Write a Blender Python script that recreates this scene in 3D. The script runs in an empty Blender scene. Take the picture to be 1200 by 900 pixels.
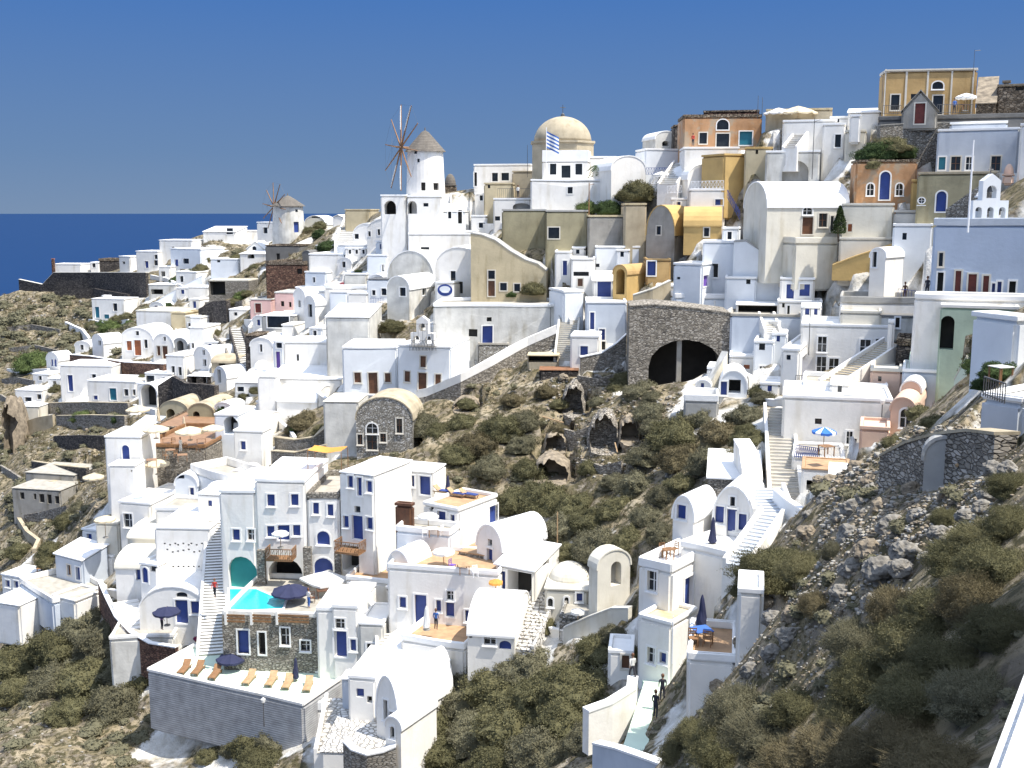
import bpy, math, random, numpy as np
from mathutils import Vector, Matrix
random.seed(7); rng=np.random.default_rng(7)
sc=bpy.context.scene; COL=sc.collection
F=1286.0; PITCH=math.atan(202/F); CP,SP=math.cos(PITCH),math.sin(PITCH)
R=math.radians
SEA=-105.0
# ------------------------------------------------------------------ geometry of the view: a pixel gives a direction
def ray(px,py):
    a=(px-600)/F; b=(450-py)/F
    return np.array([a, CP+SP*b, -SP+CP*b])
def at(px,py,D):
    d=ray(px,py); return d*(D/d[1])
# ------------------------------------------------------------------ terrain: smooth surface through surveyed points
CTRL=[(0,900,88),(150,900,88),(350,900,80),(440,900,78),(560,900,72),(700,900,58),(770,900,52),(850,900,38),(1000,900,21),(1150,900,9),
(60,830,100),(200,880,91),(150,800,102),(330,870,86),(0,740,125),(100,700,118),(0,640,148),(60,620,142),(0,520,190),(60,560,160),(150,560,136),
(0,430,235),(100,450,200),(0,350,285),(60,335,285),(150,330,270),(110,385,240),(200,480,168),(200,400,205),(250,330,235),(200,300,270),(260,275,285),
(300,520,138),(300,600,114),(200,620,117),(200,740,103),(330,720,97),(250,790,95),(300,440,165),(300,360,200),(340,290,230),(345,272,240),(400,262,225),
(440,760,91),(440,640,103),(420,520,124),(420,460,136),(430,380,155),(430,300,182),(440,255,198),(500,820,84),(440,860,80),(560,700,91),(560,600,105),
(560,500,118),(560,440,132),(560,400,143),(560,360,148),(560,290,168),(500,240,180),(560,225,192),(650,800,76),(640,700,88),(650,600,100),(650,520,112),
(650,430,126),(650,350,142),(650,290,152),(650,215,168),(700,245,155),(760,880,58),(760,800,69),(740,640,85),(760,560,96),(760,460,113),(800,440,118),
(760,350,133),(780,300,140),(780,240,147),(770,200,158),(830,800,60),(870,660,70),(860,590,78),(880,520,88),(860,450,106),(900,370,116),(920,310,124),
(920,230,133),(880,170,143),(960,620,58),(960,540,76),(960,480,88),(1000,430,97),(1040,370,104),(1050,300,114),(1050,240,121),(1080,190,126),(1100,140,128),
(1010,640,42),(1050,560,46),(1110,500,50),(1100,440,80),(1180,370,82),(1170,260,100),(1170,200,116),(1190,140,127),(1160,520,44),(1100,650,31),(1180,600,27),
(900,860,33),(890,760,44),(1000,750,28),(1010,850,20),(1150,750,15),(1100,880,12.5),(1195,680,15),(940,700,46),(850,720,60),(1055,508,78),(1082,497,68),(1030,525,72)]
P=[at(*c) for c in CTRL]
EX=[(-230,300,-100),(-230,180,-104),(-160,90,-100),(-90,45,-85),(-50,15,-60),(-20,0,-30),(6,2,-6),(30,10,-3),(30,40,6),(60,60,10),(110,100,9),(120,140,9),(48,160,4),(66,150,7.5),
(-140,340,-60),(-90,350,-40),(-50,300,-35),(0,260,-28),(30,230,-22),(60,215,-5),(90,200,-6),(60,190,-3),(110,170,2),(-60,420,-90),(60,330,-60),(-160,420,-104),(140,330,-50),(0,500,-104),(150,500,-104),(170,150,4)]
PT=np.array([list(p) for p in P]+[list(e) for e in EX])
_X=PT[:,:2]/100.0
def _phi(r2): return 0.5*r2*np.log(r2+1e-12)
def _fit():
    n=len(_X); d=((_X[:,None]-_X[None])**2).sum(-1); K=_phi(d)+np.eye(n)*2e-4
    Pm=np.c_[np.ones(n),_X]; A=np.block([[K,Pm],[Pm.T,np.zeros((3,3))]])
    return np.linalg.solve(A,np.r_[PT[:,2],np.zeros(3)])
_W=_fit()
def tz(x,y):
    x=np.atleast_1d(np.asarray(x,float))/100; y=np.atleast_1d(np.asarray(y,float))/100
    out=np.zeros(x.shape); n=len(_X)
    for i in range(n):
        out+=_W[i]*_phi((x-_X[i,0])**2+(y-_X[i,1])**2)
    return out+_W[n]+_W[n+1]*x+_W[n+2]*y
_T=np.concatenate([np.arange(4,60,0.5),np.arange(60,420,1.0)])
def hit(px,py):
    d=ray(px,py); t=_T/d[1]; g=t*d[2]-tz(t*d[0],t*d[1])
    k=np.where(g<0)[0]
    if len(k)==0:
        j=np.argmin(g[60:])+60; return d*t[j]
    j=k[0]
    if j==0: return d*t[0]
    f=g[j-1]/(g[j-1]-g[j]); tt=t[j-1]+f*(t[j]-t[j-1]); return d*tt
def pos(px,py,D=None): return at(px,py,D) if D else hit(px,py)
def depth(px,py): return hit(px,py)[1]
SKYS,SUNS,EXPO=.15,4.2,.8
from mathutils import noise as mn
# ------------------------------------------------------------------ materials
MT={}
def mat(name,col,rough=.9,var=.12,scale=.6,bump=.0,bscale=3.,kind=None,col2=None,**kw):
    if name in MT: return MT[name]
    m=bpy.data.materials.new(name); m.use_nodes=True; nt=m.node_tree; N=nt.nodes; L=nt.links
    b=N['Principled BSDF']; b.inputs['Roughness'].default_value=rough; b.inputs['Base Color'].default_value=(*col,1)
    tc=N.new('ShaderNodeTexCoord'); co=tc.outputs['Object']
    def noise(s,det=4,vec=None,ro=.55):
        n=N.new('ShaderNodeTexNoise'); n.inputs['Scale'].default_value=s; n.inputs['Detail'].default_value=det; n.inputs['Roughness'].default_value=ro
        L.new(vec or co,n.inputs['Vector']); return n.outputs['Fac']
    def ramp(f,stops):
        r=N.new('ShaderNodeValToRGB'); e=r.color_ramp.elements
        e[0].position,e[1].position=stops[0][0],stops[-1][0]; e[0].color=(*stops[0][1],1); e[1].color=(*stops[-1][1],1)
        for p,c in stops[1:-1]:
            q=e.new(p); q.color=(*c,1)
        L.new(f,r.inputs[0]); return r.outputs[0]
    def mixc(f,a,c,mode='MIX'):
        x=N.new('ShaderNodeMix'); x.data_type='RGBA'; x.blend_type=mode
        for s,v in ((x.inputs[0],f),(x.inputs[6],a),(x.inputs[7],c)):
            if isinstance(v,(int,float)): s.default_value=v
            elif isinstance(v,tuple): s.default_value=(*v,1)
            else: L.new(v,s)
        return x.outputs[2]
    def setbump(h,st,dist=.05):
        bp=N.new('ShaderNodeBump'); bp.inputs['Strength'].default_value=st; bp.inputs['Distance'].default_value=dist
        L.new(h,bp.inputs['Height']); L.new(bp.outputs[0],b.inputs['Normal'])
    def mapped(sx,sy,sz):
        mp=N.new('ShaderNodeMapping'); mp.inputs['Scale'].default_value=(sx,sy,sz); L.new(co,mp.inputs[0]); return mp.outputs[0]
    dk=tuple(c*(1-var*2) for c in col); lt=tuple(min(1,c*(1+var*.6)) for c in col)
    if kind is None:
        c=ramp(noise(scale,5),[(.3,dk),(.62,col),(.8,lt)])
        if kw.get('stain'):
            st=ramp(noise(1.,5,mapped(.9,.9,.22)),[(.52,(1,1,1)),(.74,kw['stain'])])
            c=mixc(.8,c,st,'MULTIPLY')
        if kw.get('peel2'):
            c=mixc(ramp(noise(.8,8),[(.60,(0,0,0)),(.66,(.45,.45,.45))]),c,kw['peel2'])
        if kw.get('peel'):
            c=mixc(ramp(noise(.55,6),[(.50,(0,0,0)),(.58,(1,1,1))]),c,kw['peel'])
        L.new(c,b.inputs['Base Color'])
        if bump: setbump(noise(bscale,5),bump,.06)
    elif kind=='stone':
        vec=mapped(1,1,kw.get('sz',1.7)); wn=N.new('ShaderNodeTexVoronoi'); wn.inputs['Scale'].default_value=kw.get('s',2.2); L.new(vec,wn.inputs['Vector'])
        ve=N.new('ShaderNodeTexVoronoi'); ve.feature='DISTANCE_TO_EDGE'; ve.inputs['Scale'].default_value=kw.get('s',2.2); L.new(vec,ve.inputs['Vector'])
        sx=N.new('ShaderNodeSeparateColor'); L.new(wn.outputs['Color'],sx.inputs[0])
        c=ramp(sx.outputs[0],[(0,dk),(.5,col),(1,col2 or lt)])
        c=mixc(ramp(ve.outputs['Distance'],[(.015,(1,1,1)),(.09,(0,0,0))]),c,kw.get('joint',tuple(x*.25 for x in col)))
        c=mixc(.45,c,ramp(noise(.35,5),[(.3,(.45,.45,.45)),(.7,(1,1,1))]),'MULTIPLY')
        L.new(c,b.inputs['Base Color']); setbump(ramp(ve.outputs['Distance'],[(0,(0,0,0)),(.14,(1,1,1))]),1.,.12)
    elif kind=='leaf':
        oi=N.new('ShaderNodeObjectInfo'); c=ramp(oi.outputs['Random'],[(0,dk),(.5,col),(1,col2 or lt)])
        c=mixc(.6,c,ramp(noise(kw.get('ls',5.),3),[(.3,(.80,.76,.66)),(.5,(.95,.95,.90)),(.72,(1.15,1.10,1.0))]),'MULTIPLY')
        L.new(c,b.inputs['Base Color']); b.inputs['Specular IOR Level'].default_value=.2
    elif kind=='slats':
        w=N.new('ShaderNodeTexWave'); w.bands_direction=kw.get('dir','X'); w.inputs['Scale'].default_value=kw.get('s',2); w.inputs['Distortion'].default_value=.3
        L.new(co,w.inputs[0]); c=ramp(w.outputs['Fac'],[(.0,dk),(.3,col),(.9,lt)]); c=mixc(ramp(noise(1.2,4),[(.35,(0,0,0)),(.7,(1,1,1))]),c,tuple(x*.65 for x in col))
        L.new(c,b.inputs['Base Color']); setbump(w.outputs['Fac'],.5,.03)
    elif kind=='umb':   # alternating panels
        sx=N.new('ShaderNodeSeparateXYZ'); L.new(co,sx.inputs[0]); at_=N.new('ShaderNodeMath'); at_.operation='ARCTAN2'; L.new(sx.outputs[1],at_.inputs[0]); L.new(sx.outputs[0],at_.inputs[1])
        m2=N.new('ShaderNodeMath'); m2.operation='MULTIPLY'; m2.inputs[1].default_value=4; L.new(at_.outputs[0],m2.inputs[0])
        m3=N.new('ShaderNodeMath'); m3.operation='SINE'; L.new(m2.outputs[0],m3.inputs[0])
        L.new(ramp(m3.outputs[0],[(.49,col),(.51,col2)]),b.inputs['Base Color'])
    if kw.get('trans'):
        t=N.new('ShaderNodeBsdfTranslucent'); t.inputs[0].default_value=(*col,1); ms=N.new('ShaderNodeMixShader'); ms.inputs[0].default_value=kw['trans']
        o=N['Material Output']; L.new(b.outputs[0],ms.inputs[1]); L.new(t.outputs[0],ms.inputs[2]); L.new(ms.outputs[0],o.inputs[0])
    MT[name]=m; return m
ST=(.62,.58,.5)
mat('white',(.83,.80,.74),.9,.05,.7,.25,4,stain=(.80,.77,.70),peel2=(.70,.68,.63))
mat('speckle',(.82,.82,.80),.9,.12,60,.6,80)
mat('whiteroof',(.86,.85,.82),.9,.04,.9,.2,3)
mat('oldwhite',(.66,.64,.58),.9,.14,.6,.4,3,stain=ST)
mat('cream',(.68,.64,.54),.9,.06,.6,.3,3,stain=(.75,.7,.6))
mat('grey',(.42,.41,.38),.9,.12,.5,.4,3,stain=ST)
mat('darkgrey',(.17,.165,.155),.9,.15,.5,.5,3)
mat('bluewash_shade',(.52,.56,.61),.9,.06,.6,.2,3,stain=(.8,.82,.85))  # blue plaster, and the blue shade of white walls put into colour
mat('paleblue',(.74,.76,.77),.9,.05,.6,.2,3)  # pale blue plaster; on white walls the bluish shade put into colour
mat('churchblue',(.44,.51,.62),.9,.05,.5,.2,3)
mat('ochre',(.50,.33,.14),.9,.12,.5,.4,3,stain=(.7,.62,.5))
mat('orange',(.50,.28,.14),.9,.12,.5,.4,3,stain=(.7,.62,.5),peel=(.40,.30,.20))
mat('mustard',(.55,.37,.14),.9,.1,.5,.4,3)
mat('olive',(.36,.32,.20),.9,.14,.45,.4,3,stain=ST)
mat('tan',(.46,.39,.27),.9,.14,.5,.4,3,stain=ST)
mat('sand',(.56,.47,.30),.9,.1,.5,.4,3,stain=(.6,.55,.45))
mat('pink',(.72,.47,.42),.9,.08,.6,.3,3)
mat('peach',(.68,.48,.36),.9,.08,.6,.3,3)
mat('green',(.45,.55,.42),.9,.12,.4,.3,3)
mat('mint',(.62,.74,.60),.9,.06,.6,.2,3)
mat('teal',(.03,.33,.30),.7,.08,.6)
mat('concrete',(.34,.32,.28),.9,.12,.8,.5,4,stain=ST)
mat('paving',(.40,.37,.31),.85,.15,1.2,.4,5)
mat('deck',(.30,.17,.09),.6,.15,1.5)
mat('terracotta',(.46,.29,.16),.8,.15,1.5)
mat('stone',(.25,.19,.13),.95,.3,kind='stone',s=2.6,col2=(.42,.34,.25))
mat('greystone',(.38,.34,.28),.95,.22,kind='stone',s=3,sz=2.2,col2=(.46,.43,.38),joint=(.17,.155,.13))
mat('drystone',(.40,.355,.285),.95,.3,kind='stone',s=2.6,sz=2.6,col2=(.52,.47,.40),joint=(.20,.175,.145))
mat('greyrock',(.27,.25,.215),.95,.3,1.4,.9,3)
mat('darkstone',(.10,.085,.075),.95,.3,kind='stone',s=2.4,col2=(.20,.17,.14))
mat('redstone',(.20,.10,.065),.95,.3,kind='stone',s=2.8,col2=(.33,.19,.12))
mat('palestone',(.42,.39,.33),.95,.2,kind='stone',s=3.6,sz=1.6,col2=(.66,.64,.60),joint=(.25,.23,.2))
mat('whitestone',(.74,.71,.64),.95,.10,kind='stone',s=2.2,sz=1,col2=(.84,.82,.78),joint=(.34,.31,.27))
mat('blue',(.028,.06,.25),.45,.1,1.5)
mat('brown',(.13,.055,.025),.5,.2,2)
mat('red',(.16,.03,.02),.5,.2,2)
mat('orangedoor',(.35,.10,.03),.5,.2,2)
mat('purple',(.16,.08,.38),.5,.1,2)
mat('tealdoor',(.02,.17,.24),.45,.1,2)
mat('glass',(.03,.035,.04),.08,.2,1)
mat('dark',(.03,.028,.025),.9,.2,1)  # near-black backing that paints the inner shade of hollows and doorways
mat('trim',(.80,.79,.76),.85,.03,1)
mat('sandtrim',(.62,.58,.50),.85,.05,1)
mat('wood',(.27,.14,.06),.7,.2,2)
mat('palewood',(.45,.30,.16),.7,.2,2)
mat('metal',(.10,.10,.10),.5,.2,3)
mat('rust',(.28,.13,.06),.8,.25,1.5)
mat('thatch',(.165,.145,.12),.95,.25,kind='slats',dir='Z',s=1.2)
mat('tile',(.30,.12,.07),.8,.2,kind='slats',dir='X',s=2)
mat('planked',(.40,.40,.40),.8,.15,kind='slats',dir='Z',s=1.6)
mat('cloth',(.85,.84,.80),.9,.02,1,trans=.25)
mat('beigecloth',(.72,.62,.44),.9,.05,1,trans=.3)
mat('navycloth',(.030,.035,.085),.9,.1,1,trans=.15)
mat('orangecloth',(.75,.36,.08),.9,.05,1,trans=.3)
mat('bluecloth',(.05,.14,.42),.8,.1,1)
mat('stripes',(.04,.16,.55),.9,kind='umb',col2=(.85,.85,.85))
mat('water',(.03,.50,.57),.04,.10,.9,.35,2.5)
mat('skin',(.45,.27,.18),.6,.05,2)
mat('darkcloth',(.03,.03,.04),.9,.1,2)
mat('purplecloth',(.25,.10,.30),.9,.1,2)
mat('redcloth',(.45,.04,.03),.9,.1,2)
mat('plant',(.055,.085,.030),.9,kind='leaf',col2=(.10,.13,.045))
mat('olivebush',(.150,.142,.075),.9,kind='leaf',col2=(.19,.175,.095),trans=.3)
mat('greybush',(.165,.155,.10),.9,kind='leaf',col2=(.20,.19,.125),trans=.3)
mat('brownbush',(.16,.135,.078),.9,kind='leaf',col2=(.19,.16,.095),trans=.3)
mat('flowers',(.30,.05,.12),.8,kind='leaf',col2=(.45,.12,.10))
mat('bark',(.13,.10,.07),.9,.2,4)
mat('rock',(.30,.245,.175),.95,.3,1.4,.8,3)
mat('paintwhite',(.85,.85,.85),.5,.02,1)
# ------------------------------------------------------------------ mesh builder
class MB:
    def __init__(s): s.v=[]; s.f=[]; s.bv=0; s.sub=0
    def poly(s,vs,fs):
        o=len(s.v); s.v+=[tuple(map(float,p)) for p in vs]; s.f+=[tuple(i+o for i in f) for f in fs]; return s
    def box(s,x0,x1,y0,y1,z0,z1):
        return s.poly([(x0,y0,z0),(x1,y0,z0),(x1,y1,z0),(x0,y1,z0),(x0,y0,z1),(x1,y0,z1),(x1,y1,z1),(x0,y1,z1)],
        [(0,3,2,1),(4,5,6,7),(0,1,5,4),(1,2,6,5),(2,3,7,6),(3,0,4,7)])
    def prism(s,prof,a,b,axis='y',fr=None):
        # closed profile (list of 2D, CCW seen from -y) extruded a..b
        n=len(prof)
        if fr: g=fr
        elif axis=='y': g=lambda p,t:(p[0],t,p[1])
        elif axis=='x': g=lambda p,t:(t,p[0],p[1])
        else: g=lambda p,t:(p[0],p[1],t)
        vs=[g(p,a) for p in prof]+[g(p,b) for p in prof]
        fs=[tuple(range(n)),tuple(range(2*n-1,n-1,-1))]+[(i,i+n,(i+1)%n+n,(i+1)%n) for i in range(n)]
        return s.poly(vs,fs)
    def tube(s,pts,r,n=6,r2=None):
        pts=[Vector(p) for p in pts]; o=len(s.v); m=len(pts)
        for i,p in enumerate(pts):
            d=(pts[min(i+1,m-1)]-pts[max(i-1,0)]).normalized(); a=d.orthogonal().normalized(); b=d.cross(a)
            rr=r if r2 is None else r+(r2-r)*i/(m-1)
            for k in range(n):
                t=2*math.pi*k/n; s.v.append(tuple(p+a*math.cos(t)*rr+b*math.sin(t)*rr))
        for i in range(m-1):
            for k in range(n): s.f.append((o+i*n+k,o+i*n+(k+1)%n,o+(i+1)*n+(k+1)%n,o+(i+1)*n+k))
        s.f.append(tuple(o+k for k in range(n))[::-1]); s.f.append(tuple(o+(m-1)*n+k for k in range(n))); return s
    def lathe(s,prof,n=24,c=(0,0,0),jit=0):
        o=len(s.v); m=len(prof)
        for r,z in prof:
            for k in range(n):
                t=2*math.pi*k/n; j=1+random.uniform(-jit,jit); s.v.append((c[0]+r*math.cos(t)*j,c[1]+r*math.sin(t)*j,c[2]+z))
        for i in range(m-1):
            for k in range(n): s.f.append((o+i*n+k,o+i*n+(k+1)%n,o+(i+1)*n+(k+1)%n,o+(i+1)*n+k))
        s.f.append(tuple(o+k for k in range(n))[::-1]); s.f.append(tuple(o+(m-1)*n+k for k in range(n))); return s
    def mesh(s,name,m=None,smooth=False):
        me=bpy.data.meshes.new(name); me.from_pydata(s.v,[],s.f); me.validate(); me.update()
        import bmesh
        bm=bmesh.new(); bm.from_mesh(me); bmesh.ops.recalc_face_normals(bm,faces=bm.faces)
        if s.sub:
            lg=[e for e in bm.edges if e.calc_length()>1.6]
            bmesh.ops.subdivide_edges(bm,edges=lg,cuts=3,use_grid_fill=True)
        if s.bv:
            ed=[e for e in bm.edges if len(e.link_faces)==2 and e.calc_face_angle(0)>.7]
            bmesh.ops.bevel(bm,geom=ed,offset=s.bv,segments=3,affect='EDGES',clamp_overlap=True)
        bm.to_mesh(me); bm.free()
        if smooth: me.polygons.foreach_set('use_smooth',[True]*len(me.polygons))
        if m: me.materials.append(MT[m])
        return me
    def obj(s,name,m,parent=None,smooth=False,label=None):
        o=bpy.data.objects.new(name,s.mesh(name,m,smooth)); COL.objects.link(o)
        if parent: o.parent=parent
        if label: o['label']=label
        return o
def empty(name,loc,rz,label,cat,group=None):
    o=bpy.data.objects.new(name,None); COL.objects.link(o); o.location=Vector([float(v) for v in loc]); o.rotation_euler=(0,0,rz); o.empty_display_size=.1
    return tag(o,label,cat,group,'thing')
def tag(o,label,cat,group=None,kind=None):
    if label: o['label']=label
    if cat: o['category']=cat
    if group: o['group']=group
    if kind: o['kind']=kind
    return o
_tmp=bpy.data.scenes.new('tmp')
def carve(me,cut):
    a=bpy.data.objects.new('a',me); c=bpy.data.objects.new('c',cut); _tmp.collection.objects.link(a); _tmp.collection.objects.link(c)
    md=a.modifiers.new('b','BOOLEAN'); md.object=c; md.operation='DIFFERENCE'; md.solver='EXACT'
    vl=_tmp.view_layers[0]; vl.update(); dg=vl.depsgraph
    new=bpy.data.meshes.new_from_object(a.evaluated_get(dg)); bpy.data.objects.remove(a); bpy.data.objects.remove(c)
    if len(new.polygons)<4: return me
    return new
def arc(w,r,n=10,x0=0,z0=0): # points of an arch from right spring to left spring
    return [(x0+w/2*math.cos(math.pi*i/n),z0+r*math.sin(math.pi*i/n)) for i in range(n+1)]
FOOT=[]   # footprints the ground is levelled for
LM=[]     # landmarks for telling plants apart
# window kinds: (leaf material, arched, depth of reveal, name, trim)
H='house'
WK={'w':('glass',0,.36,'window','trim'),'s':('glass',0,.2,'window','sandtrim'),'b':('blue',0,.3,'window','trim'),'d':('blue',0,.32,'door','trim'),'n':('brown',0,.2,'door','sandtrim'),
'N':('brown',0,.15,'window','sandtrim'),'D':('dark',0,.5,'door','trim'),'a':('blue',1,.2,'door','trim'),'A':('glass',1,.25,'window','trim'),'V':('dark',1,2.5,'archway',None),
'v':('dark',0,1.8,'doorway',None),'t':('teal',1,.5,'archway',None),'C':('dark',1,6.5,'cave_mouth_shade',None),'p':('purple',0,.2,'door','trim'),'g':('tealdoor',0,.2,'door','trim'),'r':('red',0,.2,'door','sandtrim'),
'o':('orangedoor',0,.2,'door','sandtrim'),'x':('dark',0,.35,'opening_shade',None),'U':('glass',2,.2,'window','trim'),'B':('blue',1,.2,'window','trim'),'W':('grey',1,.8,'archway',None)}
class Bd: pass
def B(name,label,cat,xa,xb,yb,yt,d=6,yaw=-15,roof='flat',m='white',win=(),D=None,xs=None,rm=None,rise=None,par=.25,group=None,nick=None,down=5,trim=None,floor=None,apron=1.2,mono=False,pw=.25,oh=.06,keep=False,top=None,chim=None):
    cx=(xa+xb)/2
    if xa>800 and xs is None and not keep and -12<=yaw<=14: yaw=-math.degrees(math.atan((xa-600)/F))-1.0
    P0=pos(cx,yb,D); D0=P0[1]; y=R(yaw)
    u=np.array([math.cos(y),math.sin(y)]); v=np.array([-math.sin(y),math.cos(y)])
    def lat(px,o=P0[:2],uu=u):   # signed distance along uu from o where the pixel column crosses
        k=(px-600)/F/(CP+SP*(450-yb)/F); # x = k*y
        return (k*o[1]-o[0])/(uu[0]-k*uu[1])
    a,b=lat(xa),lat(xb); w=b-a; C=P0[:2]+u*(a+b)/2; base=P0[2]
    r=ray(cx,yt); t=D0/r[1]; H=max(.6,t*r[2]-base)
    if xs is not None:
        o=C+u*w/2 if xs>xb else C-u*w/2; d=abs(lat(xs,o,v)); d=min(max(d,1.2),22)
    B_=Bd(); B_.C=C; B_.u=u; B_.v=v; B_.w=w; B_.d=d; B_.base=base; B_.H=H; B_.px=(cx,(yb+yt)/2)
    if nick: LM.append((nick,cx,(yb+yt)/2,D0))
    wild=m in('stone','darkstone','tan','rock','palestone','greystone','redstone','sand','olive') or cat in('ruin','pilaster','chimney')
    FOOT.append((C,u,v,w,d,base,apron,'n') if wild else (C,u,v,w,d,base,apron))
    root=empty(name,(C[0],C[1],base),y,label,cat,group); B_.root=root
    rm=rm or ('whiteroof' if m in('white','oldwhite','paleblue','bluewash_shade') else m)
    h=H; bm_=MB(); zf=None
    if roof in('bd','bw'):
        span=w if roof=='bd' else d
        rs=rise if rise is not None else min(span/2,H*.45); zs=H-rs; n=12
        top=arc(span,rs,n,0,zs)
        prof=[(-span/2,-down),(span/2,-down)]+top
        if roof=='bd': bm_.prism(prof,0,d)
        else: bm_.prism([(p[0]+d/2,p[1]) for p in prof],-w/2,w/2,'x')
        th=.12; top2=arc(span+2*th,rs+th,n,0,zs); rp=top2+[(p[0],p[1]) for p in top[::-1]]
        rp=[(span/2+th,zs-.12)]+top2+[(-span/2-th,zs-.12),(-span/2,zs-.12)]+top[::-1]+[(span/2,zs-.12)]
        q=MB(); N_=len(top)
        outer=[(span/2+th,zs-.15)]+top2+[(-span/2-th,zs-.15)]; inner=[(span/2-.01,zs-.15)]+[(p[0]*.998,p[1]-.01) for p in top]+[(-span/2+.01,zs-.15)]
        a0,a1=(-oh,d+oh) if roof=='bd' else (-w/2-oh,w/2+oh)
        g=(lambda p,t:(p[0],t,p[1])) if roof=='bd' else (lambda p,t:(t,p[0]+d/2,p[1]))
        M=len(outer); vs=[g(p,a0) for p in outer]+[g(p,a1) for p in outer]+[g(p,a0) for p in inner]+[g(p,a1) for p in inner]
        fs=[]
        for i in range(M-1):
            fs+=[(i,i+1,M+i+1,M+i),(2*M+i,3*M+i,3*M+i+1,2*M+i+1),(i,2*M+i,2*M+i+1,i+1),(M+i,M+i+1,3*M+i+1,3*M+i)]
        fs+=[(0,M,3*M,2*M),(M-1,3*M-1,4*M-1,2*M-1)]
        q.poly(vs,fs)
    elif roof=='dome':
        rs=rise or w*.4; bm_.box(-w/2,w/2,0,d,-down,H-rs); q=MB()
        q.lathe([(min(w,d)/2*.97*math.cos(i*math.pi/16),rs*math.sin(i*math.pi/16)) for i in range(8)]+[(.05,rs)],24,(0,d/2,H-rs-.02)); q.box(-w/2-.05,w/2+.05,-.05,d+.05,H-rs-.02,H-rs+.1)
    elif roof=='gable':
        rs=rise or w*.2; bm_.prism([(-w/2,-down),(w/2,-down),(w/2,H-rs),(0,H),(-w/2,H-rs)],0,d)
        q=MB(); q.prism([(-w/2-.15,H-rs),(-w/2-.15,H-rs-.08),(0,H+.0),(w/2+.15,H-rs-.08),(w/2+.15,H-rs),(0,H+.12)],-.1,d+.1)
    elif roof=='prof': # facade with an uneven top line
        tp=[]
        for qx,qy in top:
            a_=lat(qx)-(a+b)/2; yy=P0[1]+ (u[1]*a_); rr_=ray(qx,qy); tp.append((min(max(a_,-w/2),w/2),max(.4,yy/rr_[1]*rr_[2]-base)))
        tp[0]=(-w/2,tp[0][1]); tp[-1]=(w/2,tp[-1][1])
        bm_.prism([(-w/2,-down),(w/2,-down)]+tp[::-1],0,d); q=MB(); q.prism([(x_,z_+.02) for x_,z_ in tp]+[(x_,z_+.16) for x_,z_ in tp[::-1]],-.05,d+.05)
    elif roof=='shed': # falls to the front
        rs=rise or H*.3; bm_.prism([(0,-down),(d,-down),(d,H),(0,H-rs)],-w/2,w/2,'x'); q=MB(); q.prism([(-.1,H-rs-.03),(d+.1,H+.02),(d+.1,H+.12),(-.1,H-rs+.09)],-w/2-.1,w/2+.1,'x')
    else:
        ph=par if roof=='flat' else (par if par!=.25 else .7)
        zf=H-ph; bm_.box(-w/2,w/2,0,d,-down,zf); q=MB(); t_=pw
        if roof!='open':
            oc=[(-w/2,0),(w/2,0),(w/2,d),(-w/2,d)]; ic=[(-w/2+t_,t_),(w/2-t_,t_),(w/2-t_,d-t_),(-w/2+t_,d-t_)]
            vs=[(*p,zf) for p in oc]+[(*p,zf) for p in ic]+[(*p,H) for p in oc]+[(*p,H) for p in ic]
            q.poly(vs,[f_ for i in range(4) for j in[(i+1)%4] for f_ in((i,j,8+j,8+i),(4+i,12+i,12+j,4+j),(8+i,8+j,12+j,12+i),(i,4+i,4+j,j))]); q.bv=.08; q.sub=1
    B_.zf=(zf if zf is not None else H)+base
    def tf(f):
        if f=='F': return lambda a,o,z:(a,-o,z)
        if f=='R': return lambda a,o,z:(w/2+o,a,z)
        return lambda a,o,z:(-w/2-o,d-a,z)
    placed=[]; cut=MB()
    for spec in win:
        px,py,ww,hh,k=spec[:5]; f='F'
        def onface(px_,py_,f):
            if f=='F': o,ax=C,u
            elif f=='R': o,ax=C+u*w/2,v
            else: o,ax=C-u*w/2+v*d,-v
            rr=ray(px_,py_); nrm=np.array([-ax[1],ax[0]]); t=(o@nrm)/(rr[:2]@nrm); p=rr*t; return (p[:2]-o)@ax,p[2]-base
        if len(spec)>5: f=spec[5]
        else:
            a_,_=onface(px,py,'F')
            if a_>w/2 and yaw<0: f='R'
            elif a_<-w/2 and yaw>0: f='L'
        a0,_=onface(px-ww/2,py,f); a1,_=onface(px+ww/2,py,f); _,z1=onface(px,py-hh/2,f); _,z0=onface(px,py+hh/2,f)
        if a0>a1:a0,a1=a1,a0
        lo,hi=(-w/2,w/2) if f=='F' else (0,d)
        a0=max(a0,lo+.1); a1=min(a1,hi-.1)
        if a1-a0<.15: continue
        z1=min(z1,(zf if zf is not None else H)-.08)
        if roof=='bw' and f=='F': z1=min(z1,H-rs-.05)
        if z1-z0<.15: continue
        lm,ar,rv,nm,tr=WK[k]; T=tf(f); rv=min(rv,(d if f=='F' else w)*.7)
        ra=min((a1-a0)/2,(z1-z0)*.5); pr=[(a0,z0),(a1,z0)]+([(a1,z1),(a0,z1)] if not ar else arc(a1-a0,ra,8,(a0+a1)/2,z1-ra))
        if ar==2: c_=((a0+a1)/2,(z0+z1)/2); rr_=(a1-a0)/2; pr=[(c_[0]+rr_*math.cos(t*math.pi/8),c_[1]+rr_*math.sin(t*math.pi/8)) for t in range(16)]
        placed.append((pr,T,lm,rv,nm,tr,a0,a1,z0,z1)); cut.prism(pr,.3,-rv,fr=lambda p,t,T=T:T(p[0],t,p[1]))
    if roof not in('bd','bw') and m not in('greystone',): bm_.bv=.2 if roof!='prof' else 0
    me=bm_.mesh('wall')
    if placed: me=carve(me,cut.mesh('cut'))
    me.materials.clear(); me.materials.append(MT[m]); me.name='wall'
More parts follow.
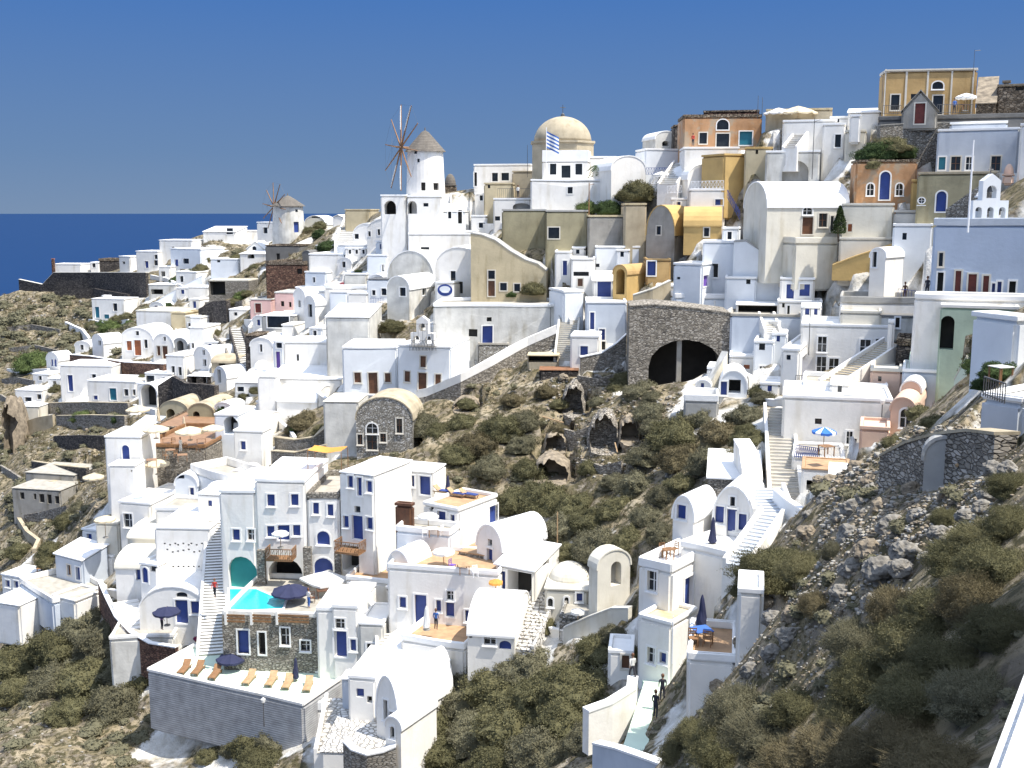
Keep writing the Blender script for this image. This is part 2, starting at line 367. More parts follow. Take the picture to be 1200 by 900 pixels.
    me.polygons.foreach_set('material_index',[0]*len(me.polygons))
    wo=bpy.data.objects.new('wall',me); COL.objects.link(wo); wo.parent=root
    if roof in('flat','terr'):
        q2=MB().box(-w/2+t_,w/2-t_,t_,d-t_,zf-.02,zf+.03); 
        if roof=='flat': q.box(-w/2+t_-.01,w/2-t_+.01,t_-.01,d-t_+.01,zf-.02,zf+.03); q.obj('roof',rm,root)
        else: q.obj('parapet',rm,root); q2.obj('floor',floor or 'paving',root)
    elif roof=='open': MB().box(-w/2-.03,w/2+.03,-.03,d,zf-.02,zf+.06).obj('floor',floor or 'paving',root)
    else: q.obj('roof',rm,root,smooth=False)
    cr=random.Random(int(xa*7+yb)); 
    if cat==H and (roof in('flat','bd','bw')) and m in('white','paleblue','oldwhite') and w>3 and cr.random()<.5:
        px_=cr.uniform(-.35,.35)*w; py_=d*cr.uniform(.45,.85); sz_=cr.uniform(.22,.38); zc=(zf if zf is not None else H-.6)-.05; hc=cr.uniform(.8,1.5)+(0 if zf is not None else .4)
        ch=MB().box(px_-sz_,px_+sz_,py_-sz_,py_+sz_,zc,zc+hc).obj('chimney','white',root)
        MB().box(px_-sz_-.06,px_+sz_+.06,py_-sz_-.06,py_+sz_+.06,zc+hc+.12,zc+hc+.2).box(px_-sz_+.05,px_+sz_-.05,py_-.05,py_+.05,zc+hc-.01,zc+hc+.121).obj('chimney_cap','whiteroof',ch)
    if cat==H and zf is not None and w>4 and cr.random()<.3:
        ax_=cr.uniform(-.3,.3)*w; ay_=d*cr.uniform(.5,.9); hh_=cr.uniform(1.8,2.8); an=MB().tube([(ax_,ay_,zf),(ax_,ay_,zf+hh_)],.035,4)
        for k_ in range(4): an.tube([(ax_-.45+.07*k_,ay_,zf+hh_-.12-.16*k_),(ax_+.45-.07*k_,ay_,zf+hh_-.12-.16*k_)],.018,3)
        an.obj('antenna','metal',root)
    if cat==H and zf is not None and w>5 and m=='white' and cr.random()<.25:
        tx_=cr.uniform(-.3,.3)*w; ty_=d*.75; MB().lathe([(.38,0),(.38,.75),(.3,.85),(.05,.88)],14,(tx_,ty_,zf+.02)).obj('water_tank','paleblue',root)
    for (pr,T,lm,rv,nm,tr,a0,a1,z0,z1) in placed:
        if tr is None and lm!='teal' and nm!='archway' and nm!='doorway' and nm!='cave_mouth_shade' :
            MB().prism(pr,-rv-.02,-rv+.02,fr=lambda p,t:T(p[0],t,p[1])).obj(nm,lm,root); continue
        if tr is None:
            MB().prism([(p[0],p[1]) for p in pr],-rv-.02,-rv+.03,fr=lambda p,t:T(p[0],t,p[1])).obj(nm,lm if lm!='teal' else 'teal',root); continue  # sheet closing the hollow; in dark it paints the shade inside
        if trim: tr=trim
        big=(z1-z0)>.7
        leaf=MB().prism(pr,-rv-.03,-rv+.02,fr=lambda p,t:T(p[0],t,p[1]))
        if not big: leaf.obj(nm,lm,root); continue
        cxm=(a0+a1)/2; fw=.1
        # frame: reveal lining + surround
        n=len(pr); c0=(cxm,(z0+z1)/2)
        def off(p,e): 
            dx=p[0]-c0[0]; dz=p[1]-c0[1]; sx=(abs(a1-a0)/2+e)/(abs(a1-a0)/2); sz=((z1-z0)/2+e)/((z1-z0)/2); return (c0[0]+dx*sx,c0[1]+dz*sz)
        O=[off(p,.13) for p in pr]; I=[off(p,-.01) for p in pr]
        vs=[T(p[0],.045,p[1]) for p in O]+[T(p[0],.045,p[1]) for p in I]+[T(p[0],-.02,p[1]) for p in O]+[T(p[0],-.02,p[1]) for p in I]
        fs=[]
        for i in range(n):
            j=(i+1)%n; fs+=[(i,j,n+j,n+i),(2*n+i,3*n+i,3*n+j,2*n+j),(i,2*n+i,2*n+j,j),(n+i,n+j,3*n+j,3*n+i)]
        fq=MB().poly(vs,fs)
        if nm=='window' and D0<140: fq.prism([(a0-.16,z0-.16),(a1+.16,z0-.16),(a1+.16,z0-.07),(a0-.16,z0-.07)],.047,.14,fr=lambda p,t:T(p[0],t,p[1]))
        fr_=fq.obj(nm if nm=='window' else 'door_frame',tr,root)
        lf=leaf.obj('pane' if nm=='window' else 'door',lm,fr_)
        if nm=='window' and lm=='glass' and a1-a0>.45 and D0<125:
            MB().prism([(cxm-.04,z0),(cxm+.04,z0),(cxm+.04,z1),(cxm-.04,z1)],-rv+.015,-rv+.06,fr=lambda p,t:T(p[0],t,p[1])).prism([(a0,(z0+z1)/2-.03),(a1,(z0+z1)/2-.03),(a1,(z0+z1)/2+.03),(a0,(z0+z1)/2+.03)],-rv+.018,-rv+.05,fr=lambda p,t:T(p[0],t,p[1])).obj('mullion',tr if tr!='sandtrim' else 'brown',fr_)
    # hand built: every part of the house leans and sags a little together
    if cat==H or cat in('hotel','terrace','church'):
        A_=.13 if m in('white','paleblue','oldwhite') else .05; so=Vector((xa*.37,yb*.21,0))
        for oo in [root]+list(root.children_recursive):
            if oo.type!='MESH': continue
            for vv in oo.data.vertices:
                c_=vv.co; n_=mn.noise_vector(Vector((c_.x*.22,c_.y*.22,c_.z*.16))+so); c_.x+=n_.x*A_*1.3; c_.y+=n_.y*A_; c_.z+=n_.z*A_*(1 if c_.z>.5 else 0)
    return B_
def Tr(name,label,cat,*a,**k):
    k.setdefault('roof','terr'); return B(name,label,cat,*a,**k)
def on(b,px,py):
    r=ray(px,py); z=b.zf+.03 if hasattr(b,'zf') else b; t=z/r[2]; return r*t
def place(px,py,b=None,D=None):
    if b is not None: return on(b,px,py)
    return pos(px,py,D)
# ------------------------------------------------------------------ walls, stairs
def Wl(name,label,pts,th=.4,m='white',cap='whiteroof',D=None,cat='wall',down=2.5,nick=None,capth=.12,group=None,apron=True):
    P3=[]
    for q in pts:
        px,yt,yb=q[:3]; p=pos(px,yb,q[3] if len(q)>3 else D); r=ray(px,yt); zt=p[1]/r[1]*r[2]; P3.append((p[0],p[1],p[2],max(zt,p[2]+.3)))
    if nick: 
        mid=pts[len(pts)//2]; LM.append((nick,mid[0],(mid[1]+mid[2])/2,P3[len(pts)//2][1]))
    o=P3[0]; root=empty(name,(o[0],o[1],o[2]),0,label,cat,group); w=MB(); c=MB(); n=len(P3); L=[];Rr=[]
    for i in range(n):
        a=Vector(P3[max(i-1,0)][:2]); b=Vector(P3[min(i+1,n-1)][:2]); dd=(b-a).normalized(); nn=Vector((-dd.y,dd.x)); p=Vector(P3[i][:2])
        L.append(p-nn*0); Rr.append(p+nn*th)
    def build(mb,zlo,zhi,e0,e1):
        vs=[]
        for i in range(n):
            a=Vector(P3[max(i-1,0)][:2]); b=Vector(P3[min(i+1,n-1)][:2]); dd=(b-a).normalized(); nn=Vector((-dd.y,dd.x)); p=Vector(P3[i][:2]); q0=p-nn*e0; q1=p+nn*(th+e1)
            z0,z1=zlo(P3[i]),zhi(P3[i])
            vs+=[(q0.x-o[0],q0.y-o[1],z0-o[2]),(q1.x-o[0],q1.y-o[1],z0-o[2]),(q1.x-o[0],q1.y-o[1],z1-o[2]),(q0.x-o[0],q0.y-o[1],z1-o[2])]
        fs=[(0,1,2,3),tuple(4*(n-1)+k for k in (3,2,1,0))]
        for i in range(n-1):
            for k in range(4): fs.append((4*i+k,4*i+4+k,4*i+4+(k+1)%4,4*i+(k+1)%4))
        mb.poly(vs,fs)
    build(w,lambda p:p[2]-down,lambda p:p[3]-(capth if cap else 0),0,0); w.obj('wall_body',m,root)
    if cap: build(c,lambda p:p[3]-capth,lambda p:p[3],.04,.04); c.obj('coping',cap,root)
    if apron:
        for i in range(n-1):
            a=np.array(P3[i][:2]); b=np.array(P3[i+1][:2]); L_=np.linalg.norm(b-a); u=(b-a)/L_; v=np.array([-u[1],u[0]])
            FOOT.append(((a+b)/2,u,v,L_,th,min(P3[i][2],P3[i+1][2]),.8,'n'))
    return root
def St(name,label,x0,y0,x1,y1,w=1.4,n=16,D0=None,D1=None,m='white',tread='paving',side=None,cat='stairs',par=None,group=None,wm=None):
    a=Vector(pos(x0,y0,D0)); b=Vector(pos(x1,y1,D1)); root=empty(name,a,0,label,cat,group); d=b-a; f=Vector((d.x,d.y,0)).normalized(); s=Vector((-f.y,f.x,0))
    L_=math.hypot(d.x,d.y); ang=math.atan2(f.y,f.x); root.rotation_euler=(0,0,ang); w1=MB(); w2=MB()
    for i in range(n):
        z=(i+1)/n*d.z; w1.box(i/n*L_,(i+1)/n*L_+ .001,-w/2,w/2,min(0,z)-2.5,z-.04); w2.box(i/n*L_-.03,(i+1)/n*L_+.0,-w/2+.02,w/2-.02,z-.04,z)
        c=a+f*((i+.5)/n*L_); FOOT.append((np.array([c.x,c.y]),np.array([f.x,f.y]),np.array([s.x,s.y]),L_/n,w,a.z+z-.3,.2,'c'))
    w1.obj('risers',m,root); w2.obj('treads',tread,root)
    for sg in ((-1,1) if side is None else side):
        q=MB(); p=.45 if par is None else par
        q.prism([(0,-2.5),(L_,-2.5+min(0,d.z)),(L_,d.z+p),(0,p)],sg*(w/2+.0)if sg>0 else -w/2-.25,sg*(w/2)+.25 if sg>0 else -w/2); q.obj('stair_wall',wm or ('white' if m=='white' else m),root)
    return root

def trimstrips(b,name,strips,m='paintwhite',o=.06):
    w,d=b.w,b.d
    for x0,x1,y0,y1 in strips:
        P_=[]
        for px,py in((x0,y1),(x1,y0)):
            rr=ray(px,py); nrm=np.array([-b.u[1],b.u[0]]); t=(b.C@nrm)/(rr[:2]@nrm); p=rr*t; P_.append((float((p[:2]-b.C)@b.u),float(p[2]-b.base)))
        MB().box(max(P_[0][0],-w/2-.02),min(P_[1][0],w/2+.02),-o,.02,P_[0][1],P_[1][1]).obj(name,m,b.root)
# ------------------------------------------------------------------ planting
from mathutils import noise as mn
def leafmesh(seed,n,ls,flat=.75,core=.80,twig=0,elong=1.5):
    r=random.Random(seed); q=MB(); sd=Vector((seed*7.3,seed*3.1,seed*1.7))
    def rad(d): return 1+.34*mn.noise(d*1.7+sd)+.22*mn.noise(d*4.1+sd)
    # dense twiggy inside that closes the gaps
    import bmesh
    bm=bmesh.new(); bmesh.ops.create_icosphere(bm,subdivisions=3,radius=1)
    idx={}
    for v in bm.verts:
        d=v.co.normalized(); k=rad(d)*core*(1+.12*mn.noise(d*9+sd)); idx[v.index]=len(q.v); q.v.append((d.x*k,d.y*k,max(-.25,d.z*k*flat)))
    for f in bm.faces: q.f.append(tuple(idx[v.index] for v in f.verts))
    bm.free()
    for i in range(n):
        z=r.uniform(-.15,1); t=r.uniform(0,6.283); s=math.sqrt(1-z*z); d=Vector((s*math.cos(t),s*math.sin(t),z))
        k=rad(d)*r.uniform(core-.04,1.04)*(1+.10*mn.noise(d*11+sd)); 
        if mn.noise(d*6+sd*2)<-.28 and r.random()<.75: continue
        p=Vector((d.x*k,d.y*k,d.z*k*flat)); a=Vector((r.gauss(0,1),r.gauss(0,1),r.gauss(0,1)+.5)).normalized(); b=a.cross(d+Vector((r.gauss(0,.4),r.gauss(0,.4),r.gauss(0,.4))))
        if b.length<.01: continue
        b.normalize(); l=ls*r.uniform(.6,1.5); w=l/elong/2
        q.poly([p-a*l*.5,p+b*w,p+a*l*.5,p-b*w],[(0,1,2,3)])
    for i in range(twig):
        z=r.uniform(.1,1); t=r.uniform(0,6.283); s=math.sqrt(1-z*z); d=Vector((s*math.cos(t),s*math.sin(t),z)); k=rad(d)
        p=Vector((d.x*k,d.y*k,d.z*k*flat))*.85; e=p*r.uniform(1.15,1.4)+Vector((r.gauss(0,.08),r.gauss(0,.08),.05)); w=Vector((.006,.006,0)); q.poly([p-w,p+w,e],[(0,1,2)])
    return q
BV={}
def bushmesh(kind,i,m):
    key=(kind,i,m)
    if key in BV: return BV[key]
    if (kind,i) not in BV:
        BV[(kind,i)]={'far':lambda:leafmesh(i,10500,.052,.76,.90,140),'near':lambda:leafmesh(20+i,26000,.038,.62,.80,900,2.2),'sm':lambda:leafmesh(40+i,900,.16,.8,.75,20),'hang':lambda:leafmesh(60+i,2500,.14,.55,.8,0)}[kind]()
    me=BV[(kind,i)].mesh(('shrub_foliage'),m); BV[key]=me; return me
BUSH=[]
def Bush(px,py,r,m='olivebush',kind='far',D=None,label=None,sz=1,name='shrub',cat='shrub',on_=None,ang=None,group=None,dz=0):
    p=place(px,py+r*.45,on_,D); rad_=r*p[1]/F; i=(len(BUSH)*5+3)%({'far':7,'near':5,'sm':4,'hang':3}[kind])
    o=bpy.data.objects.new(name,bushmesh(kind,i,m)); COL.objects.link(o); o.location=(p[0],p[1],p[2]+dz-.05*rad_); o.scale=(rad_*random.uniform(.92,1.12),rad_*random.uniform(.92,1.1),rad_*sz*random.uniform(.92,1.1)); o.rotation_euler=(0,0,random.uniform(0,6.28))
    BUSH.append((o,px,py,r,m,label)); o['category']=cat
    if label: o['label']=label
    if group: o['group']=group
    return o
def tree(name,label,px,pyf,pyt,rpx,m='plant',shape='round',cat='tree',D=None,on_=None,group=None):
    p=place(px,pyf,on_,D); rr=ray(px,pyt); H=p[1]/rr[1]*rr[2]-p[2]; rd=rpx*p[1]/F; root=empty(name,p,random.uniform(0,6),label,cat,group)
    t=MB(); t.tube([(0,0,-.5),(.05*H,0,H*.3),(0,.03*H,H*.55),(.02*H,0,H*.8)],.05*H**.7,8,.02*H**.6)
    for k in range(5):
        a=k*1.3; t.tube([(0,0,H*(.3+.08*k)),(math.cos(a)*rd*.5,math.sin(a)*rd*.5,H*(.5+.07*k))],.035,5,.012)
    t.obj('trunk','bark',root)
    q=MB(); r=random.Random(px)
    if shape=='palm':
        for k in range(26):
            a=k*2.4; L_=rd*r.uniform(.9,1.15); up=r.uniform(-.25,.6); d=Vector((math.cos(a),math.sin(a),0)); s=Vector((-d.y,d.x,0)); top=Vector((0,0,H*.85)); pts=[top+d*L_*t_+Vector((0,0,L_*(up*t_-.75*t_*t_))) for t_ in (0,.25,.5,.75,1)]
            for j in range(4):
                for e in (-1,1):
                    for g in range(3):
                        c=pts[j]+(pts[j+1]-pts[j])*(g/3); q.poly([c,c+(pts[j+1]-pts[j])*.25,c+s*e*L_*.22+Vector((0,0,-.1*L_))],[(0,1,2)])
    else:
        n=3200
        for k in range(n):
            z=r.uniform(-1,1); t_=r.uniform(0,6.283); s=math.sqrt(1-z*z)*r.uniform(.45,1)**.5; 
            wob=1+.35*mn.noise(Vector((math.cos(t_)*1.5,math.sin(t_)*1.5,z*2.5+px)))
            if shape=='cone': wid=(1-(z+1)/2)**.7*.95+.08; zz=H*(.12+.88*(z+1)/2); x,y=rd*wid*s*math.cos(t_)*wob/max(.3,math.sqrt(1-z*z)+.05),rd*wid*s*math.sin(t_)*wob/max(.3,math.sqrt(1-z*z)+.05)
            else: x,y,zz=rd*s*math.cos(t_)*wob,rd*s*math.sin(t_)*wob,H*.62+z*H*.40*wob*r.uniform(.7,1)
            a=Vector((r.gauss(0,1),r.gauss(0,1),r.gauss(0,1))).normalized(); b=a.orthogonal().normalized(); l=.09*max(rd,.6)*r.uniform(.7,1.5); p0=Vector((x,y,zz)); q.poly([p0-a*l,p0+b*l*.5,p0+a*l,p0-b*l*.5],[(0,1,2,3)])
    q.obj('crown',m,root); return root
def agave(label,px,py,r,group=None,on_=None):
    p=place(px,py+r*.5,on_); rd=r*p[1]/F; root=empty('agave',p,0,label,'agave',group); q=MB(); rr=random.Random(px)
    for k in range(22):
        a=k*2.4; tl=rr.uniform(.3,1.2); d=Vector((math.cos(a)*math.cos(tl),math.sin(a)*math.cos(tl),math.sin(tl))); s=Vector((-math.sin(a),math.cos(a),0))*rd*.1
        q.poly([-s,s,d*rd*.5+s*1.1+Vector((0,0,.05)),d*rd*.5-s*1.1+Vector((0,0,.05)),d*rd],[(0,1,2,3),(3,2,4)])
    q.obj('leaves','greybush',root); return root
def pot(label,px,py,r,on_=None,m='flowers',D=None,group=None,potm='terracotta'):
    p=place(px,py+r,on_,D); rd=r*p[1]/F*.8; root=empty('potted_plant',p,0,label,'plant',group)
    MB().lathe([(rd*.45,0),(rd*.62,rd*.8),(rd*.68,rd*.85)],12).obj('pot',potm,root)
    o=bpy.data.objects.new('foliage',bushmesh('sm',len(BUSH)%4,m)); COL.objects.link(o); o.parent=root; o.location=(0,0,rd*.8); o.scale=(rd,rd,rd*1.1); BUSH.append((o,px,py,r,m,'-')); return root
# ------------------------------------------------------------------ terrace furniture
def umbrella(label,px,pt,pf,rp,m='cloth',on_=None,D=None,shape='round',closed=False,group=None,pole='palewood'):
    p=place(px,pf,on_,D); rr=ray(px,pt); H=max(1.7,p[1]/rr[1]*rr[2]-p[2]); rd=rp*p[1]/F; root=empty('parasol',p,random.uniform(0,.8),label,'parasol',group)
    MB().tube([(0,0,0),(0,0,H)],.035,6).obj('pole',pole,root); MB().lathe([(.3,0),(.3,.08),(.06,.12)],10).obj('base','concrete',root)
    q=MB()
    if closed: q.lathe([(.04,H),(.12,H-.25),(.2,H-.9),(.26,H-1.35),(.3,H-1.75),(.2,H-1.85)],9,jit=.18)
    else:
        n=8 if shape=='round' else 4; o=0; c=(0,0,H); dr=rd*.38
        K=n*3; vs=[(0,0,H)]; rings=[.35,.7,1.0]
        for ri,f in enumerate(rings):
            for k in range(K):
                a=2*math.pi*k/K+(.785 if n==4 else 0); sec=(a-(.785 if n==4 else 0))%(2*math.pi/n)-math.pi/n; rad_=rd*f*math.cos(math.pi/n)/math.cos(sec)*(1.25 if n==4 else 1); dip=(.06*rd*f*math.cos(sec*n)); vs.append((rad_*math.cos(a),rad_*math.sin(a),H-dr*f**1.25+(-dip if 0 else -dip*.6)))
        for k in range(K): vs.append((vs[1+2*K+k][0]*.995,vs[1+2*K+k][1]*.995,vs[1+2*K+k][2]-.16-(.04 if k%2 else 0)))
        fs=[(0,1+k,1+(k+1)%K) for k in range(K)]
        for r_ in range(3):
            for k in range(K): fs.append((1+r_*K+k,1+(r_+1)*K+k,1+(r_+1)*K+(k+1)%K,1+r_*K+(k+1)%K))
        q.poly(vs,fs)
        rb=MB()
        for k in range(n):
            v=vs[1+2*K+k*3+(0)]; rb.tube([(0,0,H-.03),(v[0]*.98,v[1]*.98,v[2]-.02)],.015,4)
        rb.obj('ribs','metal',root)
    q.obj('canopy',m,root,smooth=False); return root
def lounger(label,px,py,on_,rz=0,group=None,m='palewood',L_=1.95,cush=None):
    p=place(px,py,on_); root=empty('sun_lounger',p,R(rz),label,'sun lounger',group); 
    f=MB(); f.box(-.32,.32,-L_/2,L_*.15,.28,.34).box(-.32,-.27,-L_/2,L_*.5,.2,.30).box(.27,.32,-L_/2,L_*.5,.2,.30); f.obj('frame',m,root)
    b=MB(); b.poly([(-.32,L_*.15,.30),(.32,L_*.15,.30),(.32,L_*.47,.80),(-.32,L_*.47,.80),(-.32,L_*.15+.03,.26),(.32,L_*.15+.03,.26),(.32,L_*.47+.03,.76),(-.32,L_*.47+.03,.76)],[(0,1,2,3),(7,6,5,4),(0,4,5,1),(1,5,6,2),(2,6,7,3),(3,7,4,0)]); b.obj('backrest',m,root)
    for sx in(-.29,.29):
        for sy in(-L_*.42,L_*.4): MB().box(sx-.03,sx+.03,sy-.03,sy+.03,0,.22).obj('leg',m,root)
    if cush: MB().box(-.29,.29,-L_/2+.03,L_*.15,.34,.42).obj('cushion',cush,root)
    return root
def chair(label,px,py,on_,rz=0,m='wood',group=None,D=None,seat=None):
    p=place(px,py,on_,D); root=empty('chair',p,R(rz),label,'chair',group)
    MB().box(-.23,.23,-.23,.23,.43,.48).obj('seat',seat or m,root)
    b=MB(); b.box(-.23,-.19,.19,.23,.48,.95).box(.19,.23,.19,.23,.48,.95)
    for z in(.6,.74,.88): b.box(-.19,.19,.2,.22,z,z+.06)
    b.obj('backrest',m,root)
    for sx in(-.21,.21):
        for sy in(-.21,.21): MB().box(sx-.02,sx+.02,sy-.02,sy+.02,0,.43).obj('leg',m,root)
    return root
def table(label,px,py,on_,m='palewood',r=.5,group=None,D=None,h=.74,cloth=None):
    p=place(px,py,on_,D); root=empty('table',p,.3,label,'table',group)
    MB().box(-r,r,-r,r,h-.04,h).obj('tabletop',cloth or m,root)
    for sx in(-1,1):
        for sy in(-1,1): MB().box(sx*(r-.06)-.03,sx*(r-.06)+.03,sy*(r-.06)-.03,sy*(r-.06)+.03,0,h-.04).obj('leg',m,root)
    return root
def lamp(label,px,pf,pt,on_=None,D=None,arm=False,name='street_lamp',cat='street lamp',m='metal',head=True,r=.05):
    p=place(px,pf,on_,D); rr=ray(px,pt); H=p[1]/rr[1]*rr[2]-p[2]; root=empty(name,p,0,label,cat)
    MB().tube([(0,0,-1),(0,0,H)],r,7,r*.7).obj('pole',m,root)
    if head: MB().lathe([(.03,0),(.16,.08),(.2,.34),(.08,.44),(.02,.5)],8,(0,0,H)).obj('lantern','cloth',root)
    if arm: MB().tube([(0,0,H*.93),(.7,0,H*.96)],.03,5).obj('arm',m,root)
    return root
def rail(label,px0,px1,py0,py1,h,on_=None,D=None,m='paintwhite',n=14,name='railing',style='bars',h_m=.95,D1=None):
    a=place(px0,py0,on_,D); b=place(px1,py1,on_,D1 or D); d=Vector(b)-Vector(a); L_=math.hypot(d.x,d.y); root=empty(name,a,math.atan2(d.y,d.x),label,'railing'); q=MB(); t=MB()
    sl=d.z/L_; z=lambda x,o: x*sl+o
    t.tube([(0,0,z(0,h_m)),(L_,0,z(L_,h_m))],.035,4).tube([(0,0,z(0,.1)),(L_,0,z(L_,.1))],.03,4)
    for k in range(n+1):
        x=L_*k/n; q.tube([(x,0,z(x,0)),(x,0,z(x,h_m))],.022,4)
        if style=='cross' and k<n: q.tube([(x,0,z(x,.1)),(x+L_/n,0,z(x,h_m))],.02,4).tube([(x,0,z(x,h_m)),(x+L_/n,0,z(x,.1))],.02,4)
    t.obj('handrail',m,root); q.obj('balusters',m,root); return root
def boulder(label,px,py,r,m='rock',D=None,sz=.8):
    p=pos(px,py+r*.6,D); rd=r*p[1]/F; import bmesh
    bm=bmesh.new(); bmesh.ops.create_icosphere(bm,subdivisions=4,radius=1); s=Vector((px,py,3))
    for v in bm.verts:
        d=v.co.normalized(); c=Vector([round(x*2.2)/2.2 for x in d]); k=1+.3*mn.noise(d*1.4+s)+.14*mn.noise(d*3.7+s)+.05*mn.noise(d*12+s); k-=.18*abs(mn.noise(d*2.3-s)); v.co=Vector((d.x*k,d.y*k*.9,d.z*k*sz))
    me=bpy.data.meshes.new('boulder'); bm.to_mesh(me); bm.free(); me.materials.append(MT[m]); o=bpy.data.objects.new('boulder',me); COL.objects.link(o); o.location=Vector([float(x) for x in p])+Vector((0,0,rd*.2)); o.scale=(rd,rd,rd); tag(o,label,'boulder'); BUSH.append((o,px,py,r,'rock',label)); return o
# ------------------------------------------------------------------ people (one continuous skinned body each)
def person(label,px,py,on_=None,D=None,rz=0,pose='stand',top='cloth',bottom='darkcloth',group=None,hair='brown'):
    p=place(px,py,on_,D); root=empty('person',p,R(rz),label,'person',group)
    V=[(0,0,.95),(0,0,1.12),(0,.01,1.3),(0,0,1.46),(0,-.01,1.56),(0,-.02,1.66),(0,-.01,1.74)]; S=[.13,.12,.145,.07,.05,.085,.06]
    E=[(i,i+1) for i in range(6)]; st=.16 if pose=='walk' else .02
    for s in(-1,1):
        b=len(V); 
        if pose=='sit': leg=[(s*.09,0,.92),(s*.12,-.42,.9),(s*.12,-.45,.5),(s*.12,-.56,.45)]
        else: leg=[(s*.09,0,.88),(s*.10,-s*st-.03,.48),(s*.11,-s*st*1.6+.04,.08),(s*.11,-s*st*1.6-.10,.03)]
        V+=leg; S+=[.09,.062,.042,.035]; E+=[(0,b),(b,b+1),(b+1,b+2),(b+2,b+3)]
        a=len(V); V+=[(s*.18,0,1.42),(s*.23,.02+s*st*.5,1.15),(s*.21,-.12+s*st,.93),(s*.20,-.16+s*st,.85)]; S+=[.055,.042,.032,.03]; E+=[(2,a),(a,a+1),(a+1,a+2),(a+2,a+3)]
    me=bpy.data.meshes.new('body'); me.from_pydata(V,E,[]); o=bpy.data.objects.new('body',me); _tmp.collection.objects.link(o)
    md=o.modifiers.new('s','SKIN'); sv=me.skin_vertices[0].data
    for i,r_ in enumerate(S): sv[i].radius=(r_,r_*(.75 if i in(0,1,2) else 1))
    sv[0].use_root=True; ss=o.modifiers.new('u','SUBSURF'); ss.levels=2; ss.render_levels=2
    vl=_tmp.view_layers[0]; vl.update(); new=bpy.data.meshes.new_from_object(o.evaluated_get(vl.depsgraph)); bpy.data.objects.remove(o)
    for n_ in('skin',top,bottom): new.materials.append(MT[n_])
    for f in new.polygons:
        c=f.center; f.material_index=1 if 1.0<c.z<1.47 and abs(c.x)<.25 else (2 if .12<c.z<=1.0 and abs(c.x)<.17 else 0); f.use_smooth=True
        if pose=='sit' and c.z<=1.0 and abs(c.x)<.17: f.material_index=2
    bo=bpy.data.objects.new('body',new); COL.objects.link(bo); bo.parent=root
    if pose=='sit': bo.location=(0,0,-.42)
    h=MB().lathe([(.02,1.83),(.075,1.81),(.105,1.74),(.10,1.66),(.08,1.6)],12,(0,.015,0)).obj('hair',hair,root,smooth=True)
    if pose=='sit': h.location=(0,0,-.42)
    return root
H='house'
# ================================================== far left headland
Wl('stone_wall','long dark dry stone retaining wall along the tip of the headland',[(22,327,333),(50,333,341),(64,319,341),(110,319,341),(172,319,346)],.6,'darkstone','cream',nick='dark headland wall')
Wl('stone_wall','short dark stone wall slanting below the far headland terrace',[(64,341,349),(110,338,347),(150,345,352)],.5,'darkstone',None)
B('house','long low white building beside a red chimney at the headland tip',H,64,95,319,309,5,-8,win=())
B('chimney','slim brick red chimney at the left end of the headland','chimney',61,64.5,326,303,.8,0,m='redstone',rm='tile')
B('hut','tiny white hut with one black window standing on the dark headland wall','hut',106,116,318,307,3,-10,win=[(110,311,4,5,'w')],nick='tiny headland hut')
B('stone_ruin','low roofless brown stone ruin behind the tiny headland hut','ruin',116,141,318,303,6,-5,m='darkstone',rm='stone',roof='terr')
B('house','square white house with one small window at right end of dark headland wall',H,140,153,319,300,7,-35,xs=172,win=[(145,308,3,3,'w'),(166,312,3.5,12,'D')],nick='square headland house')
B('house','white two storey house with stacked dark windows near the sea edge',H,160,186,319,294,7,-15,win=[(183,301,4,5,'w'),(183,308,5,6,'w'),(172,310,4,8,'d')])
B('house','wide white flat roofed house highest on the left headland',H,187,226,300,281,8,-12,win=[(203,291,3,4,'w')],nick='high headland house')
B('house','pale blue house with light blue arched doorway on the left headland',H,200,236,315,291,8,-28,m='paleblue',win=[(207,308,4,8,'d'),(218,306,7,6,'w')])
B('house','white house with shaded porch left of the long diagonal stair wall',H,186,200,328,312,5,-10,win=[(191,321,5,6,'v')])
B('house','low cream house with dark porch under the headland houses',H,174,206,346,333,6,-5,m='oldwhite',win=[(184,342,14,6,'v')])
B('house','small white house with grey door above the diagonal stair wall',H,206,231,333,318,6,-20,win=[(213,327,4,7,'w')])
Wl('stair_wall','long blue-grey sloping stair wall on the left slope',[(178,356,362),(205,340,350),(237,323,335)],.9,'paleblue','bluewash_shade',nick='diagonal stair wall')
B('house','lone white cottage with tall chimney on the scrubby left slope',H,108,147,374,350,6,-12,par=.15,win=[(114,366,5,13,'g'),(135,360,5,9,'w'),(125,371,6,5,'g')],nick='lone chimney cottage')
B('chimney','fat white chimney on the lone cottage roof of the left slope','chimney',120,128,362,346,1.4,-12)
Wl('path_wall','white kinked path wall running down left of the vaulted house',[(76,377,380),(96,386,392),(104,396,404)],.5)
B('house','large white house with blank pale grey gable below the diagonal wall',H,160,213,388,364,9,-14,rm='cream',win=[(204,386,8,2,'w')],m='white',nick='blank grey gable house')
B('house','small cream yellow house right of the blank grey gable',H,217,234,388,370,6,-20,m='cream',win=[(222,382,3,7,'w')])
B('house','white vaulted house with two orange-brown shutters and door',H,143,180,418,384,9,-8,'bd',rise=2.2,win=[(151.5,405,6,11,'o'),(161.5,407.5,8,18,'o'),(161,390.5,4,5,'w'),(171,403,4,10,'w')],trim='trim',nick='brown-doored vaulted house')
B('house','white vaulted house with brown door beside the brown-shuttered vault',H,180,204,420,391,8,-12,'bd',rise=2.4,win=[(186,411,4,11,'n'),(193.5,414,6,17,'n'),(193,397,3,5,'w')])
B('house','low white wing with arched end at left of the brown-shuttered vault',H,109,122,420,392,7,-40,'bd',rise=1.6,xs=146,win=[(117,402,3,6,'w')])
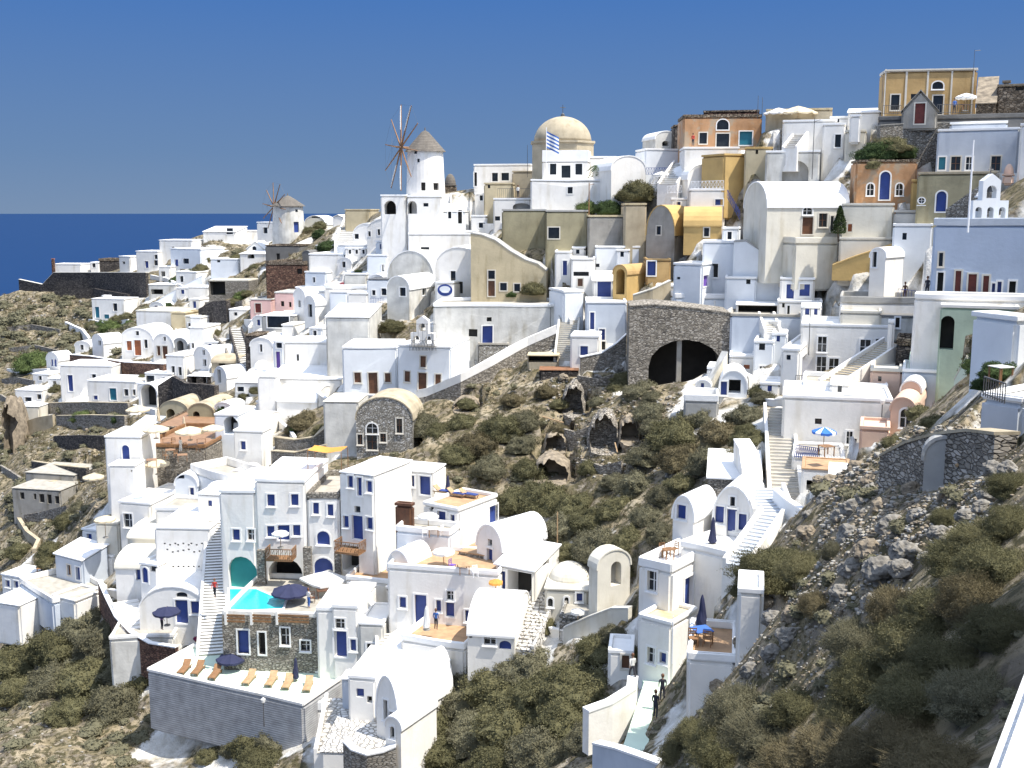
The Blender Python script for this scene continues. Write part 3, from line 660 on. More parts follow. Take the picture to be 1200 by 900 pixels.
B('house','small grey vault with dark arched front right of the brown-doored vaults',H,203,220,413,396,7,-14,'bd',m='grey',rm='whiteroof',win=[(211,405,8,12,'V')])
B('house','wide white flat house right of the dark arched small vault',H,222,240,412,383,7,-10,win=[(226,405,3,6,'w')])
Wl('stone_wall','brown terrace retaining wall below the vaulted brown-doored house',[(82,415,428),(106,417,432),(147,424,438),(192,426,441)],.6,'redstone','whiteroof',nick='brown terrace wall')
B('house','small white vault with blue shutters at far left end of brown terrace wall',H,55,69,433,413,8,-30,'bd',xs=86,win=[(61,425,3,8,'b'),(65,425,3,9,'a')],nick='blue-shuttered little vault')
Wl('path_wall','white path wall left of the blue-shuttered little vault',[(8,432,435),(30,433,437),(56,432,437)],.4)
B('house','white house with tall blue door behind red bougainvillea on left slope',H,71,133,460,428,8,-6,win=[(82.5,449,6,19,'d'),(110,441,5,5,'w')],nick='blue-door terrace house')
B('house','white house with teal door and curved front in the left cluster',H,103,160,470,446,7,-10,win=[(132.5,462,8,14,'g'),(148,460,5,8,'w'),(112,466,5,5,'b'),(158,460,5,7,'w')],nick='teal-door house')
B('house','white annex with dark window at the far left under the little vault',H,18,50,474,457,6,-8,par=.15,win=[(33,468,8,5,'w'),(46,465,5,6,'w')],nick='far left annex')
B('cistern','round plastered cream cistern with white rounded cap','cistern',23,47,500,472,3.4,-5,'dome',m='cream',rm='whiteroof',rise=.7)
B('house','rounded white vault with dark arched mouth above the restaurant terrace',H,163,185,478,450,8,-12,'bd',win=[(174,464,18,27,'V')],nick='dark-mouthed vault')
B('house','white house with wide dark window above the dark-mouthed vault',H,170,202,452,437,6,-12,win=[(176,444,10,8,'w'),(193,445,4,6,'w')])
B('house','small white blue-shadowed house with two tall windows beside black ruins',H,195,217,443,416,7,-14,win=[(203,434,4,10,'w'),(211,435,4,10,'w')])
B('house','small white domed house with light dome between vault and black ruins',H,205,232,428,412,6,-10,'dome',rise=1.2,win=[(232,430,3,5,'w')])
Wl('stone_wall','black volcanic stone wall with openings above the restaurant terrace',[(186,452,478),(203,441,472),(218,449,474),(236,450,474),(252,452,476)],.7,'darkstone',None,nick='black stone wall')
B('stone_ruin','black stone ruin with white flat pergola slab','ruin',219,246,452,436,5,-10,roof='open',m='darkstone',floor='whiteroof',win=[(227,445,6,12,'v'),(240,445,5,8,'v')],nick='pergola ruin')
B('house','white barrel vaulted house with long roof beside the pergola ruin',H,228,248,432,407,12,-42,'bd',xs=280,win=[(239,413,3,6,'w'),(240,425,4,8,'w')],nick='long vaulted house')
B('stone_ruin','low tan vault with round dark hole right of long vaulted house','ruin',248,280,433,418,6,-10,'bw',m='tan',win=[(260,425,8,7,'V')])
B('house','white barrel vaulted house with dark door left of the stepped path',H,252,266,458,430,11,-40,'bd',xs=290,win=[(257,441,4,16,'D')])
B('house','little white house with umbrella-like sloping roof below the stepped path',H,275,304,464,442,6,-8,'shed',rise=.8,win=[(282,456,8,6,'w')])
B('cave_house','earth brown barrel vault behind the restaurant parasols','cave house',188,221,497,470,8,-12,'bd',m='sand',rm='tan',win=[(200,486,10,14,'V')],nick='brown cave vault')
B('cave_house','second earth brown vault with white figure niche left of parasols','cave house',221,251,496,473,8,-8,'bd',m='olive',rm='tan',win=[(230,488,8,12,'V')])
# ------------------------------------------------- ruined terraces bottom left
for y,(x0,x1),lb in ((472,(50,150),'long cream terrace wall directly below the teal-door house'),(487,(66,146),'tan terrace wall with dark vine in the middle of the left terraces'),(511,(63,125),'dark dry stone terrace wall left of the arched blue door'),):
    Wl('terrace_wall',lb,[(x0,y,y+10),((x0+x1)/2,y-1,y+10),(x1,y,y+9)],.5,'drystone' if y<511 else 'darkstone','tan' if y<511 else None)
Wl('terrace_wall','curved tan terrace wall under the cream cistern',[(20,497,510),(45,489,502),(62,486,497)],.5,'tan',None)
Wl('terrace_wall','dark slotted terrace wall above the ruined cliff house',[(37,540,547),(70,545,553),(101,548,556)],.5,'darkstone','tan')
B('terrace_block','long tan flat topped ruined block left of the restaurant','ruin',30,88,572,550,7,-14,roof='open',m='concrete',floor='paving',down=2,nick='tan ruined block')
B('ruined_house','ruined tan cliff house with five empty window holes','ruin',15,72,601,568,6,-12,roof='open',m='concrete',floor='paving',down=2,win=[(26,581,5,8,'x'),(41,582,3,7,'x'),(49,584,6,10,'x'),(58,585,5,11,'x'),(67,586,5,9,'x')],nick='five-holed ruined house')
B('ruined_house','small tan ruined vault on top of the ruined cliff house','ruin',52,70,575,565,5,-12,'bd',m='tan')
Wl('terrace_wall','crumbling light stone path edge winding down the lower left slope',[(20,606,612),(30,622,630),(43,632,637),(38,643,648)],.5,'tan',None)
# ================================================== windmills and the ridge left
B('house','white vaulted house with sloping wall left of the small windmill',H,238,276,283,266,8,-8,'shed',rise=1.2,win=[(269,271,8,7,'w')],nick='ridge slope house')
B('house','low white wall-like house right of the ridge slope house',H,276,301,284,270,6,-5)
B('house','little white block with window touching the small windmill',H,301,322,277,260,5,-20,win=[(311,270,5,7,'w')])
B('house','white vaulted house with tan gable right of the small windmill',H,357,381,267,253,7,-10,'bd',rise=1.8,m='cream',rm='whiteroof',win=[(370,254,10,3,'w')])
B('house','tiny white gabled roof on the ridge between the two windmills',H,390,402,262,252,5,-10,'gable')
B('house','tan flat roofed house with olive right side between the windmills',H,404,434,262,245,7,-8,m='sand',win=())
B('house','dark weathered house with brown stone side below the small windmill',H,311,352,303,287,8,-8,m='darkgrey',win=[(326,301,4,8,'x')],rm='stone',nick='dark weathered house')
B('stone_house','large brown rubble stone house with one dark window',H,312,357,345,306,9,-10,m='redstone',rm='stone',win=[(351,318,6,6,'x')],roof='terr',floor='stone',nick='brown stone house')
B('vault_ruin','dark arched barrel end joined to the right of the brown stone house','ruin',355,364,322,294,5,-10,'bd',m='darkgrey')
B('house','big blank white block right of the brown stone house',H,362,403,323,297,9,-10,rm='whiteroof',nick='big blank white block')
B('house','lower blank white wing under the big blank white block',H,357,382,336,318,6,-25,m='paleblue',win=[(368,328,3,6,'w')])
B('chapel','small white chapel with bell niche and gabled top','chapel',289,310,298,283,5,-8,'gable',rise=1.6,win=[(298,291,5,5,'A')],nick='bell niche chapel')
B('chapel_hall','white arched hall under the bell niche chapel','chapel',281,318,308,295,6,-8,'shed',rise=.5,win=[(294,300,8,6,'V')])
B('house','pale blue house with white roof left of the bell niche chapel',H,247,279,326,303,8,-12,m='paleblue',win=[(256,305,4,5,'w')])
B('stone_ruin','grey and black stone ruin with two dark openings under the pale blue house','ruin',245,292,349,328,6,-5,m='greystone',rm='cream',win=[(255,338,18,16,'v')],nick='two-hole stone ruin')
B('house','low white flat house left of the two-hole stone ruin',H,220,245,349,336,6,-10)
B('house','pink house with dark door in the middle of the left slope',H,293,319,370,350,7,-8,m='pink',win=[(302.5,361,7,11,'r')],rm='oldwhite',nick='pink house')
B('house','pale pink building with chimney beside the pink house',H,322,345,363,342,7,-10,m='pink',win=[(331,356,4,6,'x'),(340,357,3,6,'x')],rm='oldwhite')
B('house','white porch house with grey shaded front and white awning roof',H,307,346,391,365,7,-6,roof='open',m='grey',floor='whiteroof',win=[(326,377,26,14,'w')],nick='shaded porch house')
B('house','white barrel vault with grey arched end right of the pink houses',H,345,358,370,338,8,-38,'bd',xs=385,m='white',win=[(351,356,3,8,'w')],nick='tall grey-ended vault')
B('house','white arched vault with narrow dark window beside the tall grey-ended vault',H,357,370,383,347,8,-40,'bd',xs=392,win=[(363.5,364,5,15,'w')])
B('house','white block with small white rooftop pavilion on the left slope',H,372,385,358,340,6,-20)
B('house','bluish grey flat house with pergola shadow left of the blue railing',H,386,407,362,341,7,-8,m='paleblue',nick='bluish flat house')
Tr('terrace','white terrace wall with dark red flower hedge behind it','terrace',380,430,350,333,6,-6,nick='red hedge terrace')
B('house','white house with small round hole and blank front beside blue railing',H,407,431,365,343,6,-6,win=[(425,357,4,4,'w')])
B('house','pale blue house with two dark windows and black pergola beams',H,430,456,352,322,6,-8,m='paleblue',roof='open',floor='metal',win=[(438,343,4,6,'w'),(450,342,6,8,'w')],nick='black pergola house')
rail('blue railing in front of the black pergola house',434,450,357,357,10,m='blue',n=8)
B('house','tall blank cream white wall house left of the grey church',H,383,434,432,363,9,-4,roof='shed',rise=1.0,m='oldwhite',rm='whiteroof',nick='tall blank cream wall')
B('house','blank white block with faint niche beside the tall cream wall',H,333,385,438,400,7,-4,win=[(349,419,3,8,'w')],nick='niche block')
B('house','narrow pale blue house with long louvred blue door',H,320,333,434,399,5,-14,m='paleblue',win=[(327,404,7,8,'w'),(326,422,5,20,'p')])
B('house','white house with rounded gable and curved roof left of the louvred door',H,294,320,430,396,7,-10,roof='bd',rise=1.2,win=[(306,408,3,9,'w')])
B('house','little grey and white house with tiled chimney by the stone stairs',H,330,344,398,380,5,-12)
B('chapel','small white domed round chapel on the path by the dark stone stairs','chapel',292,312,442,424,4,-8,'dome',rise=1.3,win=[(300,436,4,6,'A')],nick='small domed chapel')
B('stone_ruin','dark blue-black stone block between the two stone stairs','ruin',288,302,436,392,5,-10,m='darkstone',rm='stone')
St('stairs','dark stone stairs with pale steps descending beside the black stone block',291,436,276,386,1.8,22,m='darkstone',tread='oldwhite')
St('stairs','narrow pale stairs right of the black stone block',308,438,306,404,1.2,16,m='stone',tread='oldwhite')
Wl('stone_wall','dark rocky wall behind the top of the dark stone stairs',[(233,362,378),(250,353,376),(266,352,378)],.8,'darkstone',None)
B('house','white flat house just left of the dark stone stairs',H,223,236,388,371,6,-20)
B('house','white sloping block with yellow wall at the foot of the ochre patch',H,200,218,383,366,6,-15,m='sand')
B('house','white long low vault with curved roofline below the niche block',H,318,400,462,432,9,-4,'shed',rise=1.4,nick='long low shed roof')
B('house','tall blank white block with rounded shoulder left of the cave garden',H,303,325,492,440,7,-6,nick='rounded shoulder block')
B('house','white curved vault roof above the round green bush',H,325,372,484,456,6,-12,'bw',rise=1.6)
# ================================================== church square in the centre
Ch=B('church','white church front half with brown door and three small windows','church',403,466,462,406,9,-1,win=[(419,442,7.5,12,'N'),(436.5,449,10.5,25,'n'),(454,443,7,11,'N')],m='paleblue',nick='left church half')
Ch2=B('church','white church right half with brown door below the black bell balcony','church',466.5,528,462,404,9,-13,xs=562,win=[(477,441,6.5,12.5,'N'),(495,447,10,22,'n'),(513,444,6.5,13,'N'),(495,423,6.5,13,'N')],m='paleblue',nick='right church half')
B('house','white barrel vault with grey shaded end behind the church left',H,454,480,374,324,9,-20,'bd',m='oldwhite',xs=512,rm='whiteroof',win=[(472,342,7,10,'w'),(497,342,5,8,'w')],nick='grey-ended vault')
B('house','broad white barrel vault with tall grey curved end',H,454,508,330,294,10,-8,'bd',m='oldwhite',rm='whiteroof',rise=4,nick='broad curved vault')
B('house','white vaulted house with slim dark window and palm shadow',H,510,565,350,290,9,-6,'bd',m='white',rise=3,win=[(531,324,6,13,'w'),(539,337,7,14,'w')],nick='white gallery vault')
B('house','ochre plaster house with curved parapet and tall brown door',H,552,640,352,275,5,-6,'prof',top=[(552,274),(565,276),(580,282),(598,295),(615,305),(630,310),(640,318)],m='sand',rm='grey',win=[(576,322,8,10,'s'),(576,338,8,18,'n'),(590,336,8,9,'s'),(606,337,7,9,'s')],nick='ochre curved house')
Tr('terrace','white flat wall with round blue emblem beside the ochre house','terrace',510,532,374,330,4,-10,roof='flat',nick='emblem wall')
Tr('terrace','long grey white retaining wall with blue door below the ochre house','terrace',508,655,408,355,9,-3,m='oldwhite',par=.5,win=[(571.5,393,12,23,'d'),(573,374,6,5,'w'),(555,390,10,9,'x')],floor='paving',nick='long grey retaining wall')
Wl('ramp_wall','long curved white ramp parapet sweeping up from the church door',[(456,463,470,133),(500,455,466,131),(540,438,449,129),(575,420,433,130),(600,406,424,132),(618,396,414,133),(652,381,401,133)],.5,'drystone','white',capth=1.0,nick='curved ramp parapet')
St('stairs','broad shallow stone ramp steps behind the curved ramp parapet',555,446,588,424,3.2,6,D0=134,D1=137,m='oldwhite',tread='paving',side=())
B('stone_wall','grey cobbled wall under the ramp with pale coping right of the blue door','wall',560,596,424,402,3,-3,m='palestone',rm='paving',D=138)
B('house','white wedge house end behind the belfry with grey sloped roof',H,513,560,400,386,4,-3,'shed',m='grey',rise=1.2,D=141)
B('shed','dark open shed with rusty tin roof under the ramp end','shed',618,655,428,410,3,-4,roof='open',m='tan',floor='sand',win=[(636,418,34,14,'v')],nick='dark open shed')
B('rusty_roof_shed','rust brown flat tin canopy below the dark open shed','canopy',632,678,441,427,3,-3,roof='open',m='darkstone',floor='rust')
B('house','small white house with square blue window at the foot of the steep stairs',H,668,702,425,393,5,-8,win=[(684.5,411,9,11,'b')],nick='square blue window house')
St('stairs','steep cobbled stairs climbing left of the square blue window house',662,424,668,366,2.2,24,D0=128,D1=138,m='oldwhite',tread='paving')
Tr('retaining_wall','white plastered rock retaining wall left of the stone cave house','wall',380,421,532,464,6,-4,m='oldwhite',roof='open',floor='cream',down=2)
B('cave_house','grey rubble cave house with arched window above dark door','cave house',418,484,530,466,6,-6,'bd',rise=2.4,m='palestone',rm='tan',win=[(436,502,13,12,'A'),(436,518,12,18,'s'),(422,515,6,12,'s'),(449,513,7,10,'s'),(468,499,7,17,'s')],nick='rubble cave house')
Wl('parapet','white-grey parapet along the top of the cave house terrace',[(360,451,462),(380,466,474),(420,462,472),(462,464,474)],.4,'oldwhite','whiteroof')
Wl('stone_wall','curved dark dry stone terrace wall under the round green bush',[(322,512,526),(345,515,530),(368,512,526),(383,500,516)],.7,'greystone','tan',nick='curved terrace wall')
Wl('stone_wall','second dark dry stone terrace wall lower in the round bush garden',[(318,528,543),(345,530,545),(382,521,538)],.7,'greystone','tan')
Wl('stone_wall','lowest dry stone terrace wall just above the pool hotel roof',[(316,545,560),(345,546,560),(368,545,560)],.7,'greystone',None)
# ================================================== ridge centre
B('windmill_house','white windmill base building with two round arches','house',446,476,250,228,6,-4,m='white',D=172,down=9,win=[(457,243,14,16,'V')],nick='arched windmill base')
B('house','white block with small window joined right of the arched windmill base',H,477,518,252,229,3,-3,win=[(483,243,11,15,'V'),(499,240,6,4,'w')],D=171.5)
B('house','white fanned round-front house with three shaded facets and dark door',H,509,545,270,238,7,-4,'dome',rise=1.3,win=[(512,252,3,7,'w'),(527,252,4,8,'w'),(539,254,5,16,'D')],m='paleblue',nick='fan-fronted house')
B('house','white low house with curved arches in front of the windmill',H,472,510,268,246,7,-16,'shed',rise=1.2,win=[(498,252,4,4,'w')])
B('house','small white blue-grey arch facade low left of the fan-fronted house',H,485,504,276,258,5,-6,'bd',m='paleblue',win=[(495,265,4,5,'w')])
B('house','wide white house with flat roof near horizon left of the dome church',H,555,622,222,192,10,-10,win=[(557,210,4,16,'D'),(580,207.5,7,10,'w'),(592,207,9,9,'w')],nick='horizon house')
B('house','flat roofed tan block in front of the horizon house',H,600,628,222,200,7,-8,m='tan')
B('house','cream house with yellow right half and white railing terrace',H,567,600,252,214,8,-6,m='sand',win=[(573,218,3,5,'w')],nick='yellow-topped house')
B('house','white terrace house with low arch below the white railing',H,578,622,256,232,7,-4,win=[(611,242,20,8,'W'),(583,256,6,5,'w')],nick='low arch terrace')
rail('thin railing with dark bars on the low arch terrace',583,621,232,232,10,m='metal',n=16,D=157,h_m=1.3)
B('house','white house with square dark window right of the fan-fronted house',H,552,570,270,252,6,-8,win=[(565,264,8,6,'w')])
B('olive_building','olive grey building with large dark arch','building',588,640,292,245,9,-3,m='olive',win=[(612,272,24,40,'V'),(601,270,4,4,'w')],rm='grey',nick='olive arched building')
B('olive_building','olive plaster building with one blue-grey window','building',639,689,292,246,9,-2,m='olive',win=[(649,273,13,13,'s'),(635,270,4,22,'n')],rm='grey',nick='olive window building')
B('grey_wall_building','plain dark grey rendered building between olive and tan walls','building',689,731,292,252,7,-2,m='concrete',rm='sand')
B('tan_building','plain tan rendered wall building left of the orange apse','building',731,757,292,238,7,-2,m='tan',rm='sand',nick='plain tan wall')
B('orange_vault','orange plaster apse vault with bare grey lower wall','building',757,790,302,241,8,-34,'bd',m='concrete',rm='mustard',xs=812,rise=3.6,win=[(772,270,5,10,'s'),(793,275,3,6,'x')],nick='orange apse vault')
B('orange_vault','orange barrel roof with round arch lump right of the apse vault','building',801,845,280,243,6,-4,'bw',m='mustard',rise=2.2,down=2,win=[(828,272,6,10,'s')],nick='small orange barrel')
B('church','white front wing of the domed church with three dark windows','church',635,690,212,176,5,-6,win=[(648.5,198,8,13,'w'),(664,201,11,15,'w'),(679,198,8,13,'w')],par=1.6,D=163,nick='domed church front')
B('house','long white wall with flat roof right of the domed church front',H,690,722,215,183,7,-4,win=[(710,203,22,16,'v')],D=165)
Tr('terrace','plain white terrace wall with one small window below the domed church','terrace',622,712,246,210,8,-2,win=[(667.5,223,6,8,'w')],nick='church terrace wall',roof='flat',floor='paving')
B('house','white barrel vault block with grey rounded left end near the big bush',H,716,756,230,183,8,14,'bd',rise=1.8,nick='white ridge vault')
B('house','white vaulted house joined behind the terrace of rounded vaults',H,430,478,276,256,8,-10,'bd',rise=2,win=[(433,274,3,6,'w'),(444,272,3,7,'w'),(465,274,8,8,'A')],nick='twin window vault')
B('house','long white flat block between the fan-fronted house and broad curved vault',H,478,552,300,273,9,-4,win=[(498,291,10,3,'w')],nick='long flat white block')
B('house','small white arched house with steps right edge of the stepped parapet',H,414,446,282,262,7,-8,'bd',rise=2,win=[(418,277,5,6,'w'),(432,276,4,6,'w')])
St('stairs','white wide stairs with curved parapet on the ridge between the windmills',404,286,414,258,3.2,14,m='white',tread='grey')
B('house','blue-white long low wall house with dark windows under the white stairs',H,395,432,300,286,6,-6,m='paleblue',win=[(405,300,4,3,'w')])
B('house','white jumbled flat roofed house full of chairs left of broad curved vault',H,430,454,318,298,7,-8,win=[(449,314,3,8,'w'),(457,310,3,5,'w')],m='paleblue')
B('house','low white house with two flower pots right of the big blank white block',H,403,430,340,320,6,-6,m='oldwhite',rm='whiteroof')
# ================================================== upper right ridge
B('house','small white vault with stone right part at the left end of the ridge',H,768,793,172,154,6,12,'bd',xs=753,m='oldwhite',rm='whiteroof',win=[(780,168,8,6,'V')])
Tr('terrace','long lilac white retaining wall left of the orange ruin','terrace',755,803,198,174,6,6,m='paleblue',roof='flat')
B('ruined_building','orange plaster ruin with broken roofline and arched fanlight','building',800,892,176,134,8,-3,m='orange',rm='stone',par=.4,win=[(847,146,14,12,'A'),(824,162,9,13,'s'),(847,165,15,17,'s'),(874,162,15,16,'g')],nick='orange ruin')
B('ruined_wall','crumbled dark stone stub at the left end of the orange ruin','ruin',789,803,176,146,5,-3,m='darkstone',rm='stone')
B('ruined_wall','dark broken masonry strip along the top of the orange ruin','ruin',824,890,136,129,2.5,-3,D=151.5,m='redstone',rm='stone',down=.5)
B('house','white wall house below the orange ruin with faint lettering stain',H,800,866,200,172,6,-4,nick='white wall below ruin')
B('house','white barrel vault with blue railing terrace below the yellow wall',H,806,840,216,193,6,16,'bd',rise=1.8,nick='blue railing vault')
Tr('terrace','grey white terrace wall with small blue window under the blue railing','terrace',807,849,248,221,6,-4,m='white',roof='flat',win=[(842,237,9,7,'b')],nick='blue window terrace')
rail('white and blue crossed railing on the terrace of the barrel vault',810,848,222,221,8,m='paintwhite',n=9,style='cross',D=135)
rail('white lattice railing at the foot of the blue umbrella cafe',763,782,216,215,8,m='paintwhite',n=5,style='cross',D=147)
rail('short white lattice railing left of the blue railing vault',782,799,227,226,8,m='paintwhite',n=4,style='cross',D=143)
St('stairs','white stairs with blue rails beside the blue umbrella cafe',782,218,800,192,2.2,12,D0=145,D1=152)
B('house','small white cube house behind the blue cafe railings',H,797,812,205,190,5,0)
B('yellow_building','bright yellow plastered wall building on the ridge','building',848,874,210,180,5,25,m='mustard',nick='bright yellow wall')
B('yellow_building','low yellow wall building with tan base right of the bright yellow wall','building',872,905,200,172,5,-3,m='sand',rm='mustard',win=[(887,178,3,5,'x')])
B('house','white house with large round arch and inner door on the ridge',H,896,960,214,176,8,-2,m='oldwhite',win=[(932,201,31,26,'W')],nick='large arch house')
B('house','white house with diagonal outside stair below the beige canopy',H,916,980,176,140,7,-2,win=[(938,167,8,16,'w'),(979,163,5,14,'w')],nick='diagonal stair house')
St('stairs','white diagonal outside stair on the house below the beige canopy',925,176,948,146,1.4,12,D0=134,D1=140)
B('house','white cube with dark window and tall chimney left of the ivy',H,963,990,178,144,6,-3,win=[(982,165,7,15,'w')],nick='cube with tall chimney')
B('house','cream house with tiny window right of the white cube',H,989,1014,186,152,6,-4,m='cream',win=[(998,163,5,5,'x')])
B('chimney','tall white chimney block standing on the cream house','chimney',995,1008,158,134,1.8,-4,D=130,down=1)
B('house','shaded white vaulted house with antenna on the skyline',H,993,1032,146,122,7,6,m='white',roof='shed',rise=1,win=[(999,137,4,5,'w')],nick='antenna house')
B('house','small white house with dark window at the skyline left of antenna house',H,972,996,148,136,5,0,win=[(980,139,7,9,'w')])
B('ochre_house','low ochre house under the open beige canopy on the skyline',H,897,975,146,127,5,0,m='tan',rm='sand',nick='beige canopy house')
Mn=B('mansion','yellow neoclassical mansion with white pilasters and arched window','mansion',1034,1142,150,80.5,4,-9,keep=True,m='ochre',rm='sandtrim',par=.3,D=134,win=[(1049,120,10,18,'s'),(1099,100,13,9,'A'),(1099,123,12,22,'s'),(1071,113,7,6,'s')],nick='yellow mansion')
B('gable_hut','grey gabled hut with dark red door in front of the yellow mansion','hut',1056,1098,146,106,3,-2,'gable',m='concrete',rise=2.2,D=124.8,down=.6,win=[(1078,133,12,24,'r')],nick='grey gabled hut')
Tr('terrace','plain grey terrace wall beneath the yellow mansion','terrace',1028,1200,160,134,7,-2,m='darkgrey',par=.5,nick='mansion terrace wall')
B('stone_ruin','jagged grey stone ruin touching the right side of the yellow mansion','ruin',1143,1166,138,84,6,10,'shed',rise=3.5,m='stone',rm='rock',nick='jagged ruin')
B('stone_ruin','low brown stone ruin at the right edge of the skyline','ruin',1166,1212,140,98,6,0,m='stone',rm='rock',win=[(1195,103,10,6,'x')])
B('stone_pillar','stub of grey masonry pillar between the two skyline ruins','ruin',1172,1182,134,94,1.2,0,m='palestone',rm='rock')
Wl('stone_wall','tall grey stone retaining wall with ivy under the grey gabled hut',[(1030,146,186,125.4),(1060,144,188,125.4),(1115,143,186,125)],1.2,'greystone','concrete',nick='ivy stone wall')
B('house','long white house with painted blue shade and four ground floor shutters',H,1096,1192,202,150,8,4,m='bluewash_shade',win=[(1104,191.5,8,15,'g'),(1120,191.5,11,16,'s'),(1136,191.5,8,15,'w'),(1167,191.5,11,17,'s')],nick='four-shutter blue house')  # wall colour carries the blue shade of a white house
B('house','upper set-back block of the long white house with painted blue shade',H,1112,1180,162,142,5,4,m='bluewash_shade')  # upper block, same blue shade put into the wall colour
B('house','white sunlit house end at the right edge above the bell tower',H,1192,1215,200,144,6,-10)
B('orange_house','orange plaster house with tall arched blue door and two arched windows',H,1001,1073,238,187,4,-9,keep=True,m='orange',rm='stone',win=[(1020,222,8,14,'A'),(1037,217.5,12,33,'a'),(1054,222,8,14,'A')],nick='orange arched house')
B('yellow_house','mustard house with round window and arched door',H,1073,1166,248,201,8,-2,m='olive',rm='tan',win=[(1080,235,7,9,'U'),(1103,236,12,24,'a')],nick='round window house')
B('buttress','yellow buttress at the left corner of the round window house','wall',1066,1076,249,210,2,-2,m='mustard',down=2)
Wl('stone_wall','sloping grey rubble wall right of the arched door mustard house',[(1108,245,256,105),(1135,225,256,104),(1168,200,256,103)],.8,'greystone',None)
B('terracotta_house','small orange capped round dome above the bell tower','dome',1175,1188,205,191,3,0,'dome',m='peach',rise=1.2,D=112,down=1)
Cr=B('cream_vault_house','large cream barrel roofed house with arched brown door',H,897,992,300,213,9,9,'bw',m='cream',rm='whiteroof',rise=2.7,keep=True,xs=870,down=3,win=[(946.5,246,11,11,'A'),(946.5,264.5,13,20,'n'),(964.5,258,10,16,'s'),(975,262,4,18,'s')],nick='large cream barrel house')
B('cream_annex','square cream annex with tiny orange window right of the cream barrel house',H,984,1046,290,238,5,-2,m='cream',rm='cream',win=[(996,267,5,9,'o')])
Tr('terrace','cream terrace wall in front of the large cream barrel house','terrace',930,982,314,278,4,9,keep=True,down=2.5,m='cream',nick='cream terrace wall')
Tr('terrace','curved cream garden wall right of the cream terrace','terrace',982,1045,308,278,4,-4,down=2.5,m='cream',roof='flat')
B('cream_lobby','projecting cream ground floor of the large barrel house',H,903,935,304,251,2.2,9,m='cream',rm='cream',win=[(919.5,265,9,13,'N')],keep=True,down=2)
#B('house','slim dark grey vault end left of the large cream barrel house',H,848,878,262,210,6,30,'bd',m='grey',rm='whiteroof',win=[(856,240,5,10,'w')])
trimstrips(Mn,'pilaster',[(1034,1039,81,150),(1058,1064,83,150),(1083,1089,83,150),(1111,1117,83,150),(1136,1142,83,150)],'sandtrim')
trimstrips(Mn,'cornice',[(1034,1142,80,83.5)],'sandtrim',.14)
# ================================================== right blue church
Bc=B('blue_church','large pale blue church with row of dark red doors','church',1089,1230,352,256,9,3,m='churchblue',rm='bluewash_shade',D=92,par=.6,win=[(1102.5,304,5,16,'s'),(1101.5,334,7,30,'D'),(1122.5,331,7,28,'r'),(1139,337,10,32,'r'),(1155,337,7,28,'r'),(1164,339,4,14,'b'),(1171,338,5,16,'b'),(1186,343,8,27,'D')],nick='big blue church')
Tr('terrace','white topped terrace wall in front of the big blue church','terrace',1070,1215,374,346,3,4,m='white',D=88.5,par=.5,nick='blue church terrace')
B('green_wall_house','mossy green plastered wall with dark cave at its left','wall',1098,1190,428,358,2,4,m='green',rm='white',D=87,win=[(1108,390,20,40,'V')],nick='green wall')
B('house','white barrel vault with blue arched door near the big blue church',H,1018,1036,338,291,9,-42,'bd',xs=1115,down=1,win=[(1025,304,5,18,'w')],nick='vault near blue church')
B('house','jumble of pale blue white blocks behind the white vault',H,1045,1092,292,262,6,-3,m='paleblue',D=113,win=[(1060,277,5,8,'w')])
B('grey_wall_building','flat grey plaster wall under the round window house','wall',1046,1092,276,246,4,-2,m='grey',D=116)
B('yellow_shed','low yellow shed with sloping roof left of the white barrel vault','shed',975,1045,318,285,5,-6,'prof',m='mustard',rm='mustard',down=1,top=[(975,312),(1000,302),(1030,292),(1045,287)])
CT=Tr('cafe_terrace','dark rimmed cafe terrace with square white parasol','terrace',984,1078,364,347,7,-3,m='white',rm='grey',down=1.5,nick='square parasol cafe')
B('house','round grey walled building with dark wavy rim under the cafe',H,984,1100,388,362,6,-2,m='oldwhite',roof='open',floor='darkgrey',D=103,down=1,nick='wavy rim building',win=[(1052,374,5,20,'w')])
B('house','pale blue house with two windows and purple door',H,788,822,350,308,6,-30,m='paleblue',xs=842,D=126,win=[(795,326,4,3,'w'),(827,329,6,13,'p')],nick='purple door house')
B('house','tall blue shaded block above the purple door house',H,822,860,345,282,7,-6,m='paleblue',D=128,win=[(838,317,7,16,'w')],nick='tall blue block')  # blue of the shade is put into this wall colour
B('house','white blue wedge with long sloping grey roof below the cream house',H,858,935,345,300,4,-8,'prof',m='paleblue',rm='grey',D=124,top=[(858,284),(872,283),(895,298),(915,318),(935,338)])
B('house','small blue-grey cube house with two windows in front of the wedge',H,849,886,352,324,5,-10,m='paleblue',D=124,win=[(877,330,5,6,'w')],down=2)
B('house','white cafe house with blue door and blue window',H,913,954,358,325,5,-3,m='white',D=119.5,win=[(926,341.5,9,17,'d'),(943,340,12,14,'b')],nick='blue door cafe')
Tr('terrace','curved pale blue terrace wall above the stone arch','terrace',790,856,366,344,5,-3,m='paleblue',D=126,par=.6)
Tr('cafe','open cafe with white awning and dark interior','cafe',862,914,372,350,5,-2,m='white',roof='open',floor='whiteroof',D=119,win=[(888,362,46,16,'v')],nick='white awning cafe')
B('house','white house with small dark windows under the blue door cafe',H,910,963,376,352,4,-3,D=117,win=[(918,358,3,5,'w'),(924,364,3,12,'w')])
Tr('retaining_wall','long blue-grey painted retaining wall below the white awning cafe','wall',854,938,428,368,6,-4,m='bluewash_shade',roof='flat',rm='paving',D=115,nick='blue retaining wall')
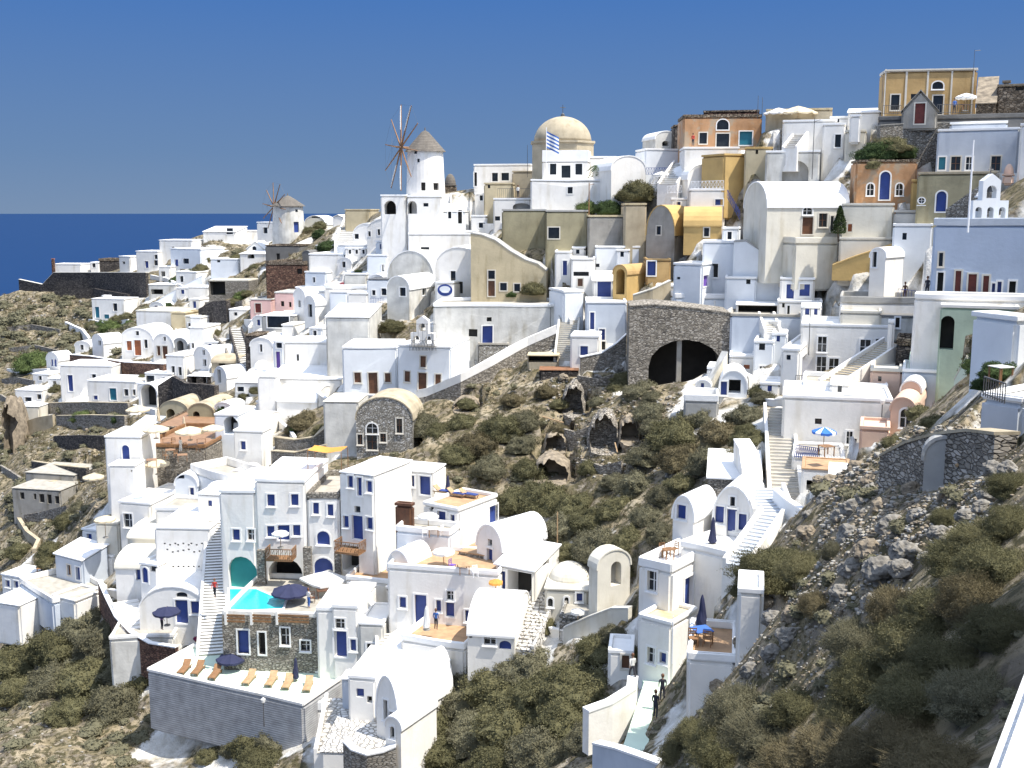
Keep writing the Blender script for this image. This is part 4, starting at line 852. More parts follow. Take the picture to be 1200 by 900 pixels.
B('white_building','long white two storey house with pale windows and thin pole','house',936,1045,452,380,8,-5,m='white',D=103,win=[(963.5,403.5,10,18,'w'),(1014,407,12,18,'w'),(962.5,430,11,24,'w'),(977,430,11,20,'w'),(1028,405,4,16,'w')],nick='long pale windows house')
B('house','white cube with tall blue door and black balcony',H,914,936,450,408,5,-22,D=100,xs=957,win=[(924,419,5,6,'w'),(943,431,7,30,'d')],nick='tall blue door cube')
B('house','small blue-grey block with square window below the blue retaining wall',H,882,906,440,399,5,-16,m='paleblue',D=109,xs=918,win=[(893,406,7,9,'w'),(893,434,6,10,'w')])
B('house','low white house with orange window between cave and blue retaining wall',H,854,884,442,416,5,-6,D=112,win=[(875,430,7,5,'o')])
St('stairs','long white diagonal stair on the right of the pale windows house',972,452,1048,402,2,22,D0=94,D1=99,m='white',tread='tan')
Tr('house','large white blank wall house with three small dark windows','house',915,1044,520,465,8,-3,m='white',roof='flat',D=86,win=[(959,494,8,7,'w'),(1016,500,6,9,'w'),(995.5,513,7,15,'w'),(1002,516,4,4,'w')],nick='white blank wall house')
Tr('terrace','blue-grey terrace wall above the large white blank wall house','terrace',940,1040,476,448,6,-3,m='paleblue',D=92,par=.5)
B('peach_house','peach barrel vault with dark arched door','house',1042,1070,512,467,8,-26,'bd',m='peach',rm='peach',D=82,xs=1089,win=[(1061,490,12,22,'A')],nick='peach barrel vault')
B('peach_house','small peach barrel vault with two windows behind the larger one','house',1055,1078,474,447,6,-26,'bd',m='peach',rm='white',D=86,xs=1092,win=[(1070,460,5,8,'w'),(1083,458,3,8,'w')])
B('peach_house','peach square block with tiny window left of the small peach vault','house',1018,1056,470,432,6,-4,m='peach',rm='cream',D=92,win=[(1031,444,4,6,'w')])
B('blue_block','saturated blue plastered block above the small peach vault','house',1056,1104,460,433,6,-4,m='bluewash_shade',D=89)
B('mint_house','pale mint green house with stepped parapet','house',1064,1126,446,420,8,-4,m='mint',rm='mint',D=90,nick='mint green house')
Wl('mint_wall','pale mint buttress wall rising to a point',[(1117,444,462,83),(1130,416,466,82),(1141,470,484,80)],.4,'mint','cream')
B('stone_house','dark stone walled box right of the diagonal stair','ruin',1049,1088,430,396,4,-4,m='darkstone',rm='stone',roof='terr',floor='stone',D=95)
B('cream_house','cream plastered low wall building under the wavy rim','house',984,1032,392,364,4,-2,m='cream',D=103.5,roof='flat',down=1.5)
B('dark_tower','white pillar with slanted white flag-like wall beside dark gap','wall',1039,1047,410,375,1,0,D=97)
# near right building with balcony
Nr=Tr('near_house','near shaded blue-white house with black balcony grille','house',1141,1192,575,462,6,-52,m='bluewash_shade',D=44,win=(),par=.3,floor='whiteroof',nick='near balcony house',down=3)  # bluish shade of the walls is mixed into their colour
B('near_wall','tall pale blue sunlit wall at the right picture edge','wall',1187,1215,445,370,3,20,m='paleblue',D=52)
# ================================================== stone arch
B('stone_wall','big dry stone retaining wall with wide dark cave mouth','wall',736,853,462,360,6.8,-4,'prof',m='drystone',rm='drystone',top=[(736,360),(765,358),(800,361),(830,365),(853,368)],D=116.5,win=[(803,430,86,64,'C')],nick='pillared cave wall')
Wl('rubble_wall','white capped rubble wall curving down left of the pillared cave',[(680,418,434,124),(705,413,430,124),(722,402,420,124),(734,391,408,124)],.6,'greystone','whiteroof',nick='white capped rubble wall')
B('house','tall blue plastered house with two purple windows',H,686,734,412,353,7,-3,m='bluewash_shade',xs=690 if 0 else None,win=[(694,376,5,20,'b'),(705.5,392,7,13,'b'),(706,405,7,10,'w')],D=131,nick='tall purple windows house')
B('ochre_vault','ochre barrel vault shop with brown arched front',H,718,734,352,311,6,-38,'bd',m='mustard',rm='ochre',D=136,xs=760,win=[(727,330,10,30,'V')],nick='ochre barrel shop')
B('ochre_house','ochre flat house with blue door above the dry stone wall',H,757,786,330,303,6,-3,m='ochre',D=137,win=[(763.5,313,10,20,'d')])
Wl('garden_wall','tan curved wall below the blue door of the ochre house',[(742,345,354,130),(765,338,350,130),(786,328,342,131)],.5,'tan','oldwhite')
B('house','white house with narrow blue door left of the ochre barrel shop',H,650,670,330,294,6,-4,win=[(662,314,5,17,'d')],D=145,nick='narrow blue door house')
B('house','white cube house with balcony rail and poster',H,669,697,340,302,6,-4,win=[(681,321,18,5,'w'),(680,331,6,9,'n')],D=141,nick='poster cube house')
B('house','white long flat house with blue-grey front above the white canopy',H,697,750,316,288,7,-6,m='paleblue',xs=752,D=144,win=[(700,311,5,4,'w')],nick='long flat canopy house')
B('shop','little blue shop with white canopy and blue shutters','shop',694,720,352,320,4,-4,m='white',roof='shed',rise=1,D=139,win=[(708,341,16,22,'b')],nick='blue shop')
Tr('terrace','stepped grey white wall beside the cobbled lane','terrace',660,684,385,340,5,20,m='paleblue',D=136,roof='flat')
B('arch_house','small blue vault cottage with blue shutters and dark doorway','house',843,875,465,435,5,-8,'bd',m='paleblue',D=104,rise=1.6,win=[(848,455,8,16,'b'),(861,453,14,16,'v')],nick='small blue vault cottage')
Tr('terrace','low grey blue terrace wall in front of the small blue vault cottage','terrace',801,842,480,462,4,-10,m='grey',rm='whiteroof',D=101)
Wl('plaster_wall','pale plastered slope wall between cave and small vault cottage',[(815,466,470,108),(836,440,462,108),(852,412,440,109)],.8,'cream','oldwhite')
# ================================================== pool hotel
H1=B('hotel','white pool hotel block with two rows of blue windows','hotel',261,303,706,574,9,-7,m='white',D=100,win=[(278,627,9,13,'b'),(296,627,9,13,'w'),(285,671,35,38,'t')],par=.3,nick='pool hotel left block')
H1b=B('hotel','white pool hotel middle block with raised upper storey','hotel',303,361,706,561,9,-5,m='white',D=99.6,win=[(317.5,585.5,9,14,'b'),(345,585.5,9,14,'b'),(318,622,9,13,'b'),(333,624,14,18,'d'),(348,622,9,13,'b'),(335,676,40,44,'V')],par=.3,nick='pool hotel middle block')
H2=B('hotel','white hotel block with arched blue window and stone capped roof','hotel',362,400,700,577,9,-3,m='white',rm='greystone',D=99.4,par=.6,win=[(370,596,7,14,'b'),(387,598,7,14,'b'),(379,631,15,16,'B'),(379,664,22,20,'B')],roof='terr',floor='paving',nick='arched window hotel block')
H3=B('hotel','tall white hotel block with wooden balcony and bright side wall','hotel',400,441,690,555,9,-24,m='white',D=98.5,xs=486,win=[(411,565,7,14,'b'),(422,571,6,22,'d'),(433.5,571,7,14,'b'),(419.5,598,7,8,'w'),(406,612,7,14,'b'),(419.5,619,13,28,'d'),(433.5,614,7,14,'b'),(410,655,22,30,'v')],par=.12,nick='tall wooden balcony block')
H3b=B('hotel','white upper hotel wing with blue doors facing the terrace','hotel',466,508,610,552,6,-14,m='white',D=104,xs=523,win=[(471,571,6,24,'d'),(483,564,7,13,'b'),(498.5,569,12,22,'d')],par=.12,nick='upper blue doors wing')
for x,y0,y1,w_,lb in ((307,645,700,9,'left'),(361,642,700,9,'middle'),(396,648,690,7,'right')):
    B('stone_pilaster','grey stone pilaster at the '+{'left':'right edge of the green pool arch','middle':'right of the dark hotel arch','right':'foot of the wooden balcony block'}[lb],'pilaster',x-w_/2,x+w_/2,y1,y0,.5,-5,m='greystone',D=98.4,down=.3,par=.01)
H4=Tr('terrace_house','white house with roof terrace and shaded blue door front','house',496,538,665,591,9,-34,m='white',D=97,xs=584,win=[(505,597,4,5,'w'),(517.5,612,10,26,'d'),(530.5,609,5,12,'b'),(578.5,605,10,26,'d')],par=.4,floor='terracotta',nick='roof terrace house')
H4b=Tr('terrace','pale blue terrace wall with white parasol below the roof terrace','terrace',464,528,668,618,5,-16,m='paleblue',D=94,par=.6,xs=540,win=[(478,613,5,6,'w')],nick='white parasol terrace')
B('wood_screen','dark brown timber screen block at left end of the white parasol terrace','screen',463,483,640,590,.8,-18,m='brown',D=96,roof='flat',rm='brown')
H6=B('house','white barrel roofed house with shaded left gable and slim blue door',H,559,588,680,616,10,-44,'bd',m='white',D=91,xs=640,rise=1.9,win=[(574,636,5,8,'w'),(574,658,7,30,'d')],nick='upper barrel house')
H6b=B('house','white barrel roofed house with dark timber porch and brown ceiling',H,580,626,706,652,8,-30,'shed',m='white',D=87.5,xs=656,rise=1.0,win=[(589,682,7,26,'d'),(609,687,28,34,'v'),(640,659,7,7,'w')],nick='timber porch house')
B('pavilion','small stone cabin with red timber roof beside white parasol','cabin',538,570,672,640,4,-28,m='greystone',rm='terracotta',D=92,roof='open',floor='terracotta',win=(),nick='stone cabin')
H7=Tr('white_house','long white undulating house with many blue doors','house',455,585,742,664,6,-12,m='white',D=88,par=.5,win=[(472,706,8,13,'b'),(493,714,14,34,'d'),(514,710,6,14,'b'),(527.5,698,8,11,'w'),(527.5,714,10,18,'d'),(550,722,10,14,'b')],floor='terracotta',nick='long blue doors house')
H7b=B('house','white barrel roofed upper room above the long blue doors house',H,455,480,690,646,7,-30,'bd',m='white',D=90,rise=1.8,xs=506,win=(),nick='upper barrel room')
H8=B('house','white barrel vault with round hollow shadow at the edge of the big bushes',H,548,603,775,715,7,-10,'bw',m='white',D=80,rise=2.0,win=[(551,746,5,5,'U'),(574,750,14,12,'w'),(592,756,14,10,'B')],nick='bush-edge vault')
H10=Tr('pool_deck','stone walled pool deck of the hotel with wooden fence posts','terrace',262,372,772,716,10,-6,m='greystone',rm='white',D=90.5,par=.5,floor='paving',win=[(285,752,13,28,'d'),(307,754,8,26,'D'),(334,746,10,20,'w'),(358,757,11,12,'w')],nick='pool deck')
H11=B('house','white arched stair house with blue door and square window',H,372,398,780,712,6,-4,m='white',D=89,win=[(396,731,0,0,'w')],par=.3)
H11b=B('house','white house with big blue double door beside curved stairs',H,390,421,778,709,6,-8,m='white',D=88.6,win=[(398.5,731,11,12,'w'),(399,754,15,32,'d'),(414,756,7,14,'b')],par=.3,nick='double blue door house')
B('house','white house with grey shaded terrace window left of the curved stairs',H,421,450,778,730,5,-6,m='oldwhite',D=88.2,win=[(438,762,16,16,'w')],par=.2)
St('stairs','curved white stairs right of the double blue door house',464,740,412,704,1.8,15,D0=90,D1=95,m='white',tread='grey')
St('stairs','lower white stair flight ending by the bottom vaults',460,772,458,742,2.2,9,D0=86.5,D1=89,m='white',tread='oldwhite')
Tr('terrace','white terrace with wooden bar counter and loungers above the curved stairs','terrace',405,456,706,676,4,-14,m='white',D=96,par=.5,floor='terracotta',nick='lounger bar terrace')
H12=Tr('sun_terrace','sun lounger terrace on the long grey block retaining wall','terrace',175,356,846,803,6,-25,down=2.5,m='planked',rm='white',D=87,par=.35,floor='mint',nick='sun lounger terrace')
Tr('terrace','white walled end of the sun lounger terrace with grass patch','terrace',353,378,862,822,4,-6,m='white',D=85.5,par=.8,floor='oldwhite')
H13=B('house','white barrel vault with arched fanlight over wide blue door',H,165,246,752,688,8,-4,'bd',m='white',D=101,rise=2.6,win=[(213,697,13,6,'A'),(213,717,15,28,'d'),(228.5,712,10,15,'b')],nick='fanlight blue door vault')
Tr('terrace','curved terrace with dark shade below the fanlight vault','terrace',128,205,764,744,6,6,m='oldwhite',rm='white',D=99,par=.4,floor='paving',nick='curved shade terrace')
Wl('parapet_wall','long curved white parapet along the scrub slope below the fanlight vault',[(115,680,688,112),(124,700,710,108),(135,722,734,104),(152,740,756,100),(175,753,768,98),(206,758,772,96.5)],.4,'redstone','whiteroof',nick='curved scrub parapet')
St('stairs','broad white steps inside the long curved parapet',163,742,146,704,2.6,9,D0=101,D1=107,m='white',tread='white',side=())
H14=B('house','cream white house with square blue window and blue door',H,136,184,684,652,6,-4,m='white',D=108,rm='cream',roof='bw',rise=1.2,win=[(148,660.5,10,13,'b'),(162.5,667,7,26,'d')],nick='square blue window vault')
B('house','little white cube with black square window and blue arch door',H,164,186,694,660,4,-20,m='white',D=105,win=[(170,674,7,18,'a'),(179,667,7,7,'w')])
H15=B('pigeon_house','big white stepped dovecote wall dotted with small dark holes','dovecote',184,249,694,618,9,-4,m='white',D=106,par=.2,win=[(x,y,2.4,2.0,'x') for x,y in [(193+i*5.2+(i%3),637+(i%2)*1.6) for i in range(11)]+[(196+i*6.3,644+(i*7%4)) for i in range(9)]+[(203+i*6,664+(i*5%5)) for i in range(6)]],nick='dotted dovecote')
H16=B('house','white cube house with round topped blue door on the left hotel terrace',H,127,170,602,511,6,-3,m='white',D=125,win=[(147.5,532.5,9,22,'a')],par=.2,nick='round topped blue door house')
B('house','white curved retaining wall house under the round topped blue door',H,130,162,612,545,3,-3,m='white',D=121.5,par=.15,win=[(154,552,2,2,'x')])
B('house','cream house with flat cream roof and grey curved front',H,113,140,642,612,5,-6,m='cream',D=120,rm='cream')
B('house','white house with grey shaded corner between parasol terraces',H,140,178,620,588,6,-14,m='white',D=118,win=[(150,610,10,16,'w')])
Tr('terrace','long cream terrace vault roof above the square blue window vault','terrace',150,206,640,622,7,-6,m='cream',rm='cream',roof='bw',rise=.8,D=113)
H17=B('tower_house','white tower house with one purple window right of the round tables',H,275,310,560,504,6,-10,m='white',D=127,xs=322,win=[(285,522,6,10,'b')],nick='purple window tower')
B('house','white rounded vault behind the purple window tower',H,275,310,512,488,6,-10,'bw',m='white',D=136,rise=1.4)
B('house','grey shaded arch house right of the parasol restaurant',H,252,280,520,485,6,-8,m='paleblue',D=134,win=[(271,498,18,22,'V')])
H19=Tr('curved_terrace','curving pale blue walled terrace above the dovecote','terrace',224,270,592,550,5,-42,m='paleblue',rm='white',D=119,par=1.,nick='curving blue terrace')
H23=B('house','white house with small windows and white bowl roof by the long stairs',H,232,262,612,570,5,-10,'dome',m='white',D=112,rise=.9,win=[(246,590,5,7,'b')],nick='bowl roof house')
B('house','small white arched house with blue door below the parasol restaurant',H,206,232,590,556,6,-8,'bd',m='paleblue',D=120,rise=1.2,win=[(225,578,5,13,'d'),(211,557,10,8,'w')],nick='little arched house')
Tr('terrace','small white terrace with blue lounger left of the bowl roof house','terrace',182,240,612,594,5,-8,m='white',D=115,par=.5)
B('gate_house','little white gatehouse with blue loungers at the head of the long stairs','house',262,285,612,588,3,-6,m='white',D=104.5,roof='terr',floor='terracotta',par=.6)
St('stairs','very long straight white stairs between dovecote and pool hotel',247,768,257,608,2.1,46,D0=94,D1=109,m='concrete',tread='whiteroof',par=.15,wm='white')
H20=B('house','white sloping roofed house with blue front at the lower left edge',H,66,98,690,644,9,-32,m='bluewash_shade',rm='whiteroof',D=118,xs=130,roof='shed',rise=.9,win=[(81,668,4,12,'n'),(91.5,672,5,15,'d')],nick='lower left sloping roof house')
Tr('terrace','pale blue walled terrace with chairs left of the sloping roof house','terrace',24,62,712,688,6,-46,m='bluewash_shade',rm='white',D=114,down=2,par=.7,nick='lower left chair terrace')
B('house','white striped steps house at the far lower left edge',H,-12,24,735,700,5,-20,down=2,m='white',D=112,roof='open',floor='whiteroof',nick='left edge house')
Tr('terrace','shingle grey triangular terrace under the sloping roof house','terrace',60,88,716,700,4,-30,m='white',rm='white',D=111,down=2,par=.3)
R1=Tr('restaurant_terrace','brown restaurant terrace crowded with beige parasols','terrace',168,242,560,520,13,-6,m='drystone',rm='wood',D=129,par=.5,floor='deck',nick='parasol restaurant')
R2=Tr('restaurant_terrace','upper terracotta restaurant terrace with closed parasol','terrace',176,250,522,500,12,-6,m='stone',rm='stone',D=143,par=.3,floor='deck')
B('stair_shed','blue slanted staircase roof behind the restaurant','roof',150,172,508,494,4,-20,'shed',m='bluewash_shade',rm='bluewash_shade',rise=1.2,D=146)
# bottom vaults
V1=B('house','tall narrow barrel vault with teal arched front at the bottom centre',H,442,466,870,793,9,-34,'bd',m='white',D=76,xs=530,rise=3.2,win=[(452,832,5,24,'w'),(459,845,5,22,'d')],nick='tall narrow bottom vault')
V2=B('house','white vault shoulder left of the tall narrow bottom vault',H,408,441,838,792,6,-10,'flat',m='white',D=79,win=[(422,812,9,10,'b'),(433,820,6,8,'D')],nick='blue window bottom house')
B('house','little blue domed shrine box above the bottom vaults','shrine',400,412,805,789,1.6,-8,'dome',m='bluewash_shade',rise=.5,D=81)
V3=B('house','lowest white vault with small arched dark window',H,452,470,876,841,6,-30,'bd',m='white',D=72,xs=512,win=[(460,858,5,14,'A')],nick='lowest white vault')
B('house','smooth white curved roof between curved stairs and the bottom vaults',H,436,520,815,775,9,-14,'bw',m='white',D=82,rise=1.6,nick='smooth curved roof')
Tr('terrace','white stepped terrace with curved wall above the smooth roof','terrace',470,545,784,748,6,-20,m='white',D=83.5,par=.6,floor='terracotta',nick='stepped curved terrace')
B('terrace_paving','broad white paved yard with stone slabs below the bottom vaults','yard',376,452,905,872,8,-4,m='white',roof='open',floor='whitestone',D=74)
Wl('curved_wall','curved white bench wall with pebble filled planter at the bottom',[(402,868,878,73),(412,878,888,72),(430,884,893,71.5),(450,880,890,71.5),(464,874,884,71.5)],.5,'greystone','whiteroof',nick='pebble planter')
St('stairs','broken white cobbled stairs down to the paved yard',392,884,404,818,2.6,14,D0=77,D1=83,m='white',tread='whitestone')
# speckled stairs, round house
St('stairs','winding white stairs with dark stone spots beside the timber porch house',606,764,652,664,1.8,26,D0=80,D1=92,m='white',tread='whitestone',nick=None) if 0 else St('stairs','winding white stairs with dark stone spots beside the timber porch house',608,762,655,664,1.9,26,D0=80,D1=92,m='whitestone',tread='whitestone')
B('round_house','cream house with shallow round roof and three small windows','house',638,690,726,672,6,-8,'dome',m='cream',rm='cream',D=84.5,rise=1.4,win=[(645,706,6,10,'A'),(664,705,5,11,'A'),(679,700,7,10,'b')],nick='cream round roof house')
B('cream_tower','small cream rounded tower with arched recess above the scrub','tower',700,738,692,645,4,28,'bd',m='cream',rm='cream',D=80,xs=690,rise=1.2,win=[(722,672,12,28,'W')],nick='cream rounded tower')
Wl('garden_wall','rough white wall winding below the cream round roof house',[(660,735,742,80),(690,722,730,79),(716,712,722,78),(736,712,722,77)],.5,'cream','oldwhite')
Tr('terrace','shaded stone terrace with blue door right of the cream round house','terrace',655,700,742,722,5,-10,m='palestone',D=81,par=.3)
# ================================================== lower right houses
A1=B('house','white shaded cube house with chairs on its roof',H,745,784,760,650,7,48,m='white',D=66,xs=742,win=[],nick='rooftop chairs house') if 0 else None
A1=Tr('cube_house','white cube house with blue shaded front and rooftop chairs','house',745,784,800,656,6.5,-38,m='white',D=71,xs=846,par=.25,win=[(764,681,11,24,'w'),(762,767,9,19,'w'),(777,771,8,13,'b'),(807,696,10,40,'d','R'),(836,697,6,11,'w','R')],floor='whiteroof',pw=.3,nick='rooftop chairs house')
A2=Tr('balcony_block','white lower block with tan floored balcony','house',746,786,798,723,3,-38,m='white',xs=816,par=.35,win=[(763,768,9,19,'w'),(777,771,8,13,'b')],floor='sand',nick='tan balcony block')
A3=B('house','white smooth right wing of the cube house with blue shadowed recess',H,862,893,760,690,3,8,m='white',nick='smooth white wing')
A4=Tr('terrace','white breakfast terrace with folded navy parasol and blue table','terrace',806,864,812,765,5,4,m='white',par=.5,floor='terracotta',nick='breakfast terrace')
B('entrance_wall','low white block with iron gate at the end of the footpath','gate',712,742,795,762,3,-8,m='white',win=[(733,775,9,18,'n')],nick='iron gate block')
V4=B('vault_house','white barrel vault with big blue door and shuttered windows','house',835,880,642,571,7,-26,'bd',m='white',D=76,xs=897,rise=2.6,win=[(858.5,588,6,12,'w'),(842.5,603,12,20,'b'),(857.5,615,12,40,'d'),(869.5,612,11,20,'b')],nick='big blue door vault')
V5=B('vault_house','smaller white barrel vault with one blue window','house',788,812,632,582,6,-36,'bd',m='white',D=76,xs=838,rise=1.6,win=[(798.5,600,11,17,'b')],nick='one blue window vault')
V6=Tr('terrace','smooth white terrace in front of the big blue door vault','terrace',797,864,672,641,5,-40,m='white',D=72,par=.5,floor='whiteroof',nick='vault terrace')
B('fan_roof','white fan shaped sloping roof like a tent above the vaults','roof',829,892,572,548,6,-12,'shed',m='greystone',rm='whiteroof',rise=.9,D=81,nick='white fan roof')
Wl('white_fin','tall white curved fin wall rising beside the stone stairs',[(888,548,566,80),(884,525,560,82),(877,514,545,84)],1.2,'white','whiteroof')
St('stairs','pale blue painted stairs curving up beside the big blue door vault',862,664,905,602,1.3,15,D0=68,D1=74,m='white',tread='bluewash_shade')
St('stairs','upper pale blue steps turning left above the painted stairs',907,604,896,572,2.4,9,D0=74,D1=78,m='white',tread='bluewash_shade')
St('stairs','long grey cobbled stairs climbing beside the dark green scrub',921,588,912,478,2.0,28,D0=77,D1=93,m='white',tread='paving')
Wl('parapet_wall','ragged white parapet wall right of the pale blue painted stairs',[(905,572,590,76),(920,585,605,74),(935,595,615,72),(948,602,624,70)],.4,'paleblue','whiteroof')
Tr('terrace','small white terrace with blue railing and striped parasol','terrace',928,990,550,534,5,-4,m='white',D=81,par=.3,nick='striped parasol terrace')
B('house','white walled enclosure with orange clay roof strip',H,938,996,576,550,4,-3,m='white',rm='terracotta',D=76,roof='flat',par=.1,win=[(952,569,14,12,'v')],nick='clay strip enclosure')
B('house','small white wedge roof beside the rocky slope',H,971,1000,580,556,3,-8,m='white',D=72,roof='shed',rise=1)
B('peach_wall','peach coloured low wall block right of the white blank wall house','wall',1006,1042,530,500,4,-4,m='peach',D=80)
Wl('path_wall','white footpath wall bending beside the cream slope',[(690,833,840,62),(718,823,832,63),(745,806,818,64.5),(747,792,806,66)],.6,'white','whiteroof')
Wl('path_wall','white wall with blue side at the very bottom of the footpath',[(694,870,900,55),(720,876,900,53.5),(760,890,912,51),(800,905,925,49)],.5,'bluewash_shade','whiteroof')
B('path_slab','pale mint painted concrete footpath running down to the white wall','path',738,772,880,868,.6,0,m='mint',rm='mint',D=57,roof='open',floor='mint') if 0 else None
# ruin wall at the right foreground
Wl('rubble_wall','tumbled grey brown rubble wall with timber lying against it',[(1030,532,556,47),(1060,516,550,45),(1095,506,545,42),(1130,502,548,40),(1163,506,552,38)],.9,'drystone','tan',nick='tumbled rubble wall',cat='ruin')
o_=at(1152,905,2.25); b_=at(1201,778,1.0); b_=b_*(o_[2]/b_[2]); e_=(b_-o_)/np.linalg.norm(b_-o_); pl=empty('parapet',o_,math.atan2(e_[1],e_[0]),'whitewashed speckled parapet of the viewing terrace in the near corner','parapet')
q=MB().box(-.5,2.2,-.9,0,-1.4,0); q.bv=.03; q.obj('parapet_wall','speckle',pl)
vh=empty('house',(7.3,8,-16.5),0,'white house with the viewing terrace standing right of the near slope','house'); MB().prism([(-2.2,0),(9,0),(14,12.5),(3.4,12.5)],-4,15.5,'z').obj('wall','white',vh)
# ================================================== smaller houses packed between the others
def S_(label,xa,xb,yb,yt,d=5,yaw=-18,roof='flat',m='white',win=(),**k): return B('house',label,H,xa,xb,yb,yt,d,yaw,roof,m,win,**k)
S_('tiny white cube with blue door below the diagonal stair wall',222,234,362,350,4,-20,win=[(228,357,4,8,'d')])
S_('low white flat house left of the pink house',268,290,372,362,6,-12,win=[(276,368,4,4,'w')])
S_('small white vault below the pink house',296,312,384,370,6,-20,'bd',win=[(303,378,4,7,'d')],xs=326)
S_('flat white roof in front of the shaded porch house',312,338,402,391,5,-8,win=[(322,398,4,5,'w')])
S_('pale blue cube just under the tall grey ended vault',362,378,398,384,5,-16,m='paleblue',win=[(369,391,4,7,'w')])
S_('little white house with two windows under the bluish flat house',384,404,378,366,5,-10,win=[(389,372,3,5,'w'),(398,372,3,5,'w')])
S_('narrow white vault left of the bluish flat house',376,388,352,338,6,-22,'bd',win=[(382,345,3,5,'w')],xs=398)
S_('white stepped house right of the brown stone house foot',346,362,348,336,5,-14,win=[(354,343,4,5,'w')])
S_('small white house with brown door over the big blank white block',370,392,296,287,5,-8,win=[(378,292,3,6,'n')])
S_('white low wall house between the chapel and the high headland house',226,246,300,292,5,-8,m='oldwhite')
S_('flat white house under the wide headland house',206,228,347,337,5,-12,win=[(214,342,4,5,'b')])
S_('small white vault over the blank grey gable',176,192,366,354,5,-14,'bd',win=[(183,361,4,6,'d')],xs=206)
S_('low white annex right of the brown-doored vaults',224,242,398,388,5,-10,win=[(232,394,4,5,'w')])
S_('small white house above the pergola ruin',238,256,412,400,5,-12,win=[(246,406,4,6,'b')])
S_('white cube beside the teal door house right end',160,176,462,449,5,-16,win=[(167,456,5,7,'w')])
S_('little white porch house left of the blue door terrace house',56,72,456,443,4,-10,win=[(64,450,4,7,'v')])
S_('small white house above the far left annex',38,58,448,438,5,-14,win=[(47,443,4,5,'w')])
S_('white low vault above the blue-shuttered little vault',88,106,412,400,5,-18,'bd',win=[(96,407,4,6,'w')],xs=118)
S_('small white vault right of the red hedge terrace',432,450,336,322,6,-14,'bd',win=[(440,330,4,7,'w')])
S_('pale blue small house below the twin window vault',440,456,294,282,5,-10,m='paleblue',win=[(447,289,4,6,'d')])
S_('white flat house with three windows left of the twin window vault',404,430,300,290,5,-8,win=[(410,295,3,5,'w'),(418,295,3,5,'w'),(426,295,3,5,'w')])
S_('white small vault in front of the stepped white stairs',396,412,316,302,6,-16,'bd',win=[(403,310,4,7,'w')],xs=424)
S_('little white cube above the ochre curved house left end',544,558,284,270,4,-10,win=[(551,277,4,6,'w')])
S_('small white house under the horizon house',556,574,238,226,5,-10,win=[(564,232,4,6,'w')])
S_('white cube with blue door on the lane right of the long grey wall',654,670,372,356,4,-12,win=[(661,365,5,11,'d')])
S_('small white roof room beside the narrow blue door house',670,686,300,289,4,-8,win=[(677,295,4,5,'w')])
S_('pale blue cube over the blue shop',722,738,304,292,5,-8,m='paleblue',win=[(729,298,4,6,'w')])
S_('white low house left of the blue window terrace',786,806,246,232,5,-10,win=[(795,240,5,7,'d')])
S_('little pale blue house right of the orange barrel',846,866,284,266,5,-14,m='paleblue',win=[(855,276,5,9,'w')])
S_('small white terrace house left of the purple door house',768,790,346,334,4,-10,win=[(778,340,5,7,'b')])
S_('white house with blue shutters under the blue door cafe',938,962,372,358,4,-10,win=[(946,365,5,8,'b'),(956,365,4,8,'b')])
S_('small pale blue house between awning cafe and tall door cube',904,922,404,390,4,-16,m='paleblue',win=[(912,397,4,7,'d')])
S_('low white kitchen house with dark door below the cave right end',828,848,444,430,4,-14,win=[(838,437,5,10,'D')])
S_('white flat house below the tall blue door cube',890,914,462,448,4,-14,win=[(902,455,5,8,'b')])
S_('white vault with blue window left of the small vault cottage',816,832,458,446,4,-20,'bd',win=[(823,452,4,6,'b')],xs=842)
S_('white wash house at the lower end of the diagonal stair',972,996,462,448,4,-18,win=[(984,456,5,8,'w')])
S_('small white house with blue shutters above the purple window tower',300,322,486,470,5,-10,win=[(308,478,4,6,'b')])
S_('white vault over the restaurant right corner',252,272,486,472,5,-18,'bd',win=[(261,480,5,8,'w')],xs=288)
S_('white low house left of the rubble cave house roof',352,384,452,440,5,-6,win=[(364,446,5,6,'w')])
S_('small white vault left of the pool hotel top',268,286,566,552,4,-16,'bd',win=[(276,560,4,7,'b')])
S_('white block with two blue windows under the curving blue terrace',176,204,596,576,4,-14,win=[(184,586,6,9,'b'),(196,586,5,8,'w')])
S_('little white house with blue door above the lower left sloping roof',96,116,640,620,4,-20,win=[(105,632,6,13,'d')])
S_('small white house with two blue windows at the lower left edge',2,26,694,674,4,-24,win=[(9,684,5,8,'b'),(19,685,5,8,'b')],down=2)
S_('white low house left of the square blue window vault',116,134,668,650,4,-14,win=[(124,660,5,10,'d')])
S_('white house behind the upper barrel house',604,628,648,630,5,-20,win=[(614,640,5,8,'b')])
S_('small white kitchen vault left of the bush-edge vault',524,546,768,748,4,-16,'bd',win=[(534,759,7,12,'b')])
S_('white stair landing house with blue window below the pool deck right end',452,472,708,688,4,-20,win=[(460,698,6,9,'b')])
